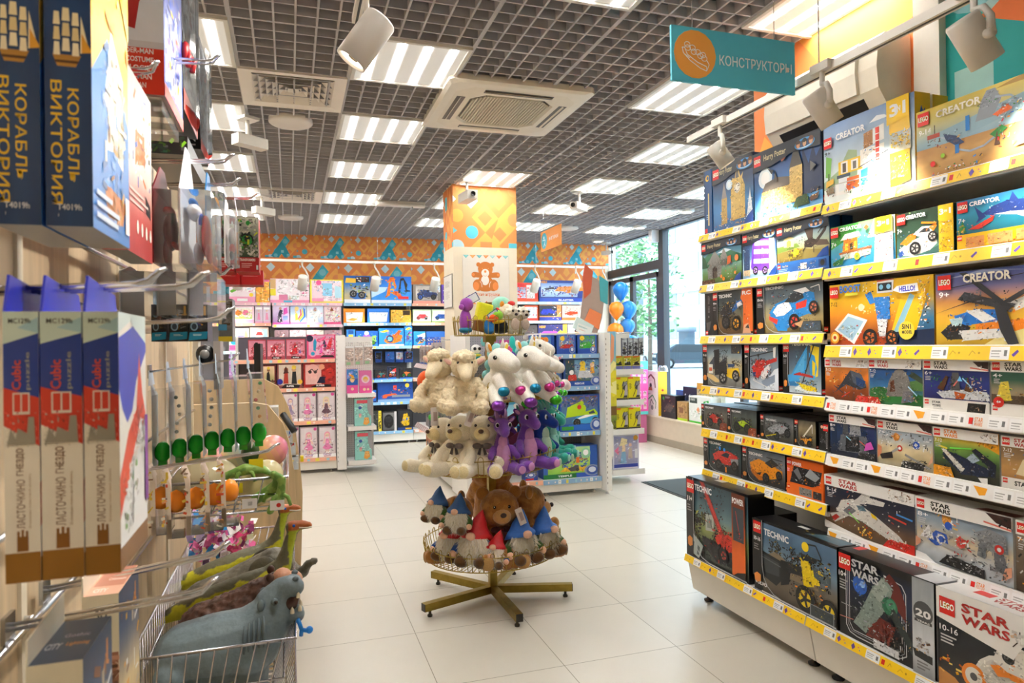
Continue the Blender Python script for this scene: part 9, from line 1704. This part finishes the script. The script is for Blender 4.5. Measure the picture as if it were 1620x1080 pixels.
for x, y, z, c, l in ((-.10, 2.19, 1.16, 'f2dc1e', 'yellow tag standing on the small basket'), (-.155, 2.14, 1.10, 'e8d820', 'yellow tag behind the orange eggs'), (-.115, 2.105, 1.06, 'eeece8', 'white barcode tag hanging at the small basket'), (-.04, 2.10, 1.05, 'f0eeea', 'white tag with a red dot at the small basket')):
	mb = MB(); mb.box(x - .02, y - .001, z - .014, x + .02, y + .001, z + .014, c); F = faceon(mb, '-y', x - .02, y - .001, z - .014, x + .02, y + .001, z + .014)
	if c == 'eeece8': F.run(';'.join('r %d 30 %d 70 333' % (40 + q * 5, 42 + q * 5) for q in range(6)))
	if c == 'f0eeea': F.run('e d8302a 60 50 16')
	solo('tag', mb, 'card', l, 'tag')
# rubber animals in the big basket
HG = '6f8088'
t, o = chain('rubber_hippo', 'large blue grey rubber hippo with an open mouth at the front of the basket', 'rubber animal', [
	[(-.27, 2.0, .695, .084), (-.19, 2.0, .70, .094), (-.11, 2.0, .712, .088), (-.075, 2.0, .75, .07), (-.055, 2.0, .785, .055)],
	[(-.055, 2.0, .80, .05), (-.03, 2.0, .835, .036), (-.012, 1.985, .852, .027), (.006, 1.985, .846, .026), (.0, 2.02, .846, .026)],
	[(-.045, 2.0, .775, .04), (-.005, 1.99, .765, .022), (.012, 1.985, .768, .02), (.01, 2.015, .768, .02)],
	[(-.30, 1.95, .66, .045), (-.30, 1.945, .60, .034), (-.295, 1.945, .57, .036)], [(-.30, 2.06, .66, .045), (-.30, 2.06, .57, .034)],
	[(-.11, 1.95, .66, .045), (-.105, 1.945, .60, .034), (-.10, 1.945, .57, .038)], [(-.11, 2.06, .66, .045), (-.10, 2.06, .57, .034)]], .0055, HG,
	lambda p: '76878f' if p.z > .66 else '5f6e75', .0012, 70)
dot(t, o, (-.047, 1.953, .822), .010, '66757c', 'eyelid', 'rubber'); dot(t, o, (-.044, 1.944, .823), .0055, '2a2018')
for q in ((-.082, 1.955, .815), (-.078, 2.04, .82)): dot(t, o, q, (.010, .007, .017), HG, 'ear', 'rubber')
for q in ((.008, 1.972, .872), (.006, 2.03, .872)): dot(t, o, q, (.009, .008, .007), '5c6a71', 'nostril', 'rubber')
mb = MB(); mb.ell(tuple(V((-.008, 1.995, .806)) - o), (.026, .03, .026), '4a2f2c'); part('mouth', mb, 'gloss', t)
for q in ((.018, 1.975, .782), (.02, 2.015, .782), (-.002, 1.968, .78), (.014, 1.966, .822)):
	mb = MB(); mb.lathe(V(q) - o, [(.006, 0), (.0045, .011), (0, .018)], 'e8dcc0', 8); part('tooth', mb, 'gloss', t)
for k in range(5):
	mb = MB(); a = [V((-.075 - .012 * k, 2.0 + .085 * sin(u), .745 - .005 * k + .07 * cos(u))) - o for u in (-2.2, -1.7, -1.2, -.8)]; mb.tube(a, [.002, .0045, .0045, .002], '5c6b72', 6); part('neck_fold', mb, 'rubber', t)
t, o = chain('rubber_bear', 'brown shaggy rubber bear behind the hippo', 'rubber animal', [
	[(-.25, 2.24, .66, .085), (-.16, 2.24, .69, .08), (-.09, 2.24, .74, .058), (-.055, 2.24, .765, .045)], [(-.05, 2.24, .77, .042), (-.015, 2.235, .785, .026)],
	[(-.26, 2.18, .62, .04), (-.26, 2.18, .57, .034)], [(-.12, 2.18, .64, .04), (-.05, 2.17, .63, .03), (-.02, 2.16, .645, .022)]], .0065, '6a4a3e', lambda p: '6e4c40' if noise.noise(p * 50) > 0 else '553a30', .006, 75)
mb = MB(); mb.ell(tuple(V((.0, 2.23, .79)) - o), (.03, .03, .024), 'd8a080'); mb.ell(tuple(V((-.03, 2.225, .80)) - o), (.03, .032, .028), 'cf9676'); part('muzzle', mb, 'rubber', t)
for y in (2.2, 2.28): dot(t, o, (-.065, y, .81), (.012, .008, .014), '5a3c32', 'ear', 'rubber')
t, o = chain('rubber_elephant', 'grey rubber elephant with a raised trunk behind the bear', 'rubber animal', [
	[(-.28, 2.52, .64, .085), (-.19, 2.52, .665, .088), (-.12, 2.52, .72, .065), (-.06, 2.52, .755, .058)], [(-.03, 2.52, .75, .04), (.01, 2.5, .715, .026), (.035, 2.49, .725, .019), (.052, 2.48, .755, .014), (.075, 2.475, .765, .012)],
	[(-.27, 2.46, .62, .04), (-.27, 2.46, .57, .038)], [(-.12, 2.46, .64, .04), (-.12, 2.46, .57, .036)]], .0065, '6f6a5c', lambda p: '777264' if noise.noise(p * 40) > 0 else '666153', .0025, 100)
for y, s in ((2.455, -1), (2.585, 1)):
	mb = MB(); mb.ell(tuple(V((-.095, y, .752)) - o), (.048, .01, .05), '645f52', (20 * s, 20, 20 * s)); part('ear', mb, 'rubber', t)
dot(t, o, (-.035, 2.468, .775), .006, '17140f')
DC = lambda lo, hi: (lambda p: 'c8c832' if p.z < lo + .25 * 0 + (hi - lo) * .5 + .02 * noise.noise(p * 30) else '7d7a52')
def dino(dx, dy, dz, label, s=1.0):
	A = lambda x, y, z, r: (x + dx, y + dy, z + dz, r * s)
	spinez = lambda x: .66 + dz + (x - dx + .43) * .28
	def cf(p):
		x = p.x - dx
		if x > -.012: return ('b8642e' if p.z - dz > .905 else 'b5c42e' if p.y < 2.392 + dy else '6f7a3a')
		mid = .655 + dz + (x + .43) * .32
		h = p.z - mid + .02 * noise.noise(p * 24)
		return '6f6d55' if h > .012 else 'd0cc2c' if h > -.03 else ('d89a2a' if noise.noise(p * 18) > .1 else 'c4c82e')
	t, o = chain('rubber_dinosaur', label, 'rubber animal', [
		[A(-.43, 2.4, .645, .012), A(-.36, 2.4, .675, .024), A(-.25, 2.4, .70, .045), A(-.14, 2.4, .72, .058), A(-.07, 2.4, .745, .048), A(-.03, 2.4, .79, .03), A(-.012, 2.4, .85, .02), A(.002, 2.4, .90, .018)],
		[A(.0, 2.4, .912, .022), A(.03, 2.4, .918, .016), A(.055, 2.4, .913, .012)],
		[A(-.2, 2.35, .68, .035), A(-.2, 2.34, .58, .024)], [A(-.09, 2.35, .69, .035), A(-.09, 2.34, .58, .024)]], .006, 'c4c82e', cf, .0015, 90)
	dot(t, o, (.006 + dx, 2.382 + dy, .92 + dz), .005, '2a5ab8')
	mb = MB(); a = [V((.022 + dx, 2.384 + dy, .912 + dz)) - o, V((.045 + dx, 2.386 + dy, .909 + dz)) - o, V((.062 + dx, 2.39 + dy, .909 + dz)) - o]; mb.tube(a, .003, 'f0e4d0', 6); part('mouth', mb, 'rubber', t)
dino(0, -.02, 0, 'yellow green rubber dinosaur with an orange head raised over the basket')
dino(-.03, .33, -.02, 'yellow green rubber dinosaur behind the elephant, farther back', 1.0)
for x, y, z, l in ((-.30, 2.8, .80, 'purple and pink crinkled toy bag hanging at the back of the basket'), (-.20, 2.86, .76, 'pink crinkled toy bag in the back of the basket')):
	R = random.Random(int(x * 99)); mb = MB()
	for k in range(90):
		p = V((x + R.uniform(-.06, .06), y + R.uniform(-.05, .05), z + R.uniform(-.09, .09))); d = V((R.uniform(-1, 1), R.uniform(-1, 1), R.uniform(-1, 1))).normalized() * .022; n = d.orthogonal().normalized() * .016
		mb.face([p - d, p + n, p + d * .8, p - n], R.choice(('8a7ab0', 'c84a8a', '3a8ac8', 'e8dce8', '5a3a6a', 'b8a8d0', 'd86aa0') if x < -.25 else ('e86aa8', 'f0a0c8', 'c83a6a', 'fff', '8a3a6a')))
	solo('toy_bag', mb, 'gloss', l, 'toy pack')
mb = MB()
for p, q in (((.012, 1.97, .762), (.022, 1.96, .735)), ((.022, 1.96, .735), (.04, 1.965, .728)), ((.012, 1.97, .762), (.016, 1.98, .775)), ((.022, 1.96, .735), (.02, 1.965, .718))): mb.tube([p, q], .006, '1f86e0', 7)
mb.ell((.042, 1.965, .73), .01, '1f86e0'); solo('toy_figure', mb, 'plastic', 'small bright blue toy caught on the basket edge beside the hippo', 'toy')
R = random.Random(8)
for i in range(9):
	x, y = -.33 + R.random() * .27, 1.93 + R.random() * .75
	mb = MB(); c = R.choice(('3aa03a', '2f8a2f', '8ac83a', '17171a', '1f6a2f'))
	mb.box(x - .05, y - .04, .305, x + .05, y + .04, .40 + R.random() * .04, c); F = faceon(mb, '-y', x - .05, y - .04, .305, x + .05, y + .04, .42, i); F.run('k 6 6 94 94 30 9 3ac83a f2e23a fff 222 2a7ac8')
	zz = max(p[2] for p in mb.v); Face(mb, (x - .05, y - .04, zz), (1, 0, 0), (0, 1, 0), .1, .08, i).run('k 6 6 94 94 24 10 3ac83a f2e23a fff 222 2a7ac8')
	solo('toy_pack', mb, 'card', 'green and black toy pack in the lower basket, ' + ('deep inside', 'near the front', 'at the wall side', 'at the aisle side', 'half hidden', 'under the hippo', 'under the bear', 'at the back', 'beside the rim')[i], 'toy pack')

# ---------------------------------------------------------------- cash desk behind the display wall
t = thing('cash_desk', 'light oak cash desk with curved end boards beyond the left wall display', 'counter', (-.6, 3.9, 0))
def board(y, P, name):
	mb = MB(); mb.prism([(-1.9, y, 0)] + [(x, y, z) for x, z in P] , (0, .04, 0), 'd3b98f'); part(name, mb, 'wood', t, world=True)
board(3.40, [(.0, 0), (.012, .5), (.022, .75), (.013, .92), (-.006, 1.056), (-.034, 1.148), (-.1, 1.237), (-.16, 1.25), (-1.9, 1.25)], 'end_board')
board(4.05, [(.035, 0), (.053, .44), (.06, .68), (.048, .85), (.027, 1.03), (-.013, 1.176), (-.063, 1.287), (-.138, 1.331), (-1.9, 1.331)], 'end_board')
mb = MB(); mb.box(-1.9, 3.44, .72, -.05, 4.05, .75, 'c9b088'); part('counter_top', mb, 'wood', t, world=True)
mb = MB(); mb.box(-.12, 4.09, 0, -.09, 4.9, .95, 'cdb48a'); mb.box(-1.9, 4.09, .95, -.06, 4.9, .98, 'd3b98f'); part('front_panel', mb, 'wood', t, world=True)
t = thing('monitor', 'black flat monitor standing on the cash desk', 'monitor', (-.18, 4.45, .98))
mb = MB(); mb.box(-.20, 4.3, 1.22, -.165, 4.72, 1.53, '16171a'); part('screen', mb, 'plastic', t, world=True)
mb = MB(); mb.tube([(-.19, 4.5, .99), (-.19, 4.5, 1.3)], .02, '1a1b1e', 8); mb.box(-.27, 4.42, .98, -.1, 4.6, .995, '1a1b1e'); part('stand', mb, 'plastic', t, world=True)
t = thing('card_terminal', 'grey payment terminal with a black handset on the cash desk', 'terminal', (-.1, 3.75, .75))
mb = MB(); mb.box(-.13, 3.7, .75, -.06, 3.85, 1.2, 'c8c8c4'); F = faceon(mb, '-y', -.13, 3.7, .75, -.06, 3.85, 1.2); F.run('r 15 70 85 94 8a9a90;r 20 50 80 66 e8e8e4'); part('display', mb, 'plastic', t, world=True)
mb = MB(); mb.tube([(-.04, 3.95, 1.14), (.0, 3.9, 1.08), (.02, 3.88, 1.05)], .018, '1a1a1c', 8); part('handset', mb, 'plastic', t, world=True)
R = random.Random(4)
for i, (x, y, z) in enumerate(((-.02, 4.03, 1.0), (-.005, 4.03, .93), (.01, 4.03, .86))):
	mb = MB(); mb.box(x - .03, y - .01, z - .04, x + .03, y, z + .04, 'c8d0d8'); F = faceon(mb, '-y', x - .03, y - .01, z - .04, x + .03, y, z + .04, i); F.run('k 4 4 96 96 30 9 2a5ac0 f2dc3a e8e8e8 6a8aa8 c83a3a'); solo('small_pouch', mb, 'card', 'small printed pouch on the cash desk edge, ' + ('top', 'middle', 'bottom')[i], 'toy pack')
mb = MB(); mb.box(.05, 4.06, .855, .068, 4.1, .885, 'f0d81e'); solo('yellow_tag', mb, 'plastic', 'tiny yellow tag on the outer edge of the cash desk', 'tag')
